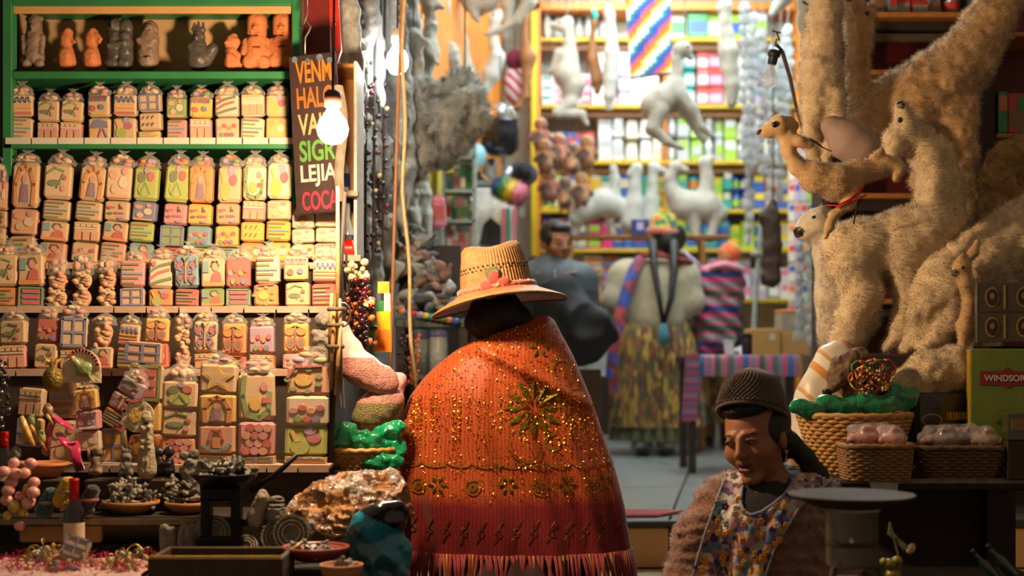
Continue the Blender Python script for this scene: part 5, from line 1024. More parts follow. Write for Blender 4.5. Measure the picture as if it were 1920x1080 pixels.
critter('hanging_llama', 'pale dried llama with pointed muzzle and folded leg before the top shelf', 'dried llama', 8.9, (1070, 236), [[(1032, 46, 0, 5), (1052, 48, 0, 11), (1064, 42, 0, 11), (1068, 80, 0, 11), (1066, 110, 0, 18), (1064, 140, 0, 25), (1074, 160, 0, 22), (1070, 190, 0, 15)], [(1050, 100, 6, 12), (1040, 130, 8, 9), (1032, 136, 8, 5)], [(1070, 195, -6, 14), (1046, 214, -8, 10), (1090, 216, -10, 8), (1100, 234, -10, 5)]], [], m_pale, .0065, .018, GH, eyes=[(1050, 44, -11, 3)])
critter('hanging_llama', 'slim brown dried llama hanging by a turquoise cord', 'dried llama', 8.9, (1118, 176), [[(1116, 22, 0, 2), (1114, 44, 0, 7), (1110, 70, 0, 5), (1112, 110, 0, 11), (1120, 150, 0, 12), (1120, 172, 0, 6)]], [], m_bhide, .006, .016, GH, extra=[('cord', [(1112, 16, -2, 4), (1116, 30, -2, 6), (1114, 40, -2, 4)], None, M('turquoise yarn', '#3aa89a', .8))])
critter('hanging_llama', 'narrow white dried llama hanging near the striped cloth', 'dried llama', 8.8, (1146, 204), [[(1140, 10, 0, 5), (1143, 28, 0, 10), (1146, 60, 0, 9), (1147, 100, 0, 14), (1146, 150, 0, 12), (1142, 180, 0, 11), (1142, 204, 0, 6)], [(1136, 120, 8, 6), (1136, 160, 9, 5)]], [], m_white, .0065, .016, GH)
critter('hanging_llama', 'large pale dried llama crouching in mid air below the striped cloth', 'dried llama', 7.6, (1262, 286), [[(1295, 108, 0, 6), (1284, 92, 0, 13), (1274, 92, 0, 12), (1268, 112, 0, 8), (1268, 138, 0, 9), (1266, 165, 0, 21), (1244, 186, 0, 27), (1226, 198, 0, 26)], [(1272, 178, -10, 16), (1296, 206, -12, 11), (1314, 240, -12, 7), (1332, 256, -12, 5)], [(1264, 180, 12, 14), (1300, 226, 14, 9), (1320, 262, 14, 5)], [(1236, 208, -14, 17), (1222, 244, -16, 13), (1250, 268, -16, 8), (1276, 280, -16, 5)]], [], m_pale, .006, .016, GH, eyes=[(1287, 91, -12, 3)])
critter('hanging_llama', 'pale dried llama with folded legs hanging before clear garlands', 'dried llama', 8.4, (1370, 196), [[(1352, 16, 0, 9), (1360, 12, 0, 12), (1360, 40, 0, 11), (1364, 64, 0, 12), (1368, 96, 0, 17), (1370, 130, 0, 14), (1374, 160, 0, 15), (1372, 192, 0, 10)], [(1354, 80, 6, 8), (1358, 130, 8, 6)]], [], m_pale, .0065, .016, GH)
critter('hanging_llama', 'white llama muzzle poking down from the ceiling by the lamp hook', 'dried llama', 7.4, (1448, 32), [[(1478, -40, 0, 18), (1470, -6, 0, 16), (1448, 26, 0, 7)]], [], m_white, .0065, .016, GH)
critter('hanging_llama', 'white dried llama tied with black cord beside the fluffy llama', 'dried llama', 5.4, (1512, 62), [[(1516, -40, 0, 16), (1514, 0, 0, 17), (1510, 40, 0, 15), (1508, 58, 0, 8)], [(1520, 20, -4, 9), (1506, 56, -6, 6)]], [], m_white, .006, .02, GH, extra=[('tie', [(1502, 6, -14, 2), (1512, 14, -18, 2), (1520, 10, -18, 2), (1526, 20, -16, 2)], None, m_blk), ('tie', [(1508, 24, -15, 2), (1518, 14, -19, 2), (1522, 26, -16, 2)], None, m_blk)])
GS = 'dried llamas standing on the shop shelf'
SLD = 9.45
sl = thing('llama_stand', 'low white shelf carrying the standing pale llamas', 'shelf', W(1215, 442, SLD))
MB().box((0, .0, -.012), (300 * SLD / F, .2, .024), bev=.004).build('board', m_brn, sl)
for x in (-145, 100): MB().box((x * SLD / F, .0, -.75), (.03, .18, 1.48)).build('bracket_post', m_brn, sl)
critter('standing_llama', 'white dried llama leaning forward with hind legs raised, nearest the man', 'dried llama', SLD - .02, (1125, 442), [[(1082, 408, 0, 16), (1096, 392, 0, 24), (1130, 380, 0, 26), (1158, 388, 0, 18), (1180, 412, 0, 12), (1188, 436, 0, 9)], [(1150, 372, 0, 14), (1154, 340, 0, 9), (1150, 316, 0, 8)], [(1140, 392, 10, 12), (1150, 436, 10, 7)], [(1084, 410, 6, 12), (1078, 436, 6, 7)]], [], m_white, .008, .022, GS)
critter('standing_llama', 'white dried llama with lowered head, second on the shelf', 'dried llama', SLD - .02, (1186, 442), [[(1184, 416, 0, 22), (1190, 384, 0, 18), (1190, 350, 0, 11), (1194, 316, 0, 10), (1180, 326, 0, 6)], [(1176, 420, 6, 10), (1174, 438, 6, 6)], [(1196, 420, -6, 10), (1198, 438, -6, 6)]], [], m_white, .008, .022, GS)
critter('standing_llama', 'white dried llama holding its head level, third on the shelf', 'dried llama', SLD - .02, (1222, 442), [[(1220, 414, 0, 18), (1222, 376, 0, 13), (1224, 340, 0, 9), (1226, 314, 0, 10), (1244, 320, 0, 6)], [(1212, 420, 6, 8), (1210, 438, 6, 6)], [(1228, 420, -6, 8), (1230, 438, -6, 6)]], [], m_white, .008, .022, GS)
critter('standing_llama', 'cream dried llama with upright neck and bent legs at the shelf end', 'dried llama', SLD - .02, (1300, 452), [[(1262, 360, 0, 16), (1285, 385, 0, 28), (1325, 388, 0, 28), (1345, 400, 0, 20)], [(1322, 372, 0, 18), (1326, 335, 0, 12), (1322, 305, 0, 12), (1336, 296, 0, 6)], [(1262, 366, 0, 14), (1254, 334, 0, 10), (1266, 312, 0, 10), (1286, 318, 0, 6)], [(1300, 410, -8, 13), (1304, 448, -8, 8)], [(1340, 408, -8, 12), (1332, 446, -8, 8), (1312, 450, -8, 6)]], [], m_pale, .008, .022, GS)
t = thing('blue_card', 'blue printed card standing on the llama shelf', 'card', W(1200, 440, SLD - .1)); s_ = SLD / F
MB().box((0, 0, 14 * s_), (32 * s_, .02, 28 * s_)).build('body', pm('navy'), t); MB().box((0, -.012, 16 * s_), (12 * s_, .004, 14 * s_)).build('label', pm('lilac'), t)
# fluffy mass on the left wall
critter('fluffy_llama_skin', 'big fluffy grey-white llama hide hanging on the left wall of the shop', 'hide', 6.2, (800, 340), [[(872, 150, 0, 24), (862, 200, 0, 40), (830, 235, 0, 52), (800, 280, 0, 36), (784, 322, 0, 14)], [(800, 180, 10, 30), (790, 240, 10, 34)]], [], m_pale, .012, .06, amp=.032, fr=11, furs=(26000, .034, .0020, M('wool grey white', '#c8c6b8', .9, var=.15), dict(curl=1.1)))
proto = []
for q in range(3):
    b = Blob(.03); m = (m_ghide, m_pale, M('dark dried hide', '#74706a', .85, var=.3, bump=.3))[q]
    if q == 0: b.chain([(0, 0, .52), (.01, 0, .4), (0, 0, .3), (0, 0, .2), (.01, 0, .08)], [.025, .022, .045, .05, .03]).cap((0, -.01, .53), (-.06, -.02, .48), .032, .014).cap((.02, -.03, .2), (.05, -.04, .02), .02, .012).cap((-.02, -.03, .2), (-.04, -.03, .0), .02, .012)
    elif q == 1: b.chain([(0, 0, .5), (.02, 0, .38), (.0, 0, .26), (-.04, 0, .16)], [.03, .022, .05, .06]).cap((0, 0, .5), (.07, -.01, .46), .03, .012).cap((-.04, -.02, .14), (.06, -.04, .1), .028, .018).cap((.06, -.04, .1), (.0, -.04, .0), .018, .01).cap((.0, -.04, .28), (.05, -.06, .2), .02, .01)
    else: b.chain([(0, 0, .56), (0, 0, .4), (.01, 0, .28), (0, 0, .12), (0, 0, .0)], [.012, .02, .04, .045, .02]).cap((.02, -.02, .3), (.05, -.02, .16), .016, .01)
    proto.append(b.mesh('body', .0075, m, disp=lambda G: .006 * vnoise(G, 50, 3)))
GL = 'dried llamas crowding the left wall'
n = 0; hl_ = []
for (px, py, d, k, sc_) in sorted(((655, -10, 5.3, 0, .95), (684, -30, 5.5, 2, 1.), (668, 110, 5.4, 1, .85), (700, 60, 5.9, 0, 1.0), (725, -10, 6.1, 0, 1.), (694, 200, 5.6, 0, .9), (672, 250, 5.35, 1, .9), (722, 170, 6.1, 2, 1.), (705, 300, 5.7, 1, .95), (735, 300, 6.1, 0, 1.), (680, 350, 5.5, 0, .9), (720, 390, 5.9, 1, .95), (775, 130, 6.7, 1, 1.), (800, 60, 7.2, 1, 1.0), (790, 330, 6.6, 0, .9), (700, 440, 5.7, 0, .85), (745, 420, 6.3, 1, .9), (770, 20, 6.6, 0, 1.), (740, 210, 6.3, 1, 1.), (660, 420, 5.3, 2, .8), (652, 330, 5.25, 1, .8), (715, 240, 5.8, 2, .9), (650, 60, 5, 0, 1.), (664, 180, 5, 0, .9), (690, 120, 5, 1, 1.), (750, 90, 5, 0, 1.), (758, 250, 5, 0, 1.), (768, 360, 5, 1, .9), (728, 90, 5, 1, 1.))):
    d = dwall(px) - .5 - .17 * (n % 3); hl_.append(px)
    t = thing('hung_llama', '%s, %s in order from the sweets stall, hanging on the left wall' % (('grey dried llama', 'pale dried llama', 'dark dried llama')[k], ORD[n] if n < 20 else ('twenty-first', 'twenty-second', 'twenty-third', 'twenty-fourth', 'twenty-fifth', 'twenty-sixth', 'twenty-seventh', 'twenty-eighth', 'twenty-ninth', 'thirtieth')[n - 20]), 'dried llama', W(px, py + 150, d), (0, 0, R(rng.uniform(-45, 45))), GL, sc_ * d / 6.3)
    inst('body', proto[k], t); MB().tube([(0, 0, .5), (0, 0, (CEIL - t.location.z) / t.scale.z)], .003, 5).build('string', m_dark, t)
    n += 1
for q, (x, d) in enumerate(((718, 5.35), (700, 5.2), (684, 5.15))):
    t = thing('dark_bead_string', 'dark string of seeds and shells, %s from the white bulb' % ORD[q], 'garland', W(x, 470, d), group='dark strings on the left wall'); s_ = d / F
    MB().tube([(0, 0, 0), (4 * s_, 0, 460 * s_), (4 * s_, 0, 900 * s_)], .006, 5).build('cord', m_dark, t)
    for i in range(26): inst('seed', SEED[(1, 1, 1, 2, 1, 0, 1, 2, 1)[(i * 5 + q) % 9]], t, (rng.uniform(-9, 9) * s_, rng.uniform(-.02, .01), i * 14 * s_), (i, i * 2, 0), rng.uniform(.5, 1.))
# yellow-green shelf edges on the left wall
for q, (x0, y0, d0, x1, y1, d1) in enumerate(((640, 44, 5.1, 708, 118, 6.0), (655, 190, 5.1, 742, 258, 6.2))):
    t = thing('wall_rail', ('upper', 'lower')[q] + ' yellow green rail running along the left wall', 'rail', W(x0, y0, d0)); e = W(x1, y1, d1) - W(x0, y0, d0)
    MB().tube([(0, 0, 0), tuple(e)], .012, 6).build('rail', M('yellow green paint', '#a8a23a', .5), t)
    MB().box((-.06, .0, .0), (.12, .02, .02)).build('bracket', m_dark, t)
pst = thing('thin_post', 'thin yellow post holding up the left wall rails', 'post', W(697, 560, 6.0)); MB().tube([(0, 0, -.4), (0, 0, 1.0)], .013, 8).build('shaft', M('yellow green paint'), pst)
MB().box((0, 0, -.41), (.06, .06, .02)).build('foot', m_dark, pst)
# ------------------------------------------------------------------ dark table with dried goods, jars
dt = thing('goods_table', 'dark table by the left wall under a heap of dried goods', 'table', W(812, 598, 5.95)); s_ = 5.95 / F; zt = dt.location.z
MB().box((0, .1, -.02), (.3, .44, .04), bev=.005).build('top', M('dark green tabletop', '#1d2e28', .4), dt)
for x in (-.13, .13):
    for y in (-.1, .3): MB().box((x, y, (PF - zt) / 2 - .02), (.035, .035, zt - PF - .04)).build('leg', m_dark, dt)
DRY = []
for q in range(4):
    b = Blob(.015); b.ell((0, 0, .03), (.05, .035, .03)).cap((.03, 0, .03), (.085, .01, .04), .02, .012).cap((-.03, .02, .02), (-.07, .03, .015), .014, .008)
    DRY.append(b.mesh('dried_frog', .007, [m_ghide, m_pale, M('pinkish dried skin', '#a08070', .7, var=.3, bump=.3), M('slate dried skin', '#5f6668', .7, var=.3, bump=.3)][q], disp=lambda G: .006 * vnoise(G, 60, 4)))
for i in range(84):
    f = rng.random(); x = rng.uniform(748, 868 - f * 70); y = 588 - f * 150 + rng.uniform(-6, 6); d = 5.85 + f * .3 + rng.uniform(-.05, .05)
    o = inst('dried_frog', DRY[i % 4], None, W(x, y, d), (rng.uniform(-.5, .5), rng.uniform(-.5, .5), rng.uniform(0, 6)), rng.uniform(.42, .8)); tag(o, '%s dried frog in the heap on the dark table' % ('grey', 'pale', 'pinkish', 'slate')[i % 4], 'dried frog', 'dried frogs heaped on the dark table')
hb = thing('heap_board', 'sloping grey board under the heap of dried frogs', 'board', W(812, 590, 6.0)); MB().box((-.02, .12, .16), (.26, .03, .36), rot=(R(-38), 0, 0), bev=.004).build('board', m_shade, hb)
for q, (x, w, h, c) in enumerate(((822, 36, 74, 'silver'), (788, 30, 66, 'grey'))):
    t = thing('clear_jar', 'cloudy plastic jar with blue lid, %s from the shawl, below the dark table' % ORD[q], 'jar', W(x, 706 - q * 4, 5.9)); s_ = 5.9 / F
    MB().lathe([(w / 2 * s_, 0), (w / 2 * s_, h * s_), (w * .42 * s_, (h + 4) * s_)], n=20).build('body', film('cloudy plastic', (.9, .95, .93), .35, .3, (.55, .6, .58)), t, True)
    MB().lathe([(w * .52 * s_, h * s_), (w * .52 * s_, (h + 12) * s_), (.0001, (h + 12) * s_)], n=20).build('lid', M('violet lid', '#6a6a9a', .4), t, True)
    MB().lathe([(w * .4 * s_, 2 * s_), (w * .42 * s_, 22 * s_), (.0001, 24 * s_)], n=16).build('filling', M('lime filling', '#6aa82a', .6), t, True)
    MB().box((0, 0, -.02 - (W(x, 706 - q * 4, 5.9).z - .02 - PF) / 2), (w * s_, .12, W(x, 706 - q * 4, 5.9).z - PF - .02)).build('stand', m_shade, t)
gw = thing('knotted_garland', 'string of bright red, blue and yellow tufts along the dark table edge', 'garland', W(806, 598, 5.78)); s_ = 5.78 / F
for i, c in enumerate(('orange', 'blue', 'red', 'lilac', 'yellow', 'teal', 'red', 'green', 'orange', 'blue')):
    MB().ell((0, 0, 0), (.018, .015, .013), 8, 6).build('tuft', pm(c), gw, True, ((-52 + i * 11) * s_, 0, (14 - i * 2.0) * s_))
for q, (x, y, c) in enumerate(((758, 720, 'black'), (776, 720, 'peach'))):
    t = thing('bead_necklace', '%s bead necklaces hanging under the dark table' % ('black', 'rose')[q], 'necklace', W(x, y, 5.6)); s_ = 5.6 / F
    for i in range(40): inst('bead', SEED[1 if q == 0 else 3], t, (rng.uniform(-10, 10) * s_, rng.uniform(-.02, .02), i * 2.4 * s_), (0, 0, 0), .7)
    MB().tube([(0, 0, 0), (0, 0, 120 * s_)], .003, 5).build('string', m_dark, t)
# ------------------------------------------------------------------ racks and kitchen things between left wall and shelving
rk = thing('card_rack', 'grey metal rack with books and cards by the left wall', 'shelf', W(862, 480, 7.5)); s_ = 7.5 / F; m_gr = M('grey enamel', '#9aa6a2', .45)
for x in (-30, 28): MB().box((x * s_, 0, 100 * s_), (6 * s_, .22, 210 * s_)).build('upright', m_gr, rk)
for z in (0, 62, 118, 180): MB().box((0, 0, z * s_), (60 * s_, .22, 5 * s_)).build('shelf_board', m_gr, rk)
MB().box((0, 0, (PF - rk.location.z) / 2), (60 * s_, .2, rk.location.z - PF)).build('body', m_shade, rk)
for z, yb, w in ((0, 480, 'lowest rack shelf'), (62, 418, 'middle rack shelf'), (118, 362, 'upper rack shelf')): stock(836, 888, yb - 3, 38, 50, 9, 14, ['cream', 'silver', 'green', 'red', 'pink', 'teal', 'white'], w, d=7.45, kinds=(0, 1), depth=.1, grp='goods on the card rack')
wc = thing('white_cabinet', 'white cabinet with pink and teal edging behind the straw hat', 'cabinet', W(925, 482, 8.45)); s_ = 8.45 / F
MB().box((0, .04, 64 * s_), (86 * s_, .2, 126 * s_), bev=.006).build('body', M('white enamel'), wc)
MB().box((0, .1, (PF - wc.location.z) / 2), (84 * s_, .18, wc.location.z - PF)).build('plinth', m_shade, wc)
for x, c in ((-40, 'pink'), (20, 'pink'), (28, 'teal'), (40, 'pink')): MB().box((x * s_, -.06, 46 * s_), (7 * s_, .02, 88 * s_)).build('edging', pm(c), wc)
MB().prism([(-26 * s_, 22 * s_), (14 * s_, 18 * s_), (14 * s_, 56 * s_), (-4 * s_, 72 * s_), (-18 * s_, 60 * s_)], -.075, -.055).build('dark_panel', M('charcoal felt', '#33373a', .9), wc)
kt = W(925, 340, 8.9); m_pot = M('black enamel pot', '#15161c', .25, coat=.5); m_alu = M('bright tin', '#c8cccc', .3, metal=.6)
t = thing('black_pot', 'big black cooking pot hanging above the tin mugs', 'pot', W(938, 292, 8.7)); s_ = 8.7 / F
MB().lathe([(20 * s_, 0), (36 * s_, 12 * s_), (38 * s_, 44 * s_), (34 * s_, 62 * s_), (36 * s_, 66 * s_), (32 * s_, 64 * s_), (30 * s_, 20 * s_), (.0001, 10 * s_)], n=26).build('body', m_pot, t, True)
MB().tube([(-36 * s_, 0, 60 * s_), (-20 * s_, 0, 92 * s_), (20 * s_, 0, 92 * s_), (36 * s_, 0, 60 * s_)], .006, 6).build('handle', m_alu, t, True)
MB().tube([(0, 0, 92 * s_), (0, 0, 170 * s_)], .004, 5).build('cord', m_dark, t)
for q, (x, y, w, h) in enumerate(((918, 340, 28, 42), (950, 340, 22, 26), (938, 226, 20, 32))):
    t = thing('tin_mug', ('tall tin mug under the black pot', 'short tin mug beside the rainbow brush', 'tin mug on the hook above the black pot')[q], 'mug', W(x, y, 8.8)); s_ = 8.8 / F
    MB().lathe([(w / 2 * s_, 0), (w / 2 * s_, h * s_), (w * .46 * s_, h * s_), (w * .45 * s_, 3 * s_), (.0001, 2 * s_)], n=20).build('body', m_alu, t, True)
    MB().tube([(w / 2 * s_, 0, h * .8 * s_), (w * .8 * s_, 0, h * .7 * s_), (w * .8 * s_, 0, h * .3 * s_), (w / 2 * s_, 0, h * .2 * s_)], .006, 6).build('handle', m_alu, t, True)
    if q == 2: MB().tube([(0, 0, h * s_), (0, 0, (h + 90) * s_)], .004, 5).build('cord', m_dark, t)
t = thing('mug_shelf', 'pale shelf under the tin mugs', 'shelf', W(930, 342, 8.85)); MB().box((0, .05, -.012), (110 * s_, .26, .024)).build('board', m_gr, t)
for x in (-50, 50): MB().box((x * s_, .12, -.1), (.02, .03, .2)).build('bracket', m_gr, t)
t = thing('rainbow_brush', 'round feather duster in pink, yellow, green and blue', 'duster', W(948, 376, 8.2), (0, R(20), 0)); s_ = 8.2 / F
for x, r, c in ((-22, 13, 'blue'), (-12, 17, 'green'), (0, 20, 'yellow'), (16, 21, 'pink')):
    me = Blob(.02).ell((x * s_, 0, 18 * s_), (r * .8 * s_, r * s_, r * s_)).mesh('tuft', .007, pm(c)); o = inst('tuft', me, t)
    fur('bristles', me, 700, .03, .003, pm(c), o, lean=(0, 0, 0))
MB().tube([(-30 * s_, 0, 18 * s_), (-60 * s_, 0, 30 * s_)], .008, 6).build('handle', m_ply, t)
t = thing('black_hat', 'black felt hat hanging by the yellow post', 'hat', W(982, 325, 8.8), (R(60), R(20), 0)); MB().lathe([(.09, 0), (.085, .004), (.05, .008), (.045, .06), (.03, .07), (.0001, .07)], n=24).build('body', m_blk, t, True)
MB().lathe([(.052, .01), (.052, .022)], n=24, caps=False).build('band', m_dark, t)
t = thing('blue_ball', 'light blue balloon beside the black pot', 'ball', W(894, 315, 8.6)); MB().ell((0, 0, 24 * s_), (19 * s_, 19 * s_, 24 * s_), 18, 12).build('body', M('light blue rubber', '#8fc6d6', .3), t, True); MB().tube([(0, 0, 0), (0, 0, -.03)], .004, 5).build('knot', M('light blue rubber'), t)
t = thing('striped_sock', 'red and white striped cloth bag hanging by the orange upright', 'bag', W(965, 190, 9.0)); s_ = 9.0 / F
Blob(.02).ell((0, 0, 30 * s_), (20 * s_, 16 * s_, 36 * s_)).build('body', .01, bands('red white stripes', [(0, '#d8d0d0'), (.55, '#c03848')], 'XZ', 14), t)
MB().ell((0, -.01, 78 * s_), (18 * s_, .04, 20 * s_), 12, 8).build('maroon_top', M('maroon felt', '#6a1430', .8), t, True); MB().tube([(0, 0, 90 * s_), (0, 0, 180 * s_)], .004, 5).build('cord', m_dark, t)
for q, (x, y, c) in enumerate(((800, 400, 'magenta'), (822, 395, 'pink'), (792, 470, 'yellow'), (812, 490, 'green'))):
    bm_, lm = pbox({'magenta': 'magenta', 'pink': 'pink', 'yellow': 'yellow', 'green': 'green'}[c], 'red', 3); s_ = 6.9 / F
    o = inst('hung_packet', bm_, None, W(x, y + 30, 6.9), (0, 0, 0), (30 * s_, .08, 60 * s_)); tag(o, 'bright %s packet pinned on the left wall behind the cords' % c, 'packet', 'bright packets on the left wall'); inst('label', lm, o)
# dolls hanging below the second shelf
for q, (x, y) in enumerate(((1022, 330), (1048, 318), (1075, 335), (1100, 322), (1030, 385), (1060, 400), (1090, 392), (1014, 290))):
    t = figurine('rag_doll', 'brown rag doll in woven clothes, %s of the hanging cluster' % ORD[q], x, y, 9.35 + .2 * (q % 3), [('c', 0, 8, 0, 24, 15, 11), ('e', 0, 42, 12, 13), ('c', -12, 26, -20, 14, 5, 4), ('c', 12, 26, 20, 14, 5, 4), ('c', -6, 4, -8, -10, 5, 4), ('c', 6, 4, 8, -10, 5, 4)], cells('doll cloth %d' % (q % 3), [('#8a6a50', '#a4764e', '#5a463a', '#b08a66'), ('#80604c', '#a86a52', '#6a5a4c', '#b89a7a'), ('#98745a', '#6a5446', '#b8865a', '#8a7a6a')][q % 3], 14), 'rag dolls below the second shelf', 'doll', h=2.2)
    MB().tube([(0, 0, 40 * 9.6 / F), (0, 0, CEIL - t.location.z)], .003, 5).build('string', m_dark, t)
# clear cellophane garlands on the right
m_cel = film('silver cellophane', (.95, .99, 1), .35, .08, (.78, .84, .86), 25)
PKT = []
for q in range(3):
    r_ = random.Random(q); b = MB(); rings = []
    for j, (rr, z) in enumerate(((.2, 0), (.9, .15), (1.1, .45), (.9, .75), (.15, .95), (.5, 1.05))): rings.append([(rr * (1 + r_.uniform(-.25, .25)) * cos(2 * pi * i / 11), rr * .6 * (1 + r_.uniform(-.25, .25)) * sin(2 * pi * i / 11), z) for i in range(11)])
    b.loft(rings, caps=False); PKT.append(b.mesh('packet', m_cel))
for q, (x, y0, y1, d) in enumerate(((1396, 20, 300, 8.0), (1412, 30, 320, 8.1), (1428, 60, 330, 8.3), (1446, 90, 420, 8.5), (1464, 100, 380, 8.6), (1478, 60, 300, 8.8), (1404, 300, 460, 8.2), (1500, 440, 640, 7.2), (1522, 460, 650, 6.8))):
    t = thing('cellophane_garland', 'garland of clear cellophane packets, %s from the striped cloth' % ORD[q], 'garland', W(x, y1, d), group='cellophane garlands'); s_ = d / F
    MB().tube([(0, 0, 0), (0, 0, CEIL - t.location.z)], .002, 5).build('string', m_gr, t); k = 0; y = 0
    while y < y1 - y0: inst('packet', PKT[k % 3], t, (rng.uniform(-3, 3) * s_, 0, y * s_), (0, 0, rng.uniform(0, 6)), (11 * s_, 11 * s_, 26 * s_)); y += 21; k += 1
for q, (x, y, d, lab, mt, rr) in enumerate(((1444, 520, 8.0, 'dark brown dried bundle hanging by the stacked boxes', m_shade, 16), (1418, 540, 8.2, 'grey metal stand pole behind the baby', m_gr, 5))):
    t = thing(('dried_bundle', 'stand_pole')[q], lab, ('bundle', 'pole')[q], W(x, y, d)); s_ = d / F
    if q == 0:
        Blob(.03).chain([(0, 0, 0), (4 * s_, 0, 60 * s_), (0, 0, 110 * s_), (6 * s_, 0, 140 * s_)], [20 * s_, 16 * s_, 18 * s_, 6 * s_]).build('body', .01, mt, t, disp=lambda G: .012 * vnoise(G, 30, 2)); MB().tube([(6 * s_, 0, 140 * s_), (6 * s_, 0, CEIL - t.location.z)], .004, 5).build('cord', m_dark, t)
    else:
        MB().tube([(-20 * s_, 0, PF - t.location.z), (0, 0, 0), (12 * s_, 0, 150 * s_)], rr * s_, 8).build('shaft', mt, t); MB().lathe([(10 * s_, 0), (12 * s_, 4 * s_), (10 * s_, 8 * s_)], (0, 0, 60 * s_), 12).build('collar', m_gr, t)
# ------------------------------------------------------------------ table with striped cloth, boxes, cup
TA = 7.6; s_ = TA / F
ta = thing('shop_table', 'shop table covered by a striped woven cloth', 'table', W(1392, 668, TA)); z0 = ta.location.z
MB().box((0, .25, -.02), (212 * s_, .5, .03), bev=.003).build('top', m_dark, ta)
for x in (-92, 92):
    for y in (.05, .45): MB().box((x * s_, y, (PF - z0 - .03) / 2), (.04, .04, z0 - PF - .04)).build('leg', m_dark, ta)
ag = [(0, '#1c5a86'), (.14, '#a8487a'), (.2, '#6a6a6a'), (.3, '#c04a7c'), (.36, '#3e4a44'), (.5, '#8a6a62'), (.6, '#c43a72'), (.66, '#4a5a58'), (.8, '#7a6a7a'), (.9, '#b83a68')]
m_ag = bands('woven table stripes', ag, 'X', 4.2, noise=.0)
tc_ = thing('table_cloth', 'striped blue and pink woven cloth on the shop table', 'tablecloth', W(1392, 667, TA)); b = MB()
prof = [(.5, .002), (.0, .004), (-.012, -.01), (-.016, -.05), (-.014, -.11)]
b.loft([[((-106 + 10.6 * i) * s_, y + (.006 * sin(i * 1.9) if z < -.02 else 0), z) for i in range(21)] for y, z in prof], closed=False); b.loft([[((-106 + 10.6 * i) * s_, y + .004 + (.006 * sin(i * 1.9) if z < -.02 else 0), z + .002) for i in range(21)][::-1] for y, z in prof], closed=False); b.build('sheet', m_ag, tc_, True)
cc = thing('hanging_cloth', 'striped red and blue cloth end hanging beside the pleated skirt', 'cloth', W(1296, 790, TA - .04)); b = MB()
b.loft([[((-14 + 7 * i + z * .06 - 4) * s_, .008 * sin(i * 2 + z * .05), z * s_) for i in range(5)] for z in (0, 20, 45, 70, 95, 125)], closed=False); b.loft([[((-14 + 7 * i + z * .06 - 4) * s_, .006 + .008 * sin(i * 2 + z * .05), z * s_) for i in range(5)][::-1] for z in (0, 20, 45, 70, 95, 125)], closed=False)
b.build('sheet', bands('red blue stripes', [(0, '#8a3a5a'), (.3, '#2a4a6a'), (.45, '#a04a6a'), (.7, '#3a6a7a'), (.85, '#7a3a4a')], 'Z', 12), cc, True)
m_card = M('cardboard', '#a8824a', .8, var=.08, scale=6)
def carton(lab, x0, x1, y0, y1, d, dep, mat, lid=None, tape=None, nm='carton', rz=0):
    s = d / F; t = thing(nm, lab, 'box', W((x0 + x1) / 2, y1, d), (0, 0, R(rz))); w = (x1 - x0) * s; h = (y1 - y0) * s
    MB().box((0, dep / 2, h / 2), (w, dep, h), bev=.004).build('body', mat, t)
    if lid: MB().box((0, dep / 2, h + .008), (w * 1.02, dep * 1.02, .018), bev=.004).build('lid', lid, t)
    if tape: MB().box((w * tape[0], -.002, h * tape[1]), (w * .2, .002, h * .26)).build('label', m_paper, t)
    return t
carton('brown cardboard box with white label on the striped table', 1412, 1464, 616, 667, TA + .0, .3, m_card, tape=(.2, .7))
carton('brown cardboard box at the far end of the striped table', 1465, 1520, 622, 667, TA + .02, .28, m_card)
carton('grey box with orange lid stacked on the brown cardboard box', 1466, 1520, 586, 621, TA + .04, .22, M('grey card', '#8f8a78', .8), lid=M('orange lid', '#c87a3a', .5))
t = thing('plastic_cup', 'clear plastic cup on the striped table', 'cup', W(1367, 667, TA + .04)); MB().lathe([(8 * s_, 0), (11 * s_, 28 * s_), (12 * s_, 29 * s_), (10.5 * s_, 28 * s_), (7.5 * s_, 2 * s_), (.0001, 2 * s_)], n=18).build('body', film('clear cup plastic', (.95, .95, .95), .5, .1, (.7, .7, .7)), t, True); MB().lathe([(11.4 * s_, 28 * s_), (12.6 * s_, 29 * s_), (11.4 * s_, 30 * s_)], n=18, caps=False).build('rim', m_gr, t, True)
t = thing('dark_canister', 'dark cylindrical canister beside the cardboard boxes', 'canister', W(1401, 667, TA + .06)); MB().lathe([(11 * s_, 0), (11 * s_, 40 * s_), (10 * s_, 42 * s_), (.0001, 42 * s_)], n=18).build('body', M('dark plastic', '#2c2c30', .4), t, True); MB().lathe([(11.6 * s_, 34 * s_), (11.6 * s_, 42 * s_), (.0001, 43 * s_)], n=18).build('lid', m_blk, t, True)
t = thing('plastic_wrap', 'crumpled clear plastic lying behind the canister', 'plastic wrap', W(1395, 625, TA + .2)); Blob(.02).ell((0, 0, 0), (30 * s_, .05, 12 * s_)).ell((20 * s_, 0, 8 * s_), (20 * s_, .04, 10 * s_)).build('body', .008, m_cel, t, disp=lambda G: .02 * vnoise(G, 30, 2), relax=0)
t.location = W(1395, 660, TA + .25)
carton('white box standing between the shawl and the pleated skirt', 1082, 1136, 640, 706, 7.4, .3, M('white card', '#c8ccc6', .6), tape=(-.2, .3))
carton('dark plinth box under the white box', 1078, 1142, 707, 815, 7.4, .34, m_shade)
mt_ = thing('red_mat', 'red door mat with pink border lying on the tiled shop floor', 'mat', W(1215, 966, 5.75)); mt_.location.z = PF + .003
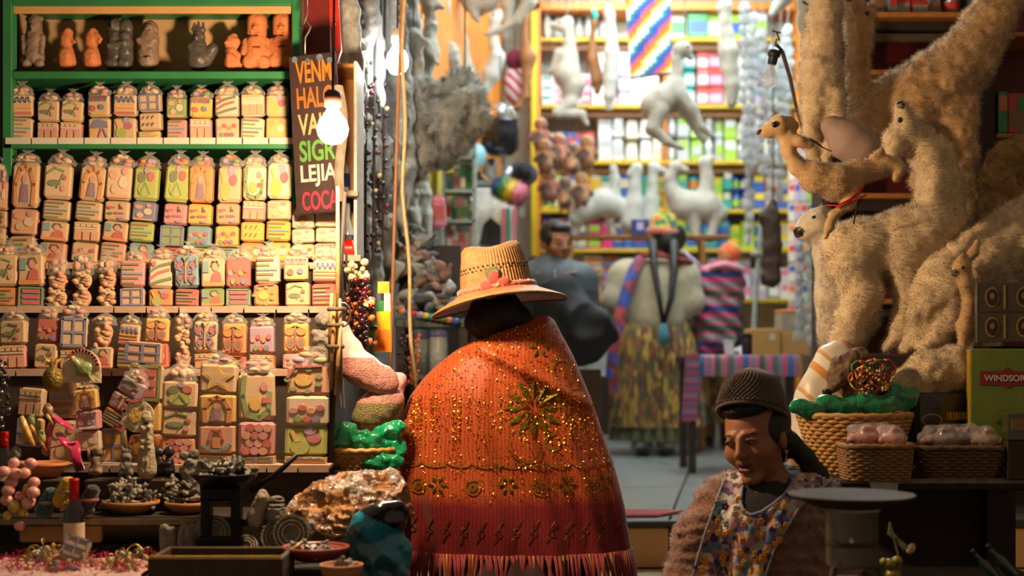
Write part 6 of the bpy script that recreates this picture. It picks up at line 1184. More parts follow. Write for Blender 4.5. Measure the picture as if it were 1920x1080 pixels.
MB().add([(-.16, -.1, 0), (.02, -.1, 0), (.14, .06, 0), (-.16, .09, 0), (-.16, -.1, .012), (.02, -.1, .012), (.14, .06, .012), (-.16, .09, .012)], [(4, 5, 6, 7), (0, 1, 5, 4), (1, 2, 6, 5), (2, 3, 7, 6), (3, 0, 4, 7)]).build('pile', M('red carpet pile', '#a03228', .95, sheen=.4, bump=.6, bscale=300), mt_)
MB().tube([(-.16, -.1, .008), (.02, -.1, .008), (.14, .06, .008)], .006, 6).build('border', M('pink border', '#c86a62', .8), mt_)
# ------------------------------------------------------------------ llama stall on the right
m_redc = M('dark red cabinet board', '#5a1216', .5, var=.15, scale=5); m_edge = M('orange pine edge', '#b97a38', .5, var=.12)
rc = thing('red_cabinet', 'tall dark red cabinet with pine shelf edges behind the llamas', 'cabinet', W(1740, 900, 5.35))
def rbox(name, x0, x1, y0, y1, d0, d1, mat): return sbox(name, x0, x1, y0, y1, d0, d1, mat, rc)
rbox('back_panel', 1560, 2000, -60, 900, 5.6, 5.62, m_redc); rbox('side_panel', 1845, 1866, -60, 900, 5.3, 5.6, m_shade); rbox('side_panel', 1548, 1560, -60, 900, 5.35, 5.6, m_shade)
for y in (22, 130, 362, 560): rbox('shelf_board', 1562, 1842, y, y + 10, 5.33, 5.6, m_edge); rbox('shade_strip', 1562, 1842, y + 11, y + 34, 5.4, 5.59, m_shade)  # dark strips stand in for the shade under each shelf
rbox('slanted_rail', 1625, 1835, 62, 78, 5.39, 5.42, M('grey brown board', '#54483a', .7))
for y in (60, 250, 440): rbox('shelf_board', 1868, 1990, y, y + 8, 5.33, 5.6, m_edge)
stock(1640, 1800, 22, 22, 44, 18, 34, ['brown', 'grey', 'red', 'brown'], 'top shelf of the red cabinet', d=5.4, kinds=(0, 2, 3), depth=.1)
stock(1872, 1930, 250, 60, 90, 16, 26, ['green', 'red', 'orange', 'brown'], 'dark side shelf beyond the red cabinet', d=5.4, kinds=(0, 1), depth=.1)
stock(1872, 1930, 440, 60, 90, 16, 26, ['green', 'red', 'orange', 'brown'], 'lower dark side shelf beyond the red cabinet', d=5.4, kinds=(0, 1), depth=.1)
RZ = zpx(884, 4.15)
rt = thing('right_table', 'dark table of the llama stall with worn plastic covered edge', 'table', (xpx(1720, 4.3), 4.3, 0))
MB().box((.02, .05, RZ - .018), (.78, .84, .032), bev=.005).build('top', m_dark, rt)
MB().box((.02, -.375, RZ - .008), (.77, .02, .016), bev=.004).build('edge_strip', M('grey worn plastic', '#6f6256', .35, var=.3, coat=.4), rt)
for x in (-.33, .36):
    for y in (-.3, .4): MB().box((x, y, RZ / 2 - .02), (.045, .045, RZ - .04)).build('leg', m_dark, rt)
MB().box((.05, .44, .42), (.8, .02, .84)).build('back_board', m_shade, rt)
pl_ = thing('plastic_flap', 'strip of clear plastic hanging over the table edge above the scale', 'plastic sheet', W(1655, 884, 3.87)); s_ = 3.87 / F; b = MB()
b.loft([[((-30 + 12 * i) * s_ * (1 - .25 * j / 5), -.004 * j - .006 * (i % 2), (-9 * j - (10 * (i % 2) if j == 5 else 0)) * s_) for i in range(6)] for j in range(6)], closed=False); b.build('sheet', film('dusty plastic', (.9, .8, .72), .4, .2, (.5, .42, .36)), pl_, True)
crt = thing('llama_crate', 'dark crate on the table carrying the standing llamas', 'crate', (xpx(1710, 4.55), 4.55, RZ)); hz_ = zpx(662, 4.5) - RZ
MB().box((0, .05, hz_ / 2), (.52, .42, hz_ - .004), bev=.006).build('body', m_shade, crt)
for z in (.06, .16, .26): MB().box((0, -.166, z), (.52, .012, .05)).build('slat', m_dark, crt)
# ---- llamas
m_cream = M('cream fur skin', '#d8bd94', .9, var=.14, scale=18, sheen=.4); m_fur = M('cream fur', '#f2d8b0', .85, var=.1, scale=14, sheen=.3, spec=.2); m_tan = M('tan fur', '#e2bf8e', .85, var=.12, scale=16, sheen=.3, spec=.2)
m_tans = M('tan fur skin', '#c99e6c', .9, var=.15, sheen=.3); m_brf = M('brown curly fur', '#a5804f', .9, var=.3, scale=20, sheen=.2); m_nose = M('dark nose leather', '#2a1612', .4, var=.3, bump=.3); m_bare = M('bare pinkish skin', '#a88a78', .7, var=.1)
GF = 'fluffy dried llamas of the stall'
def nosefn(x, y, r, depth=None):
    def f(c, s, a): return ((c[:, 0] - (x - a[0]) * s) ** 2 + (c[:, 2] + (y - a[1]) * s) ** 2 < (r * s) ** 2).astype(int)
    return f
critter('llama', 'tall fluffy cream llama hanging upright beside the unlit bulb', 'dried llama', 4.78, (1545, 316), [[(1550, -60, 0, 26), (1548, 20, 0, 28), (1542, 80, 0, 32), (1538, 140, 0, 35), (1544, 200, 0, 32), (1550, 240, 0, 25)], [(1526, 150, -14, 18), (1520, 210, -18, 14), (1516, 260, -18, 12), (1520, 300, -18, 9)], [(1562, 180, -22, 14), (1562, 230, -24, 11), (1550, 280, -24, 10), (1542, 306, -24, 8)], [(1530, 170, 12, 24), (1530, 290, 14, 12)]], [], [m_cream], .006, .03, GF, amp=.005, fr=26, furs=(35700, 0.0127, 0.00070, m_fur))
critter('llama', 'big tan llama with head thrown up and hindquarters raised to the roof', 'dried llama', 4.92, (1740, 300), [[(1654, 205, 0, 52), (1704, 192, 0, 62), (1760, 165, 0, 64), (1812, 110, 0, 53), (1854, 45, 0, 42), (1897, -40, 0, 38)], [(1616, 215, -6, 26), (1608, 160, -6, 18), (1606, 110, -6, 17), (1608, 70, -6, 21), (1611, 46, -6, 23), (1598, 16, -8, 15), (1590, 0, -8, 10)], [(1786, 210, -14, 40), (1796, 280, -16, 28), (1788, 340, -16, 25), (1802, 400, -16, 18)], [(1680, 260, -10, 34), (1660, 290, -12, 22)], [(1760, 230, 20, 40), (1740, 340, 20, 26)], [(1624, 36, -10, 6), (1632, 14, -10, 4)]], [(1640, 236, -10, 44, 40, 40)], [m_tans, m_nose], .0065, .035, GF, nosefn(1588, -2, 11), amp=.009, fr=26, furs=(54600, 0.0173, 0.00082, m_tan), eyes=[(1618, 32, -32, 5)])
critter('llama', 'grey pinkish bare llama body hanging below the tall fluffy llama', 'dried llama', 4.7, (1600, 300), [[(1560, 236, 6, 20), (1590, 262, 6, 34), (1618, 280, 6, 32), (1636, 300, 8, 16)]], [], [m_bare], .006, .03, GF)
critter('llama', 'small tan llama fetus with large dark eye and outstretched neck', 'dried llama', 4.24, (1560, 420), [[(1424, 249, 0, 7), (1440, 246, 0, 13), (1462, 238, 0, 21), (1478, 240, 0, 17)], [(1472, 250, 0, 12), (1478, 282, 0, 13), (1498, 314, 0, 16), (1528, 332, 0, 28), (1570, 342, 0, 34), (1612, 322, 0, 22), (1650, 314, 0, 19), (1676, 312, 0, 15)], [(1482, 256, -8, 8), (1498, 268, -12, 9), (1516, 270, -12, 9)], [(1660, 304, -10, 12), (1684, 318, -14, 9), (1676, 336, -14, 6)], [(1640, 296, -8, 9), (1650, 286, -10, 7)], [(1600, 346, -14, 14), (1588, 384, -16, 10), (1560, 404, -16, 8), (1552, 424, -16, 7), (1544, 446, -16, 5)], [(1480, 226, -6, 7), (1492, 236, -8, 5)]], [], [m_tans, m_nose], .0042, .014, GF, nosefn(1420, 246, 7), amp=.002, furs=(18900, 0.0071, 0.00057, m_tan, dict(keep=lambda c: (c[:, 0] > (1500 - 1560) * 4.3 / F).astype(float) + .05)), eyes=[(1450, 236, -18, 6.5)],
        extra=[('support_rod', [(1612, 344, 10, 1.6), (1616, 380, 40, 1.6), (1620, 412, 80, 1.6)], None, m_dark), ('red_string', [(1544, 387, -22, 1.3), (1565, 388, -27, 1.6), (1585, 378, -32, 2.4), (1600, 364, -32, 2.6), (1612, 352, -28, 1.4)], None, M('red string', '#b82820', .7)), ('red_string', [(1562, 392, -26, 1.4), (1580, 384, -30, 2.4), (1602, 376, -32, 2.4), (1618, 368, -28, 1.3)], None, M('red string')), ('black_tie', [(1514, 264, -22, 1.6), (1526, 270, -20, 2.2), (1540, 280, -18, 1.2), (1556, 286, -16, .8)], None, m_blk)])
critter('llama', 'large cream llama standing on the crate with its head flung backwards', 'dried llama', 4.5, (1650, 662), [[(1592, 468, 0, 52), (1622, 462, 0, 54)], [(1690, 452, 0, 60), (1730, 444, 0, 60), (1754, 428, 0, 50)], [(1622, 470, 8, 48), (1700, 470, 8, 52)], [(1762, 416, 0, 48), (1766, 350, 0, 39), (1750, 298, 0, 33), (1726, 266, 0, 25), (1706, 250, -4, 21)], [(1700, 252, -6, 20), (1692, 228, -10, 15), (1688, 208, -12, 10), (1685, 200, -12, 8)], [(1590, 500, -16, 42), (1612, 552, -20, 34), (1592, 600, -20, 26), (1580, 640, -20, 24), (1576, 656, -20, 16)], [(1620, 530, 22, 32), (1634, 590, 22, 20), (1612, 652, 22, 14)], [(1690, 490, -22, 36), (1698, 560, -24, 22), (1682, 618, -24, 16), (1654, 652, -24, 12)], [(1740, 490, 22, 36), (1748, 580, 22, 20), (1740, 650, 22, 14)], [(1682, 274, -14, 6), (1668, 286, -18, 7), (1660, 280, -18, 4)]], [(1678, 262, -8, 22, 19, 21)], [m_cream, m_nose], .0062, .035, GF, nosefn(1684, 200, 8), amp=.005, fr=26, furs=(71400, 0.0134, 0.00076, m_fur), eyes=[(1681, 229, -25, 5.5)])
critter('llama', 'white llama peering out behind the large cream one, muzzle to the shop', 'dried llama', 4.7, (1560, 662), [[(1497, 436, -8, 9), (1508, 430, -8, 17), (1526, 424, -6, 27), (1548, 436, 0, 27), (1568, 480, 6, 38), (1566, 560, 10, 34), (1560, 620, 8, 24), (1558, 656, 8, 16)], [(1534, 402, -6, 7), (1542, 392, -6, 5)]], [], [M('white fur skin', '#d6c4a8', .9), m_nose], .006, .03, GF, nosefn(1493, 437, 10), amp=.003, furs=(21000, 0.0110, 0.00070, M('white fur', '#dccbb0', .85, var=.1), dict(keep=lambda c: (c[:, 0] > (1535 - 1560) * 4.7 / F).astype(float) + .12)), eyes=[(1520, 411, -30, 5)])
critter('llama', 'cream woolly llama facing away at the right of the crate', 'dried llama', 4.42, (1790, 662), [[(1738, 560, 0, 40), (1780, 524, 0, 54), (1840, 494, 0, 62), (1900, 455, 0, 60), (1950, 400, 0, 46)], [(1794, 552, -16, 32), (1776, 606, -18, 22), (1746, 638, -18, 18), (1726, 652, -18, 13)], [(1734, 560, 14, 30), (1716, 630, 14, 18), (1704, 652, 14, 13)], [(1860, 540, 14, 44), (1850, 640, 14, 28)]], [], [m_cream], .0062, .035, GF, amp=.008, fr=26, furs=(50400, 0.0150, 0.00076, m_fur))
critter('llama', 'slim tan llama fetus with long pricked ears before the woolly llama', 'dried llama', 4.28, (1815, 690), [[(1790, 512, -4, 7), (1802, 500, -4, 14), (1810, 526, 0, 13), (1818, 566, 0, 12), (1812, 612, 0, 17), (1818, 650, 0, 15), (1814, 690, 0, 9)], [(1810, 494, -4, 7), (1824, 474, -4, 8), (1832, 454, -4, 6)], [(1796, 492, -8, 4), (1802, 478, -8, 4)], [(1806, 606, -10, 10), (1800, 650, -12, 8)]], [], [m_tans, m_nose], .0042, .014, GF, nosefn(1788, 512, 7), amp=.002, furs=(10500, 0.0064, 0.00057, m_tan), eyes=[(1800, 502, -17, 4)])
critter('llama', 'brown curly llama curled up at the right edge of the stall', 'dried llama', 4.6, (1885, 440), [[(1872, 436, 0, 28), (1868, 380, 0, 28), (1862, 335, 0, 26), (1882, 296, 0, 26), (1916, 284, 0, 30), (1936, 340, 0, 30), (1912, 420, 0, 28)], [(1880, 330, -14, 14), (1900, 380, -14, 14), (1884, 420, -14, 12)]], [], [m_brf], .006, .02, GF, amp=.008, fr=60, furs=(18900, 0.0110, 0.00070, M('brown fur tips', '#bb955f', .9, var=.3)))
critter('llama', 'small cream llama lying down on the table before the crate', 'dried llama', 4.20, (1750, 752), [[(1702, 722, 0, 28), (1740, 700, 0, 38), (1790, 690, 0, 38), (1822, 690, 0, 30)], [(1690, 735, -12, 18), (1720, 744, -14, 14), (1760, 740, -14, 12)]], [], [m_cream], .0055, .025, GF, amp=.007, fr=26, furs=(29400, 0.0110, 0.00070, m_fur))
stl = thing('llama_plinth', 'brown box under the lying cream llama', 'box', (xpx(1755, 4.22), 4.20, RZ)); hz_ = zpx(752, 4.2) - RZ
MB().box((0, .06, hz_ / 2), (.19, .16, hz_ - .002), bev=.004).build('body', M('brown cardboard'), stl)
critter('dried_llama', 'wrinkled brown dried llama head lying among beaded halters', 'dried llama', 4.12, (1580, 760), [[(1612, 672, 10, 22), (1590, 690, 4, 20), (1572, 712, 0, 16), (1552, 734, 0, 9)], [(1600, 668, 6, 14), (1570, 680, 4, 10), (1556, 704, 2, 6)], [(1604, 700, 12, 22), (1604, 752, 12, 20)]], [], [M('wrinkled brown hide', '#6d5138', .7, var=.35, scale=30, bump=.5), m_nose], .0042, .012, GF, nosefn(1549, 737, 9), amp=.004, fr=70)
hl = thing('beaded_halter', 'tangle of red, green and brass beaded llama halters', 'halter', W(1630, 752, 4.1)); s_ = 4.1 / F
for i in range(34):
    c = ('red', 'green', 'brown', 'red', 'yellow', 'red')[i % 6]; a0 = rng.uniform(0, 6.3); cx, cz = rng.uniform(-24, 28), rng.uniform(24, 70); r = rng.uniform(8, 20)
    MB().tube([((cx + r * cos(a0 + k * .5)) * s_, rng.uniform(-.02, .0) - .01, (cz + r * .9 * sin(a0 + k * .5)) * s_) for k in range(8)], rng.uniform(.0025, .005), 6).build('cord', pm(c), hl, True)
for i in range(60): inst('bead', SEED[(0, 3, 2, 0)[i % 4]], hl, (rng.uniform(-28, 30) * s_, -.035 + rng.uniform(-.01, .01), rng.uniform(14, 64) * s_), (0, 0, 0), .36)
Blob(.01).ell((0, .02, 30 * s_), (32 * s_, .03, 34 * s_)).build('yarn_core', .005, M('brown yarn', '#4a3424', .95, bump=.6), hl, disp=lambda G: .008 * vnoise(G, 60, 3))
pouch('plastic_sack', 'white and orange woven plastic sack behind the wicker basket', 1545, 882, 4.38, [(0, 90, 62, 110, 0), (20, 180, 44, 60, 0.02), (-16, 50, 56, 60, 0), (36, 216, 30, 30, .03)], [bands('white orange sack', [(0, '#d8c8b0'), (.5, '#d08a3a'), (.68, '#e0d4c0'), (.9, '#cf9a5a')], 'XZ', 5.5, rough=.35, bump=.2)], None, .01, 'sack', hh=.006, fs=12)
basket('round_basket', 'deep round wicker basket holding green plastic parcels', 1602, 884, 4.12, 104, 66, 104, m_wick, n=52, rows=15, sy=.75, z=RZ + .002)
GP = 'green parcels in the wicker basket'; m_gp2 = M('deep green plastic', '#0c7a4a', .16, var=.4, scale=24, bump=.6, bscale=50, coat=1.)
for x, y, rx, rz, lab, dd in ((1515, 784, 34, 18, 'green plastic parcel with knotted ear at the basket edge', 4.06), (1572, 784, 50, 22, 'green plastic parcel in the middle of the wicker basket', 4.08), (1642, 782, 44, 24, 'dark green plastic parcel on the far side of the wicker basket', 4.08), (1690, 770, 32, 26, 'bright green plastic parcel with raised knot near the dark carton', 4.1)):
    pouch('green_parcel', lab, x, y, dd, [(0, rz, rx, rz * .9, 0), (rx * .5, rz * 1.1, rx * .5, rz * .7, .01), (-rx * .5, rz * 1.5, rx * .34, rz * .6, 0)], [m_gp2], None, .011, 'parcel', GP, hh=.004, fs=20)
basket('square_basket', 'small square cane basket filled with pink packets', 1640, 896, 3.92, 62, 56, 58, M('brown cane', '#8a6438', .6, var=.25, bump=.3), n=40, rows=12, sy=.8, sq=True, z=RZ + .002)
basket('square_basket', 'wide shallow cane basket filled with lilac film packets', 1792, 886, 3.98, 84, 62, 52, M('dim cane', '#6a4c2c', .6, var=.25, bump=.3), n=44, rows=10, sy=.6, sq=True, z=RZ + .002)
m_film2 = film('crinkled clear film', (1, .95, .92), .84, .08)
for q, (x, y, d, w, c, lab) in enumerate(((1618, 838, 3.9, 30, '#b86a5c', 'pink packet nearest the wicker basket'), (1650, 836, 3.94, 34, '#a85c54', 'rose packet standing in the square basket'), (1672, 840, 3.88, 24, '#c07a6a', 'salmon packet at the corner of the square basket'), (1765, 840, 3.96, 40, '#8a6a6a', 'mauve packet in the shallow basket'), (1812, 838, 3.98, 44, '#7c5c74', 'lilac packet piled in the shallow basket'), (1846, 842, 3.95, 26, '#9a7440', 'amber packet at the end of the shallow basket'))):
    t = pouch('film_packet', lab + ' under crinkled film', x, y, d, [(0, 14, w, 14, 0), (w * .3, 26, w * .5, 14, 0)], [M('packet ' + c, c, .35, var=.25, scale=30, bump=.4, coat=.9)], None, .008, 'packet', 'film packets in the square baskets', hh=.0045, fs=30)
    s_ = d / F; b = Blob(.01).ell((0, 0, 22 * s_), (w * 1.05 * s_, .036, 20 * s_)); b.build('wrapper', .0055, m_film2, t, disp=lambda G: .02 * (np.abs(vnoise(G, 32, 7)) - .2), relax=0)
# ---- cartons
def print_box(t, w, h, mats): pass
m_gb = M('dark navy carton', '#26242a', .35, coat=.6); m_wg = M('leaf green carton', '#5d6a1c', .4, var=.2, scale=8, coat=.3); m_ylw = M('yellow carton side', '#b08a1a', .45)
t = thing('dark_carton', 'dark carton with oval emblem and yellow block lettering', 'box', W(1772, 826, 4.14), (0, 0, R(6))); s_ = 4.14 / F
MB().box((0, .05, 45 * s_), (102 * s_, .1, 90 * s_), bev=.004).build('body', m_gb, t)
MB().disc((-26 * s_, 38 * s_), 20 * s_, -.003, .0, 0, 20, 13 * s_).build('emblem', M('gold ink', '#b89020', .4), t); MB().disc((-26 * s_, 38 * s_), 17 * s_, -.005, .0, 0, 20, 10.5 * s_).build('emblem_field', m_gb, t)
for i, w in enumerate((3, 5, 3, 5, 3, 4, 5)): MB().box(((4 + i * 6) * s_, -.002, 47 * s_), (w * s_, .003, 12 * s_)).build('lettering', M('gold ink'), t)
MB().box((25 * s_, -.002, 40 * s_), (44 * s_, .003, 1.6 * s_)).build('lettering', M('gold ink'), t)
MB().box((0, .05, (RZ - t.location.z) / 2), (96 * s_, .09, t.location.z - RZ - .002)).build('base_carton', m_shade, t)
t = thing('tea_carton', 'green tea carton with red WINDSOR label and yellow side', 'box', W(1888, 834, 4.02), (0, 0, R(-12))); s_ = 4.02 / F
MB().box((0, .05, 90 * s_), (130 * s_, .1, 180 * s_), bev=.003).build('body', m_wg, t); MB().box((-65.5 * s_, .05, 90 * s_), (1.5 * s_, .096, 178 * s_)).build('side_print', m_ylw, t)
MB().prism([(-48 * s_, 112 * s_), (-10 * s_, 112 * s_), (0, 106 * s_), (10 * s_, 112 * s_), (44 * s_, 112 * s_), (44 * s_, 138 * s_), (8 * s_, 138 * s_), (0, 146 * s_), (-8 * s_, 138 * s_), (-48 * s_, 138 * s_)], -.003, .001).build('label', M('red label', '#7a1a20', .4), t)
text3d('WINDSOR', t, (-4 * s_, -.004, 119 * s_), 74 * s_, 12 * s_, M('pale ink', '#b8a890', .5))
for x, z, r in ((-6, 40, 15), (14, 30, 11)): MB().prism([(x * s_ - r * s_, z * s_), (x * s_, z * s_ - r * .5 * s_), (x * s_ + r * s_, z * s_ + r * .4 * s_), (x * s_ + r * .2 * s_, z * s_ + r * s_)], -.002, .001).build('leaf_print', M('dark leaf print', '#2a4a1a', .5), t)
MB().box((0, .05, (RZ - t.location.z) / 2 - .001), (120 * s_, .09, t.location.z - RZ - .004)).build('base_carton', m_shade, t)
def portrait_pack(lab, x, y, d, rz, rows, wrap):
    t = thing('portrait_carton', lab, 'box', W(x, y, d), (0, 0, R(rz))); s = d / F; h = 56 * rows * s
    MB().box((0, .045, h / 2), (112 * s, .09, h), bev=.003).build('body', M('brown gold carton', '#3e3018', .35, var=.2, coat=.5), t)
    MB().box((-57 * s, .045, h / 2), (2 * s, .092, h * 1.01)).build('wrapped_side', M('foil grey side', '#6f7266', .2, var=.3, bump=.5, coat=1.), t)
    for r in range(rows):
        for c in (-30, 26):
            MB().disc((c * s, (28 + 56 * r) * s), 13 * s, -.003, 0, 0, 18, 19 * s).build('oval_frame', M('dull gold ink', '#8a6e28', .4), t); MB().disc((c * s, (28 + 56 * r) * s), 10.5 * s, -.005, 0, 0, 18, 16 * s).build('portrait', M('dark portrait print', '#2a1a12', .5), t)
            MB().disc((c * s, (30 + 56 * r) * s), 4.5 * s, -.0065, 0, 0, 12, 6 * s).build('face_print', M('tan face print', '#7a5636', .5), t)
            MB().box(((c + 22) * s, -.002, (28 + 56 * r) * s), (4 * s, .003, 44 * s)).build('stripe', M('dull gold ink'), t)
        MB().box((0, -.002, (56 * r + 1) * s), (110 * s, .003, 2 * s)).build('seam', m_shade, t)
    return t
t = portrait_pack('tilted carton block printed with gold oval portraits', 1892, 641, 4.12, -14, 2, True)
t = portrait_pack('lower carton of gold oval portraits behind the green tea carton', 1884, 834, 4.18, -10, 1, True); t.scale = (1, 1, 3.3)
t = thing('small_film_box', 'small film wrapped olive box before the tea carton', 'box', W(1910, 826, 3.9)); s_ = 3.9 / F
MB().box((0, .02, 26 * s_), (44 * s_, .05, 52 * s_), bev=.003).build('body', M('olive carton', '#3a3c1c', .25, coat=1.), t); MB().box((0, -.007, 30 * s_), (30 * s_, .003, 20 * s_)).build('label', M('dull gold ink'), t); MB().box((0, .02, (RZ - t.location.z) / 2), (42 * s_, .05, t.location.z - RZ - .002)).build('base_carton', m_shade, t)
# ---- steel scale at the front
t = thing('steel_scale', 'polished steel scale with round tray beside the seated vendor', 'scale', W(1597, 1078, 3.12)); s_ = 3.12 / F; m_steel = M('brown reflection steel', '#463828', .55, metal=0., var=.15, scale=6, spec=.15); m_steel2 = M('brushed steel', '#c4beb0', .32, metal=.9, var=.1)  # the tray's brown reflection is put into a dull base colour
MB().lathe([(60 * s_, 126 * s_), (74 * s_, 130 * s_), (112 * s_, 146 * s_), (118 * s_, 152 * s_), (115 * s_, 152 * s_), (72 * s_, 138 * s_), (.0001, 136 * s_)], n=48).build('tray', m_steel, t, True)
MB().lathe([(44 * s_, 18 * s_), (47 * s_, 22 * s_), (48 * s_, 120 * s_), (60 * s_, 127 * s_)], n=40).build('drum', m_steel2, t, True)
MB().lathe([(48.6 * s_, 56 * s_), (49.4 * s_, 60 * s_), (48.6 * s_, 64 * s_)], n=40, caps=False).build('band', m_steel, t, True)
MB().disc((-12 * s_, 70 * s_), 4 * s_, -49 * s_, -46 * s_, 0, 12).build('badge', m_alu, t)
for x in (-1, 1): MB().tube([(x * 40 * s_, -.04, 20 * s_), (x * 52 * s_, -.05, -30 * s_)], .007, 8).build('strut', m_steel, t, True)
MB().lathe([(66 * s_, -30 * s_), (70 * s_, -22 * s_), (68 * s_, -14 * s_), (44 * s_, -8 * s_), (.0001, -8 * s_)], n=32).build('base', m_steel, t, True)
zb = t.location.z - 30 * s_
t2 = thing('scale_stool', 'dark stool under the steel scale', 'stool', (xpx(1597, 3.12), 3.12, 0)); MB().lathe([(.11, zb - .03), (.12, zb - .025), (.12, zb - .003), (.0001, zb - .002)], n=24).build('seat', m_dark, t2)
for a in range(4): MB().tube([(.07 * cos(a * 1.57 + .8), .07 * sin(a * 1.57 + .8), zb - .03), (.11 * cos(a * 1.57 + .8), .11 * sin(a * 1.57 + .8), 0)], .013, 8).build('leg', m_dark, t2)
# ---- plant with yellow fruit under the table
t = thing('leafy_sprig', 'sprig with green leaf, pale bud and yellow fruit under the table', 'plant', W(1690, 1090, 3.5)); s_ = 3.5 / F
MB().tube([(0, 0, 0), (-6 * s_, 0, 50 * s_), (-22 * s_, 0, 110 * s_)], .003, 6).build('stem', pal('dkgreen'), t)
for pts in ([(-22, 112), (-18, 96), (-8, 84), (-14, 78), (-26, 88)], [(-10, 84), (6, 72), (14, 62), (4, 58), (-6, 70)]): MB().prism([(p[0] * s_, p[1] * s_) for p in pts], -.004, .002).build('leaf', pal('green'), t)
for x, z, r in ((-24, 34, 13), (-10, 40, 11), (-18, 14, 14), (-34, 38, 9)): MB().ell((x * s_, -.01, z * s_), (r * s_, r * s_, r * .8 * s_), 12, 8).build('fruit', M('olive yellow fruit', '#8a7a2a', .4, coat=.3), t, True)
MB().ell((16 * s_, -.01, 62 * s_), (8 * s_, 6 * s_, 11 * s_), 10, 7, rot=(0, R(30), 0)).build('bud', M('pale bud', '#b89a80', .6), t, True)
for q, (x0, y0, x1, y1) in enumerate(((1838, 1044, 1872, 1090), (1862, 1038, 1900, 1080))):
    t = thing('green_bottle', ('nearer', 'farther')[q] + ' dark green glass bottle lying under the table', 'bottle', W(x1, y1, 3.5), (0, R(-40), 0)); s_ = 3.5 / F
    MB().lathe([(10 * s_, 0), (11 * s_, 2 * s_), (11 * s_, 40 * s_), (4 * s_, 56 * s_), (4 * s_, 70 * s_)], n=16).build('body', M('dark green glass', '#14351e', .1, coat=1.), t, True); MB().lathe([(4.6 * s_, 68 * s_), (4.6 * s_, 76 * s_), (.0001, 76 * s_)], n=12).build('cap', m_dark, t)
t = thing('floor_crate', 'dark crate on the ground under the right table', 'crate', (xpx(1800, 3.55), 3.6, 0)); zf = zpx(1092, 3.5)
MB().box((0, 0, zf / 2), (.42, .34, zf - .004), bev=.005).build('body', m_shade, t)
for z in (.15, .3, .45): MB().box((0, -.173, z), (.42, .012, .08)).build('slat', m_dark, t)
# ---- unlit bulb on its crooked stick
t = thing('unlit_bulb', 'unlit clear bulb in a black socket hanging from a hooked stick', 'light bulb', W(1441, 150, 5)); s_ = 5 / F
m_gl = film('bulb glass', (1, 1, 1), .72, .03, (.9, .9, .9), 4.)
MB().lathe([(.0001, -17 * s_), (9 * s_, -15 * s_), (16 * s_, -6 * s_), (17 * s_, 2 * s_), (13 * s_, 14 * s_), (7 * s_, 24 * s_), (6.4 * s_, 32 * s_)], n=24).build('glass', m_gl, t, True)
MB().tube([(0, 0, 26 * s_), (-4 * s_, 0, 8 * s_), (0, 0, 4 * s_), (4 * s_, 0, 8 * s_), (0, 0, 26 * s_)], .0012, 5).build('filament', M('steel wire'), t)
MB().lathe([(8 * s_, 30 * s_), (9 * s_, 34 * s_), (9 * s_, 44 * s_), (12 * s_, 46 * s_), (12 * s_, 56 * s_), (5 * s_, 58 * s_), (.0001, 59 * s_)], n=16).build('socket', M('black bakelite', '#15120f', .4), t, True)
t.rotation_euler = (0, R(12), 0)
t = thing('hooked_stick', 'dark crooked stick with wire hook holding the unlit bulb', 'stick', W(1505, 245, 5))
MB().tube([W(1556, 420, 5.36) - t.location, (0, 0, 0), (-12 * s_, 0, 44 * s_), (-24 * s_, 0, 100 * s_), (-38 * s_, 0, 148 * s_), (-48 * s_, 0, 162 * s_)], [.004, .005, .006, .007, .0075, .004], 8).build('shaft', M('dark bark', '#4a3428', .6, bump=.4), t, True)
MB().tube([(-40 * s_, -.01, 150 * s_), (-52 * s_, -.01, 158 * s_), (-50 * s_, -.01, 172 * s_), (-44 * s_, -.01, 168 * s_), (-50 * s_, -.01, 184 * s_), (-42 * s_, -.01, 182 * s_), (-58 * s_, -.01, 186 * s_)], .003, 6).build('hook', M('black bakelite'), t, True)
# ------------------------------------------------------------------ people
m_skin = M('warm brown skin', '#8f5a3a', .5, var=.06, scale=12, bump=.06, bscale=200); m_hair = M('black hair', '#0d0a0a', .42, var=.3, scale=60, bump=.5, bscale=160)
m_lip = M('dark rose lip', '#6a342c', .45); m_eye = M('eye white', '#7c6c60', .25, coat=.8); m_iris = M('dark iris', '#120a06', .15, coat=1.)
def head_prims(b, O, Rm, sc=1., face=True, open_=1.):
    def H(x, y, z): return tuple(O + Rm @ Vector((x, y, z)) * sc)
    def E(c, r, k=.012, sub=False): b.ell(H(*c), tuple(q * sc for q in r), Rm, k * sc, sub)
    def C(a, c, r1, r2=None, k=.01): b.cap(H(*a), H(*c), r1 * sc, (r1 if r2 is None else r2) * sc, k * sc)
    E((0, .02, .055), (.073, .09, .082), .02); E((0, -.016, -.006), (.062, .068, .084), .03)
    C((0, .02, -.05), (0, .045, -.17), .047, .056, .03)
    if face:
        E((0, -.058, -.080), (.026, .022, .018), .02)
        for s in (-1, 1):
            E((s * .038, -.050, -.012), (.026, .026, .024), .02); E((s * .030, -.086, .024), (.018, .010, .009), .010, True); E((s * .030, -.072, .022), (.0165, .012, .0085), .005)
            E((s * .0115, -.090, -.013), (.0085, .010, .007), .006); E((s * .073, .012, .004), (.009, .017, .029), .008); C((s * .014, -.078, .040), (s * .042, -.066, .042), .007, .005, .008)
        C((0, -.080, .030), (0, -.098, -.008), .0085, .0115, .008)
        C((-.016, -.077, -.037), (.016, -.077, -.037), .0065, .0065, .006); C((0, -.083, -.036), (0, -.083, -.036), .006, .006, .006)
        C((-.014, -.077, -.053), (.014, -.077, -.053), .0075, .0075, .006); E((0, -.092, -.045), (.017, .018, .0042 * open_), .004, True)
    return H
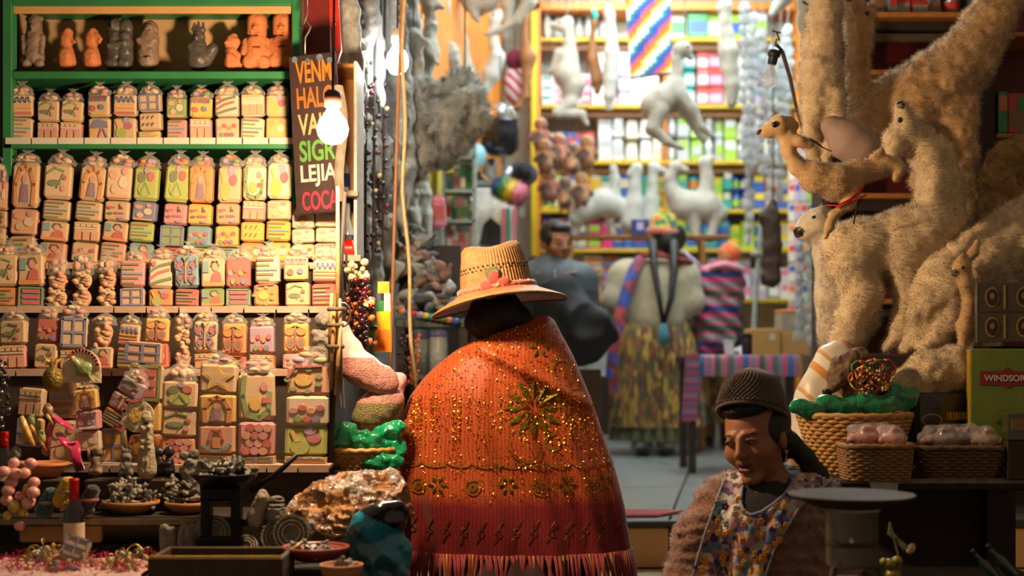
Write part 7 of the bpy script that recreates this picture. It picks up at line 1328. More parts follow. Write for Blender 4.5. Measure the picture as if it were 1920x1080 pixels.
# ---- woman in the orange shawl, seen from behind
DW = 4.42; sw = DW / F
fw = thing('person', 'woman seen from behind in a straw hat and sequined orange shawl', 'person', (xpx(962, DW), DW, 0)); fo = fw.location.copy()
def WL(px, py, d=DW): return W(px, py, d) - fo
b = Blob(.03); b.ell(WL(932, 590), (.072, .088, .10)).cap(WL(936, 610), WL(962, 670), .05, .06).cap(WL(905, 720), WL(1030, 715), .10, .10).cap(WL(965, 740), WL(970, 960), .11, .12).cap(WL(970, 980), WL(970, 1040), .13, .13)
for s in (-1, 1):
    b.cap(WL(970 + s * 55, 1080), WL(970 + s * 50, 1350), .085, .05).cap(WL(970 + s * 50, 1352), WL(970 + s * 50, 1362, DW + .1), .045, .035)
    b.chain([WL(960 + s * 105, 745, DW + .02), WL(955 + s * 145, 890, DW + .05), WL(960 + s * 90, 960, DW + .14)], [.05, .045, .03])
b.build('body', .012, m_skin, fw)
b = Blob(.02); b.ell(WL(930, 588, DW - .01), (.084, .098, .086)).ell(WL(905, 606, DW - .03), (.058, .07, .045)).ell(WL(960, 600, DW - .01), (.07, .07, .05)).chain([WL(905, 610, DW - .05), WL(925, 660, DW - .07), WL(940, 720, DW - .08)], [.028, .024, .018])
b.build('hair', .007, m_hair, fw)
SK = MB(); n = 72; rings = []
for z, rr in ((.62, .19), (.5, .24), (.3, .30), (.12, .35)): rings.append([(WL(970, 900).x + rr * (1 + .07 * sin(18 * 2 * pi * i / n)) * cos(2 * pi * i / n), rr * .85 * (1 + .07 * sin(18 * 2 * pi * i / n)) * sin(2 * pi * i / n), z) for i in range(n)])
SK.loft(rings, caps=False); SK.build('skirt', M('dark maroon skirt', '#3a1418', .8, sheen=.3), fw, True)
PR = [(592, 985, 1028, .03), (598, 965, 1038, .06), (606, 944, 1043, .085), (616, 922, 1048, .11), (626, 903, 1053, .125), (640, 880, 1061, .138), (660, 850, 1072, .15), (685, 818, 1083, .16), (710, 793, 1093, .168), (740, 770, 1106, .175), (775, 754, 1119, .18), (815, 745, 1133, .186), (860, 742, 1146, .19), (910, 744, 1160, .194), (955, 749, 1174, .198), (1000, 753, 1184, .20), (1050, 757, 1189, .20), (1110, 760, 1191, .20), (1150, 761, 1192, .20)]
_py = np.array([p[0] for p in PR]); _l = np.array([p[1] for p in PR]); _r = np.array([p[2] for p in PR]); _b = np.array([p[3] for p in PR])
def shawl(px, py, off=0., near=True):
    """point of the shawl's back surface for a picture position"""
    l, r, bd = np.interp(py, _py, _l), np.interp(py, _py, _r), np.interp(py, _py, _b); c = np.clip((px - (l + r) / 2) / ((r - l) / 2), -1, 1)
    return shawl_a(math.acos(c), py, off)
def shawl_a(th, py, off=0.):
    l, r, bd = np.interp(py, _py, _l), np.interp(py, _py, _r), np.interp(py, _py, _b); f = np.clip((py - 640) / 420, 0, 1); a = (r - l) / 2
    fold = .010 * f * sin(th * 13 + py * .004) + .006 * f * sin(th * 29 + 1.3 + py * .008) + .006 * sin((py * .9 + th * 120) * .03)
    dgl = .03 * math.exp(-((((l + r) / 2 + a * cos(th)) - (880 + (py - 640) * 1.9)) / 22) ** 2) * (1 if 640 < py < 760 and sin(th) > 0 else 0)
    rr = 1 + (fold * .9) / .25 * (1 if 0 < th < pi else .6)
    px = (l + r) / 2 + a * cos(th) * (1 + .02 * f * sin(py * .03)); y = DW + .02 - (bd + fold + dgl + off) * (abs(sin(th)) ** .8) * (1 if sin(th) >= 0 else -1)
    p = W(px, py, DW); return Vector((p.x, y, p.z)) - fo
n = 150; ys = list(np.linspace(592, 1000, 60)) + list(np.linspace(1008, 1034, 5)); b = MB()
b.loft([[shawl_a(2 * pi * i / n, y) for i in range(n)] for y in ys], caps=False)
m_sh = bpy.data.materials.new('orange sequined gauze'); m_sh.use_nodes = True
def _shm():
    nt = m_sh.node_tree; N = nt.nodes; L = nt.links; p = N['Principled BSDF']; tc = N.new('ShaderNodeTexCoord'); sp = N.new('ShaderNodeSeparateXYZ'); L.new(tc.outputs['Object'], sp.inputs[0])
    nz = N.new('ShaderNodeTexNoise'); nz.inputs['Scale'].default_value = 30; L.new(tc.outputs['Object'], nz.inputs['Vector'])
    ma = N.new('ShaderNodeMath'); ma.operation = 'MULTIPLY_ADD'; ma.inputs[1].default_value = .03; L.new(nz.outputs['Fac'], ma.inputs[0]); L.new(sp.outputs[2], ma.inputs[2])
    mr = N.new('ShaderNodeMapRange'); zz = zpx(932, DW); mr.inputs[1].default_value = zz; mr.inputs[2].default_value = zz + .04; L.new(ma.outputs[0], mr.inputs[0])
    wv = N.new('ShaderNodeTexWave'); wv.inputs['Scale'].default_value = 26; wv.inputs['Distortion'].default_value = 3; L.new(tc.outputs['Object'], wv.inputs['Vector'])
    or_ = N.new('ShaderNodeMix'); or_.data_type = 'RGBA'; or_.inputs[6].default_value = srgb('#ae4010') + (1,); or_.inputs[7].default_value = srgb('#cc5a10') + (1,); L.new(wv.outputs['Fac'], or_.inputs[0])
    rd_ = N.new('ShaderNodeMix'); rd_.data_type = 'RGBA'; rd_.inputs[6].default_value = srgb('#740a0e') + (1,); rd_.inputs[7].default_value = srgb('#92100f') + (1,); L.new(wv.outputs['Fac'], rd_.inputs[0])
    mx = N.new('ShaderNodeMix'); mx.data_type = 'RGBA'; L.new(mr.outputs[0], mx.inputs[0]); L.new(rd_.outputs[2], mx.inputs[6]); L.new(or_.outputs[2], mx.inputs[7]); L.new(mx.outputs[2], p.inputs['Base Color'])
    p.inputs['Roughness'].default_value = .5; p.inputs['Sheen Weight'].default_value = .25
    n2 = N.new('ShaderNodeTexNoise'); n2.inputs['Scale'].default_value = 260; L.new(tc.outputs['Object'], n2.inputs['Vector']); bp = N.new('ShaderNodeBump'); bp.inputs['Strength'].default_value = .35; bp.inputs['Distance'].default_value = .004; L.new(n2.outputs['Fac'], bp.inputs['Height']); L.new(bp.outputs[0], p.inputs['Normal'])
    tr = N.new('ShaderNodeBsdfTranslucent'); L.new(mx.outputs[2], tr.inputs[0]); ms = N.new('ShaderNodeMixShader'); ms.inputs[0].default_value = .25; L.new(p.outputs[0], ms.inputs[1]); L.new(tr.outputs[0], ms.inputs[2]); L.new(ms.outputs[0], N['Material Output'].inputs[0])
_shm()
sh_o = b.build('shawl', m_sh, fw, True)
def on_shawl(poly, mat, name, off=.004, parent=sh_o):
    vs = [shawl(p[0], p[1], off) for p in poly]; n_ = len(vs); c = sum(vs, Vector()) / n_
    MB().add(vs + [c - Vector((0, .002, 0))], [(i, (i + 1) % n_, n_) for i in range(n_)] + [((i + 1) % n_, i, n_) for i in range(n_)]).build(name, mat, parent)
m_thr = M('olive gold thread', '#8f7a1c', .35, metal=.4, var=.3, scale=90, bump=.3); m_thr2 = M('copper thread', '#b06a1a', .35, metal=.5, var=.3); m_dthr = M('dull gold thread', '#7a5220', .45, metal=.3, var=.3)
def petals(x, y, r, k, w, mat, a0=0.):
    for i in range(k):
        a = a0 + 2 * pi * i / k; ca, sa = cos(a), sin(a); on_shawl([(x + ca * r * .22, y + sa * r * .22), (x + ca * r * .6 - sa * w, y + sa * r * .6 + ca * w), (x + ca * r, y + sa * r), (x + ca * r * .6 + sa * w, y + sa * r * .6 - ca * w)], mat, 'embroidered_petal')
petals(1000, 762, 58, 12, 6, m_thr); petals(1000, 762, 26, 8, 4, m_thr2, .3)
for x in (826, 952, 1058, 1128): petals(x, 900, 19, 6, 4, m_thr)
petals(802, 680, 20, 6, 4, m_thr2); petals(1010, 650, 22, 6, 4, m_thr)
def ring(x, y, r, w, mat, nm='embroidered_ring', a0=0, a1=2 * pi, ry=None, k=18):
    vs = []
    for i in range(k + 1):
        a = a0 + (a1 - a0) * i / k
        for q in (r - w, r + w): vs.append(shawl(x + q * cos(a), y + (q if ry is None else ry + (q - r)) * sin(a), .004))
    MB().add(vs, [(2 * i, 2 * i + 1, 2 * i + 3, 2 * i + 2) for i in range(k)]).build(nm, mat, sh_o)
for x in (790, 890, 1008, 1108): ring(x, 904, 13, 1.6, m_thr2); ring(x, 904, 5, 3, m_dthr)
for i in range(9): ring(775 + i * 45, 858, 22, 1.8, m_thr2, 'scallop_thread', .1, pi - .1, 10)
ring(1050, 690, 16, 1.8, m_thr, 'vine_thread', 2.2, 6.4); ring(1075, 716, 12, 1.6, m_thr2, 'vine_thread', .2, 4.2); ring(985, 828, 30, 1.6, m_dthr, 'vine_thread', .2, 2.9); ring(1035, 822, 14, 1.6, m_thr, 'vine_thread', 0, 5)
ring(805, 760, 60, 2., m_thr2, 'vine_thread', 3.4, 4.6)
for i in range(13):
    x = 774 + i * 32; o = 0
    for a, c in (((x - 9, 1003), (x + 1, 990)), ((x + 1, 990), (x + 7, 984)), ((x + 7, 984), (x + 1, 976)), ((x + 1, 976), (x - 6, 984)), ((x - 6, 984), (x + 1, 990)), ((x + 1, 976), (x + 11, 962))):
        on_shawl([(a[0] - 1.3, a[1]), (c[0] - 1.3, c[1]), (c[0] + 1.3, c[1]), (a[0] + 1.3, a[1])], m_dthr, 'chain_stitch')
b = MB(); V = []; Fc = []; r_ = random.Random(5); mi = []
def sequin(px, py, sz, m):
    p = shawl(px, py, .005); t = Vector((r_.gauss(0, .6), -1, r_.gauss(0, .6))).normalized(); u = t.orthogonal().normalized(); w = t.cross(u); k = len(V); sz *= 1.35
    for a in range(5): V.append(p + (u * cos(a * 1.2566) + w * sin(a * 1.2566)) * sz)
    Fc.append((k, k + 1, k + 2, k + 3, k + 4)); mi.append(m)
for _ in range(1700):
    py = r_.uniform(610, 930); l, r = np.interp(py, _py, _l), np.interp(py, _py, _r); sequin(r_.uniform(l + 4, r - 4), py, r_.uniform(.0011, .0022), r_.choice((0, 0, 0, 1, 2)))
for c in range(70):
    x = r_.uniform(760, 1140)
    if 880 < x < 1050 and r_.random() < .7: continue
    for k in range(r_.randint(10, 26)):
        y = 742 + k * 4.4 + r_.uniform(-2, 2); sequin(x + r_.uniform(-1.5, 1.5), y, r_.uniform(.0014, .0026), 0)
for i in range(120): x = r_.uniform(755, 1165); sequin(x, 858 + 10 * abs(sin((x - 775) / 45 * pi)) + r_.uniform(-2, 2), .0022, r_.choice((0, 3)))
for i in range(160): a = r_.uniform(0, 6.3); q = r_.uniform(14, 58); sequin(1000 + q * cos(a), 762 + q * sin(a), .002, 2)
bb = MB(); bb.v = [tuple(v) for v in V]; bb.f = Fc; bb.m = mi
o = bb.build('sequins', [M('gold sequin', '#f0a83a', .34, metal=1., var=.2), M('copper sequin', '#d85a1a', .34, metal=1.), M('green gold sequin', '#b8a82a', .34, metal=1.), M('silver sequin', '#d8d8e4', .34, metal=1.)], sh_o); o['kind'] = 'stuff'
m_f1 = M('red fringe', '#8e1212', .6, sheen=.4, var=.25); m_f2 = M('gold fringe', '#8a5c1c', .45, metal=.3)
for i in range(84):
    th = .03 + (pi - .06) * i / 83; t_ = rng.uniform(-.03, .03); MB().tube([shawl_a(th + t_ * k, y, .002 * (i % 3)) for k, y in enumerate((1026, 1060, 1100, 1146))], [.005, .0048, .0045, .003], 5).build('fringe_strand', m_f2 if i % 7 == 3 else m_f1, sh_o, True)
b = Blob(.015).chain([WL(760, 850, DW - .02), WL(750, 905, DW - .06), WL(752, 958, DW - .1)], [.03, .026, .024]); b.build('sleeve', .006, M('beige knit sleeve', '#b09070', .8, sheen=.3, bump=.3), fw)
# straw hat
ht = thing('tmp', None, None); bpy.data.objects.remove(ht)
m_straw = M('woven straw', '#966a3c', .55, var=.22, scale=60, bump=.35, bscale=220)
n = 264; prof = [(.212, -.026), (.214, -.022), (.205, -.017), (.185, -.008), (.16, .002), (.135, .012), (.118, .022), (.112, .034), (.110, .055), (.107, .080), (.103, .105), (.098, .130), (.092, .150), (.080, .164), (.06, .166), (.03, .160), (.0001, .157)]
b = MB(); rr = []
for j, (r, z) in enumerate(prof):
    rib = .0016 if 1 < j < 14 else 0; rr.append([((r + (rib if i % 4 < 2 else -rib)) * cos(2 * pi * i / n), (r + (rib if i % 4 < 2 else -rib)) * 1.08 * sin(2 * pi * i / n), z + .018 * cos(2 * pi * i / n) ** 2 * (1 if z > .14 else 0) - (.014 * cos(4 * pi * i / n) * (r - .11) / .1 if j < 6 else 0)) for i in range(n)])
b.loft(rr, caps=False); b.loft([[(p[0] * .985, p[1] * .985, p[2] - .004) for p in r][::-1] for r in rr[:8]], caps=False)
hat = b.build('straw_hat', m_straw, fw, True, tuple(WL(934, 556, DW - .01)), (R(-2), R(-8.5), 0), (1, 1, .9))
MB().tube([(.114 * cos(a) * 1.01, .123 * sin(a) * 1.01, .028 + .003 * sin(a * 40)) for a in np.linspace(0, 2 * pi, 121)], [.0085 + .0022 * (i % 2) for i in range(121)], 7).build('hat_band', M('coral yarn band', '#c06a52', .85, sheen=.4, bump=.4), hat, True)
b = MB()
for a in np.linspace(3.3, 6.1, 20):
    for q in (0, 1): b.ell((.1065 * cos(a + q * .07), .1150 * sin(a + q * .07), .088 + q * .012), .0032, 6, 4)
b.build('weave_holes', m_shade, hat)['kind'] = 'stuff'
m_pet = M('coral felt petal', '#b8443a', .8, sheen=.4); m_leaf = M('moss felt leaf', '#566428', .8, sheen=.3)
for (x, z, a, s) in ((-.028, .030, 2.6, 1.), (-.004, .056, 1.4, 1.15), (.022, .036, .2, 1.), (-.020, .004, 3.8, 1.1), (.016, .010, 5.4, .9)):
    MB().ell((0, 0, 0), (.022 * s, .007, .016 * s), 10, 7).build('flower_petal', m_pet, hat, True, (x, -.128, z), (R(10), -a, 0))
MB().ell((0, 0, 0), (.024, .004, .028), 10, 7).build('flower_leaf', m_leaf, hat, True, (-.006, -.121, .066), (R(8), 0, 0))
for i in range(6): MB().tube([(0, 0, 0), (.008 * cos(i * 1.05), -.008, .008 * sin(i * 1.05))], .0012, 4).build('stamen', M('pale yellow stamen', '#d8c890', .5), hat, False, (.002, -.136, .030))
for i in range(11): x = -.045 + i * .010 + (.012 if i > 5 else 0); MB().tube([(x, -.132, .018), (x * 1.25, -.152, -.002), (x * 1.4, -.166, -.012)], .0028, 5).build('tassel_thread', M('mauve coral yarn', '#a85a54', .85), hat, True)
# teal carrier bag at her side
cbg = pouch('carrier_bag', 'teal and dark green plastic carrier bag beside the orange shawl', 704, 1120, 3.6, [(-22, 60, 34, 66, 0), (24, 60, 40, 70, .02), (-18, 122, 32, 40, 0), (14, 142, 42, 34, .01), (34, 158, 30, 24, .01)], [M('dark teal plastic', '#245660', .25, var=.2, coat=.8, bump=.3), M('bright teal plastic', '#0e7a90', .25, var=.2, coat=.8, bump=.3), M('black plastic', '#0e0e10', .25, coat=.8)], lambda c: np.where(c[:, 2] > .2 - c[:, 0] * .5, 2, np.where(c[:, 2] > .135 - c[:, 0] * .9, 1, 0)), .022, hh=.0055, fs=17, k=.012)
zb = cbg.location.z
t = thing('low_stool', 'dark low stool carrying the teal carrier bag', 'stool', (cbg.location.x, 3.6, 0)); MB().box((0, 0, zb - .035), (.2, .18, .03), bev=.004).build('seat', m_dark, t)
for x in (-.08, .08):
    for y in (-.07, .07): MB().box((x, y, (zb - .05) / 2), (.025, .025, zb - .05)).build('leg', m_dark, t)
# ---- seated vendor with the brown knitted cap
DV = 3.72; sv = DV / F
vn = thing('person', 'seated vendor in a brown knitted cap and flowered apron', 'person', (xpx(1445, DV), DV, 0)); vo = vn.location.copy()
def VL(px, py, d=DV): return W(px, py, d) - vo
Rh = (Matrix.Rotation(R(-9), 3, 'Y') @ Matrix.Rotation(R(-37), 3, 'Z') @ Matrix.Rotation(R(4), 3, 'X')); HO = VL(1417, 832, DV - .02)
b = Blob(.012); H = head_prims(b, HO, Rh)
b.cap(H(0, .04, -.15), VL(1448, 950, DV + .05), .058, .08, .03); b.cap(VL(1400, 965, DV + .05), VL(1500, 965, DV + .05), .07, .07, .04).cap(VL(1448, 980, DV + .04), VL(1448, 1180, DV + .02), .11, .14, .05)
for s in (-1, 1):
    b.chain([VL(1448 + s * 95, 975, DV + .04), VL(1448 + s * 150, 1090, DV + .0), VL(1448 + s * 60, 1170, DV - .22)], [.045, .038, .03], .02)
    b.chain([VL(1448 + s * 60, 1190, DV), VL(1448 + s * 70, 1210, DV - .36), VL(1448 + s * 65, 1470, DV - .38)], [.08, .06, .04], .03).cap(VL(1448 + s * 65, 1490, DV - .38), VL(1448 + s * 65, 1494, DV - .5), .035, .03)
    hb_ = VL(1448 + s * 60, 1170, DV - .22)
    for f in range(5): b.cap(hb_ + Vector((-s * (.012 * f - .02), 0, 0)), hb_ + Vector((-s * (.014 * f + .0), -.06 + .006 * abs(f - 2), -.02)), .009, .007, .006)
Ri = Rh.transposed()
def vmat(c):
    q = (c - np.array(HO)) @ np.array(Rh); return ((np.abs(q[:, 0]) < .021) & (np.abs(q[:, 2] + .0445) < .0125) & (q[:, 1] < -.070)).astype(int)
b.build('body', .0034, [m_skin, m_lip], vn, matfn=vmat, relax=2)
for s in (-1, 1):
    e = MB().ell((0, 0, 0), (.0125, .0105, .0055), 12, 9).build('eye', m_eye, vn, True, H(s * .030, -.0775, .0215)); e.rotation_euler = Rh.to_euler()
    MB().ell((0, 0, 0), (.0052, .003, .0048), 10, 7).build('iris', m_iris, e, True, (-.003, -.0092, 0))
    MB().tube([(-.0145, -.003, .001), (-.005, -.0115, .0065), (.006, -.0105, .006), (.0145, -.001, 0)], [.0015, .0028, .0028, .0015], 6).build('eyelid', M('shaded lid skin', '#5e3826', .5), e, True)
    MB().tube([(-.017, .002, .0165), (-.004, -.0065, .0205), (.016, .004, .0165)] if s < 0 else [(-.016, .004, .0165), (.004, -.0065, .0205), (.017, .002, .0165)], [.0012, .0022, .001], 5).build('eyebrow', m_hair, e, True)
b = Blob(.015)
def hE(c, r, k=.015): b.ell(H(*c), r, Rh, k)
hE((0, .040, .048), (.082, .090, .082)); hE((.052, .016, .032), (.026, .056, .05)); hE((-.052, .016, .032), (.026, .056, .05)); hE((0, -.026, .098), (.062, .05, .03)); hE((0, .075, -.02), (.06, .045, .06))
b.chain([H(.05, .09, -.02), H(.075, .115, -.07), H(.10, .13, -.12), H(.12, .12, -.20)], [.030, .024, .02, .016]); b.build('hair', .0045, m_hair, vn)
for i in range(9): p0 = Vector(H(.05 + .006 * i, .092 + .004 * i, -.02 - .018 * i)); MB().ell((0, 0, 0), (.02, .019, .014), 9, 6).build('braid_knot', m_hair, vn, True, p0, (0, R(25), i % 2))
m_knit = M('brown ribbed knit', '#4e3a2a', .95, var=.2, scale=80, sheen=.3, bump=.6, bscale=240); n = 176; rr = []
for r, z, ox in ((.080, .060, -.004), (.084, .064, -.004), (.087, .074, -.002), (.088, .090, 0), (.086, .108, .004), (.081, .128, .008), (.076, .148, .013), (.070, .166, .017), (.060, .179, .019), (.042, .188, .020), (.02, .191, .020), (.001, .190, .020)):
    rr.append([(( r + .0026 * (1 if i % 4 < 2 else -1) * (r > .03)) * cos(2 * pi * i / n + z * 9), ox + .018 + (r + .0026 * (1 if i % 4 < 2 else -1) * (r > .03)) * 1.12 * sin(2 * pi * i / n + z * 9), z - .002 - .62 * r * sin(2 * pi * i / n + z * 9) * max(.2, 1 - max(0, z - .07) * 9) + (.012 if z < .09 else 0) + .007 * sin(4 * pi * i / n + 1) * (z > .12)) for i in range(n)])
b = MB(); b.loft([[Vector(H(*p)) for p in r] for r in rr], caps=False); cap_ = b.build('knitted_cap', m_knit, vn, True)
MB().tube([Vector(H(*p)) for p in rr[1][::4]] + [Vector(H(*rr[1][0]))], .0045, 7).build('rolled_brim', m_knit, cap_, True)
er = Vector(H(.078, .008, -.030)); MB().ell((0, 0, 0), .0055, 8, 6).build('earring', M('coral bead', '#b8603a', .3, coat=.6), vn, True, er)
MB().tube([er, er + Vector((0, 0, -.02))], .001, 4).build('earring_wire', m_gold, vn); MB().ell((0, 0, 0), .0045, 8, 6).build('earring', m_gold, vn, True, er + Vector((0, 0, -.022)))
# cardigan, black top, apron
cd = Blob(.04); cd.cap(VL(1385, 938, DV + .05), VL(1505, 938, DV + .06), .075, .08).cap(VL(1440, 1000, DV + .03), VL(1445, 1180, DV + .02), .155, .185).ell(VL(1440, 985, DV), (.15, .12, .1))
cd.chain([VL(1352, 945, DV + .04), VL(1312, 1010, DV + .0), VL(1290, 1090, DV - .04), VL(1370, 1180, DV - .2)], [.07, .062, .058, .045]); cd.chain([VL(1530, 945, DV + .05), VL(1556, 1020, DV + .0), VL(1560, 1110, DV - .06), VL(1500, 1180, DV - .22)], [.075, .068, .06, .045])
m_cdg = M('brown pink chenille', '#7a523e', .95, var=.35, scale=22, sheen=.5, bump=.8, bscale=90)
me = cd.mesh('cardigan', .0075, m_cdg, disp=lambda G: .005 * vnoise(G, 60, 5) + .005 * np.sin(G[..., 2] * 170 + 6 * vnoise(G, 14, 8))); co = inst('cardigan', me, vn); fur('cardigan_pile', me, 30000, .009, .0011, M('chenille pile', '#9a6c56', .95, var=.4, scale=18, sheen=.4), co, lean=(0, 0, -.2), seed=3)
def inside(x, y, poly):
    c = False; j = len(poly) - 1
    for i in range(len(poly)):
        xi, yi = poly[i]; xj, yj = poly[j]
        if (yi > y) != (yj > y) and x < (xj - xi) * (y - yi) / (yj - yi) + xi: c = not c
        j = i
    return c
UN = [(1398, 878), (1392, 910), (1388, 940), (1394, 958), (1408, 966), (1428, 960), (1452, 944), (1472, 926), (1486, 905), (1492, 878)]
AP = [(1362, 886), (1398, 876), (1400, 880)] + UN[1:-1] + [(1490, 884), (1530, 884), (1560, 900), (1540, 925), (1500, 950), (1478, 985), (1452, 1030), (1436, 1070), (1428, 1120), (1290, 1120), (1304, 1060), (1322, 1000), (1340, 950)]
def drape(name, test, mat, off, step=4, x0=1284, x1=1566, y0=870, y1=1124, wave=0.):
    xs = np.arange(x0, x1, step); yy = np.arange(y0, y1, step); X, Y = np.meshgrid(xs, yy); P = np.stack([(X - 960) / F, np.ones_like(X, float), (HZ - Y) / F], -1).reshape(-1, 3)
    O = np.tile(np.array([-vo.x, -vo.y, ZC - vo.z]), (len(P), 1)); t = cd.cast(O, P, 3.2, 4.1); idx = {}; vs = []; fs = []
    for j in range(len(yy)):
        for i in range(len(xs)):
            k = j * len(xs) + i
            if np.isnan(t[k]) or not test(X[j, i], Y[j, i]): continue
            idx[i, j] = len(vs); w = wave * sin(X[j, i] * .14 + Y[j, i] * .05); q = O[k] + P[k] * (t[k] - off - w); vs.append(tuple(q))
    for (i, j) in idx:
        q = [(i, j), (i, j + 1), (i + 1, j + 1), (i + 1, j)]
        if all(c in idx for c in q): fs.append(tuple(idx[c] for c in q))
    nv = len(vs); ff = fs + [tuple(a + nv for a in f[::-1]) for f in fs]; vs = vs + [(x, y + .004, z) for x, y, z in vs]
    return MB().add(vs, ff).build(name, mat, vn, True)
drape('black_top', lambda x, y: inside(x, y, [(1380, 872), (1390, 975), (1420, 975), (1500, 930), (1510, 872)]), m_blk, .010)
m_flor = cells('flowered apron cotton', ('#a07a7c', '#8a5a68', '#2c2a52', '#c8bcae', '#b07c70', '#5a6a8a', '#c88a2a', '#403058', '#9aa090', '#b89084'), 62, .8, .25)
ap = drape('flowered_apron', lambda x, y: inside(x, y, AP), m_flor, .016, 4, wave=.005)
r_ = random.Random(3)
def trim(pts, r, mat, nm, par):
    P = np.array([[(x - 960) / F, 1., (HZ - y) / F] for x, y in pts]); O = np.tile(np.array([-vo.x, -vo.y, ZC - vo.z]), (len(P), 1)); t = cd.cast(O, P, 3.2, 4.1); q = [tuple(O[k] + P[k] * (t[k] - .020)) for k in range(len(P)) if not np.isnan(t[k])]
    if len(q) > 1: MB().tube(q, r, 6).build(nm, mat, par, True)
trim(UN, .0045, M('lilac piping', '#8a86a8', .7), 'piping', ap); trim([(1362, 888), (1340, 950), (1322, 1000), (1304, 1060), (1292, 1110)], .004, M('grey piping', '#7a7480', .7), 'piping', ap); trim([(1556, 902), (1500, 950), (1478, 985), (1452, 1030), (1430, 1100)], .004, M('grey piping'), 'piping', ap)
m_fl = [M('apron flower ' + c, c, .8) for c in ('#d08a20', '#c8702a', '#d8d0c4', '#3a3466', '#5a8a80')]
k = 0
for _ in range(400):
    x, y = r_.uniform(1300, 1550), r_.uniform(885, 1100)
    if not inside(x, y, AP) or k > 64: continue
    P = np.array([[(x - 960) / F, 1., (HZ - y) / F]]); O = np.array([[-vo.x, -vo.y, ZC - vo.z]]); t = cd.cast(O, P, 3.2, 4.1)
    if np.isnan(t[0]): continue
    q = O[0] + P[0] * (t[0] - .0225); k += 1; b = MB(); s = r_.uniform(.005, .0095)
    for a in range(5): b.ell((s * .7 * cos(a * 1.26), 0, s * .7 * sin(a * 1.26)), (s * .55, .0012, s * .55), 7, 4)
    b.build('printed_flower', m_fl[k % 5 if k % 2 else 0], ap, True, tuple(q))
sk = Blob(.05).cap(VL(1445, 1190, DV), VL(1445, 1245, DV - .34), .17, .12).cap(VL(1445, 1245, DV - .34), VL(1445, 1400, DV - .36), .12, .2); sk.build('skirt', .015, M('dark green skirt', '#26302a', .9, sheen=.2), vn)
t = thing('vendor_stool', 'low wooden stool under the seated vendor', 'stool', (vo.x, DV + .02, 0)); MB().box((0, 0, .25), (.3, .28, .03), bev=.004).build('seat', m_ply, t)
for x in (-.12, .12):
    for y in (-.11, .11): MB().box((x, y, .117), (.03, .03, .234)).build('leg', m_ply, t)
# ---- woman with plaits seen from behind in the shop
DB = 9.05; sb = DB / F
bw = thing('person', 'woman in cream sweater and gold pleated skirt seen from behind in the shop', 'person', (xpx(1228, DB), DB, PF)); bo = bw.location.copy()
def BL(px, py, d=DB): return W(px, py, d) - bo
b = Blob(.03); b.ell(BL(1244, 452), (.075, .09, .11)).cap(BL(1243, 470), BL(1232, 505), .05, .06).cap(BL(1180, 520), BL(1276, 520), .09, .09).cap(BL(1228, 540), BL(1228, 640), .15, .17)
for s in (-1, 1): b.chain([BL(1226 + s * 60, 520), BL(1226 + s * 72, 575), BL(1226 + s * 30, 590, DB + .2)], [.06, .05, .035]); b.chain([BL(1226 + s * 20, 650), BL(1226 + s * 20, 838)], [.09, .05]).cap(BL(1226 + s * 20, 846, DB - .03), BL(1226 + s * 20, 846, DB + .12), .035, .03)
b.build('body', .014, m_skin, bw)
b = Blob(.03); b.ell(BL(1250, 452, DB - .01), (.088, .1, .10)).ell(BL(1264, 446, DB + .02), (.08, .09, .09)); b.build('hair', .009, m_hair, bw)
for q, (pts, rr_) in enumerate((([(1224, 452), (1226, 500), (1236, 560), (1243, 608)], [.030, .022, .018, .013]), ([(1264, 452), (1263, 510), (1258, 560), (1245, 608)], [.032, .024, .019, .013]))): MB().tube([BL(x, y, DB - (.14, .24, .30, .31)[i]) for i, (x, y) in enumerate(pts)], rr_, 8).build('plait', m_hair, bw, True)
MB().lathe([(.035, -.13), (.030, -.06), (.016, -.005), (.0001, 0)], n=14).build('teal_tassel', M('teal wool tassel', '#1f7484', .9, sheen=.4, bump=.6), bw, True, tuple(BL(1244, 606, DB - .33)))
b = Blob(.05); b.cap(BL(1180, 520), BL(1276, 520), .115, .115).cap(BL(1228, 540), BL(1228, 592), .19, .20)
b.chain([BL(1170, 520), BL(1158, 562, DB - .02), BL(1190, 584, DB + .22)], [.10, .088, .06]); b.chain([BL(1282, 520), BL(1294, 566, DB - .02), BL(1270, 588, DB + .22)], [.10, .085, .06])
b.build('sweater', .014, M('cream grey knit sweater', '#a89f82', .95, var=.15, scale=30, sheen=.3, bump=.6, bscale=120), bw)
n = 168; rr = []
for py, hw in ((592, 52), (606, 64), (640, 76), (700, 84), (760, 88), (798, 90)):
    f = (py - 592) / 206; rr.append([(BL(1225, py).x + hw * sb * (1 + (.02 + .09 * f) * sin(26 * 2 * pi * i / n + sin(i) * .3)) * cos(2 * pi * i / n), hw * sb * .8 * (1 + (.02 + .09 * f) * sin(26 * 2 * pi * i / n)) * sin(2 * pi * i / n), BL(1225, py).z) for i in range(n)])
m_gsk = cells('gold printed skirt', ('#8a6420', '#b08a34', '#3e3a22', '#7a4420', '#5a5a2a', '#c09a4a', '#6a2e1e', '#4a4424'), 60, .6, .3, detail=(1, 1, .3))
b = MB(); b.loft(rr, caps=False); sko = b.build('pleated_skirt', m_gsk, bw, True)
b = MB(); b.loft([[(BL(1225, y).x + hw * sb * (1 + .06 * sin(20 * 2 * pi * i / 120)) * cos(2 * pi * i / 120), hw * sb * .8 * (1 + .06 * sin(20 * 2 * pi * i / 120)) * sin(2 * pi * i / 120), BL(1225, y).z) for i in range(120)] for y, hw in ((780, 76), (824, 80))], caps=False); b.build('petticoat', M('pale olive petticoat', '#6a6648', .85), bw, True)
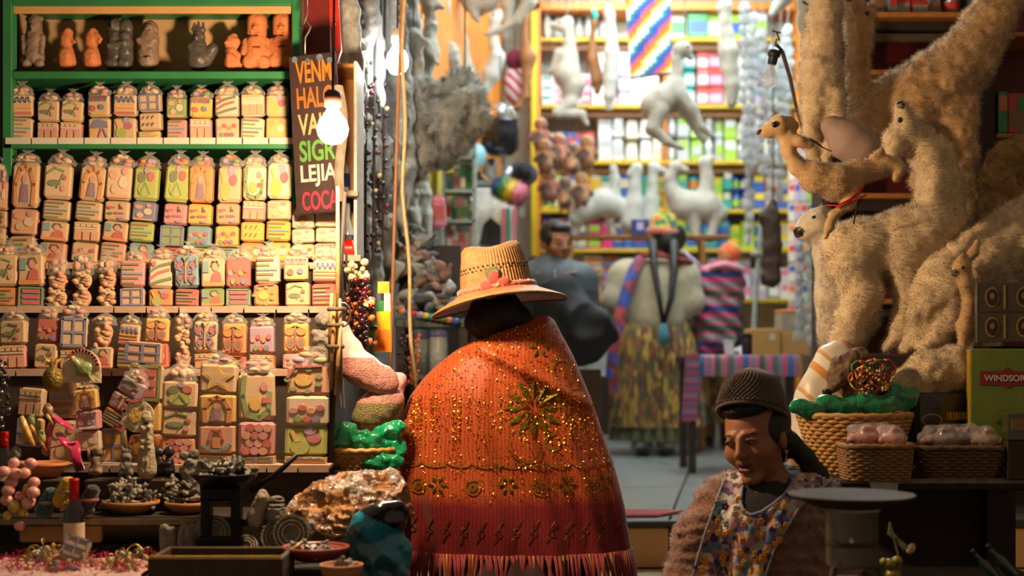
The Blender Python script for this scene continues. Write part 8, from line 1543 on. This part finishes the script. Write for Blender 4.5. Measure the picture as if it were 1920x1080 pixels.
for s in (-1, 1):
    for y0, y1, hw, c in ((788, 812, 21, '#7a7a74'), (810, 828, 20, '#5a5c58'), (826, 848, 21, '#96948a')): p = BL(1228 + s * 23, y1, DB - .12); MB().lathe([(hw * sb * .9, 0), (hw * sb, .01), (hw * sb, (y1 - y0) * sb * .8), (hw * sb * .85, (y1 - y0) * sb)], n=16).build('leg_warmer', M('leg wool ' + c, c, .95, bump=.5), bw, True, tuple(p))
    p = BL(1228 + s * 23, 853, DB - .14); Blob(.01).ell((0, 0, .03), (.055, .10, .03)).build('shoe', .012, m_blk, bw, loc=tuple(p))
m_agb = cells('red blue woven sash', ('#7a2a34', '#2a4a9a', '#8a3a3a', '#a04030', '#6a2430', '#3a3a7a'), 18, .85, .3)
b = MB(); pts = [(1206, 478, -.10), (1190, 500, -.20), (1176, 540, -.235), (1164, 585, -.25), (1152, 640, -.29), (1146, 700, -.30), (1148, 740, -.28)]
b.loft([[tuple(BL(x - 11, y, DB + dd)), tuple(BL(x - 4, y, DB + dd - .015)), tuple(BL(x + 5, y, DB + dd - .015)), tuple(BL(x + 12, y, DB + dd))] for x, y, dd in pts], closed=False); b.loft([[tuple(BL(x - 11, y, DB + dd + .008)), tuple(BL(x - 4, y, DB + dd - .007)), tuple(BL(x + 5, y, DB + dd - .007)), tuple(BL(x + 12, y, DB + dd + .008))][::-1] for x, y, dd in pts], closed=False); b.build('woven_sash', m_agb, bw, True)
MB().tube([BL(1206, 480, DB - .11), BL(1232, 478, DB - .14), BL(1270, 486, DB - .13), BL(1294, 492, DB - .06)], .032, 8, flat=.5).build('sash_collar', M('red woven collar', '#8a2e2a', .85, var=.3, scale=40), bw, True)
kc = MB().lathe([(29 * sb, 0), (30 * sb, 6 * sb), (29 * sb, 10 * sb), (27 * sb, 12 * sb), (25 * sb, 30 * sb), (18 * sb, 40 * sb), (.0001, 42 * sb)], n=30).build('patterned_cap', [cells('green gold cap', ('#2f6a3a', '#b89a2a', '#c0662a', '#2a5a40', '#8a9a3a'), 34, .85, .3)], bw, True, tuple(BL(1243, 440)), (0, R(4), 0))
MB().lathe([(30 * sb, -1 * sb), (32 * sb, 3 * sb), (32 * sb, 9 * sb), (29 * sb, 11 * sb)], n=30, caps=False).build('cap_brim', M('rose wool brim', '#b86a54', .9, sheen=.3), kc, True)
# ---- companion with a child in a striped carrying cloth
DC = 9.2; sc_ = DC / F
c2_ = thing('person', 'stooping companion in dark clothes and pleated skirt behind the carrying cloth', 'person', (xpx(1345, 9.72), 9.72, PF)); b = Blob(.04); o2 = c2_.location.copy()
def CL(px, py, d=9.1): return W(px, py, d + .62) - o2
b.ell(CL(1345, 520, 9.3), (.075, .09, .10)).cap(CL(1345, 545, 9.25), CL(1345, 570, 9.15), .06, .1).cap(CL(1345, 580), CL(1345, 660), .15, .16)
for s in (-1, 1): b.chain([CL(1345 + s * 18, 680), CL(1345 + s * 20, 838)], [.08, .05]).cap(CL(1345 + s * 20, 848, 9.05), CL(1345 + s * 20, 848, 9.2), .04, .035)
b.build('body', .014, m_skin, c2_); b = Blob(.05).cap(CL(1345, 575), CL(1345, 650), .17, .19); b.build('dark_jacket', .015, m_blk, c2_)
b = MB(); b.loft([[(hw * sc_ * (1 + .07 * sin(20 * 2 * pi * i / 120)) * cos(2 * pi * i / 120), hw * sc_ * .8 * sin(2 * pi * i / 120) * (1 + .07 * sin(20 * 2 * pi * i / 120)), CL(1345, y).z) for i in range(120)] for y, hw in ((640, 44), (700, 58), (790, 66))], caps=False); b.build('pleated_skirt', m_gsk, c2_, True)
b = Blob(.02).ell(CL(1345, 505, 9.34), (.085, .09, .1)); b.build('hair', .012, m_hair, c2_)
for s in (-1, 1): Blob(.01).cap((0, 0, .03), (0, 0, .12), .05, .045).cap((0, -.03, .03), (0, .1, .03), .035, .035).build('boot', .012, m_blk, c2_, loc=tuple(CL(1345 + s * 20, 858, 9.08)))
ag2 = bands('carrying cloth stripes', [(0, '#b83a68'), (.16, '#1c3a6a'), (.34, '#c8507a'), (.42, '#8a9a94'), (.55, '#c83a6a'), (.62, '#2f4a40'), (.78, '#a84a54'), (.88, '#5a6a6a')], 'Z', 4.4, noise=.25)
t = thing('carrying_cloth', 'striped pink, blue and green carrying cloth bundled around a child', 'carrying cloth', W(1345, 655, DC)); b = Blob(.05)
for x, z, rx, rz in ((0, 50, 44, 56), (4, 110, 48, 52), (10, 140, 40, 30), (-20, 20, 28, 30), (-30, 130, 26, 22)): b.ell((x * sc_, 0, z * sc_), (rx * sc_, rx * .8 * sc_, rz * sc_))
b.build('bundle', .012, ag2, t, disp=lambda G: .012 * np.sin(G[..., 2] * 60 + G[..., 0] * 40))
MB().tube([(-30 * sc_, -.03, 150 * sc_), (-48 * sc_, -.02, 168 * sc_), (-64 * sc_, .02, 182 * sc_)], .035, 8, flat=.5).build('strap', M('lilac cloth strap', '#9a94a8', .85), t, True)
MB().tube([(-20 * sc_, -.11, 150 * sc_), (10 * sc_, -.13, 158 * sc_), (44 * sc_, -.10, 146 * sc_)], .035, 8, flat=.6).build('pink_edge', M('pink blanket', '#d08a98', .9, sheen=.3), t, True)
t = thing('person', 'small child in a striped orange knitted cap carried in the bundle', 'person', W(1366, 503, DC)); b = Blob(.01)
Rc = Matrix.Rotation(R(-70), 3, 'Z'); head_prims(b, Vector((0, 0, .06)), Rc, .72); b.ell((.0, .02, -.12), (.09, .08, .1), k=.03); b.build('body', .0055, [m_skin], t)
b = Blob(.01).ell((.012, .012, .10), (.078, .078, .07)); cpo = b.build('orange_cap', .007, bands('orange striped cap', [(0, '#d05a1a'), (.5, '#4a8a3a'), (.6, '#d8742a'), (.85, '#8a3a6a'), (.92, '#d05a1a')], 'XZ', 9), t)
MB().ell((0, 0, 0), .014, 8, 6).build('pompom', pal('orange'), cpo, True, (.012, .012, .172))
# ---- man in dark jacket
DM = 8.0; sm = DM / F
mn = thing('person', 'young man with black hair in a dark zipped jacket looking aside', 'person', (xpx(1040, DM), DM, PF)); mo = mn.location.copy()
def ML(px, py, d=DM): return W(px, py, d) - mo
Rm_ = Matrix.Rotation(R(28), 3, 'Z') @ Matrix.Rotation(R(6), 3, 'X'); MO = ML(1044, 462, DM - .02); b = Blob(.012); Hm = head_prims(b, MO, Rm_)
b.cap(Hm(0, .045, -.15), ML(1040, 545, DM + .04), .058, .09, .03).cap(ML(985, 560), ML(1092, 560), .08, .08, .05).cap(ML(1040, 560), ML(1040, 740), .13, .14, .05)
for s in (-1, 1): b.chain([ML(1040 + s * 24, 740), ML(1040 + s * 26, 860)], [.09, .05], .03).cap(ML(1040 + s * 26, 868), ML(1040 + s * 26, 868, DM - .14), .04, .035)
b.build('body', .005, [m_skin, m_lip], mn)
for s in (-1, 1):
    e = MB().ell((0, 0, 0), (.0125, .0105, .0055), 10, 7).build('eye', m_eye, mn, True, Hm(s * .030, -.0775, .0215)); e.rotation_euler = Rm_.to_euler(); MB().ell((0, 0, 0), (.0055, .004, .005), 8, 6).build('iris', m_iris, e, True, (0, -.009, 0))
    MB().tube([(-.017, .002, .017), (0, -.006, .021), (.017, .002, .017)], .003, 5).build('eyebrow', m_hair, e, True)
b = Blob(.012); b.ell(Hm(0, .035, .066), (.083, .092, .086), Rm_).ell(Hm(0, -.04, .105), (.06, .04, .03), Rm_).ell(Hm(-.062, .0, .04), (.018, .045, .045), Rm_).ell(Hm(.062, .0, .04), (.018, .045, .045), Rm_); b.build('hair', .006, m_hair, mn)
b = Blob(.05); b.cap(ML(990, 505 + 20), ML(1085, 525), .10, .10).cap(ML(1036, 535), ML(1040, 690), .17, .17).chain([ML(982, 530), ML(968, 600), ML(1000, 660, DM - .15)], [.085, .07, .05]).chain([ML(1092, 530), ML(1104, 600, DM - .06), ML(1070, 650, DM - .22)], [.085, .075, .05]).cap(ML(1036, 498), ML(1036, 520), .075, .09)
b.build('jacket', .012, [M('charcoal jacket', '#22262a', .6, var=.2, bump=.3), M('slate grey panel', '#3f484c', .6, var=.15)], mn, matfn=lambda c: ((c[:, 2] > ML(1040, 545).z) & (np.abs(c[:, 0]) > .02)).astype(int))
MB().tube([ML(1040, 505, DM - .16), ML(1044, 560, DM - .19), ML(1044, 640, DM - .19)], .006, 6).build('zip', m_alu, mn)
for x in (1016, 1072): MB().tube([ML(x - 12, 512, DM - .13), ML(x + 12, 508, DM - .13)], .010, 6, flat=.4).build('pink_stripe', M('pale pink trim', '#c08a88', .7), mn)
b = Blob(.03)
for s in (-1, 1): b.chain([ML(1040 + s * 24, 690), ML(1040 + s * 26, 855)], [.12, .08])
b.build('trousers', .015, m_blk, mn)
pouch('black_holdall', 'large black nylon bag bulging behind the orange shawl', 1072, 690, 6.9, [(10, 60, 62, 50, 0), (-30, 90, 46, 60, .02), (40, 74, 34, 34, -.02), (-20, 130, 40, 40, .02)], [M('black nylon', '#0f1114', .75, var=.2, bump=.4, bscale=20)], None, .045, 'bag', hh=.012, k=.1, fs=6)
t = thing('bag_stand', 'dark box under the black nylon bag', 'box', (xpx(1075, 6.95), 6.95, PF)); MB().box((0, 0, (zpx(692, 6.95) - PF) / 2), (.26, .2, zpx(692, 6.95) - PF - .003), bev=.004).build('body', m_shade, t)
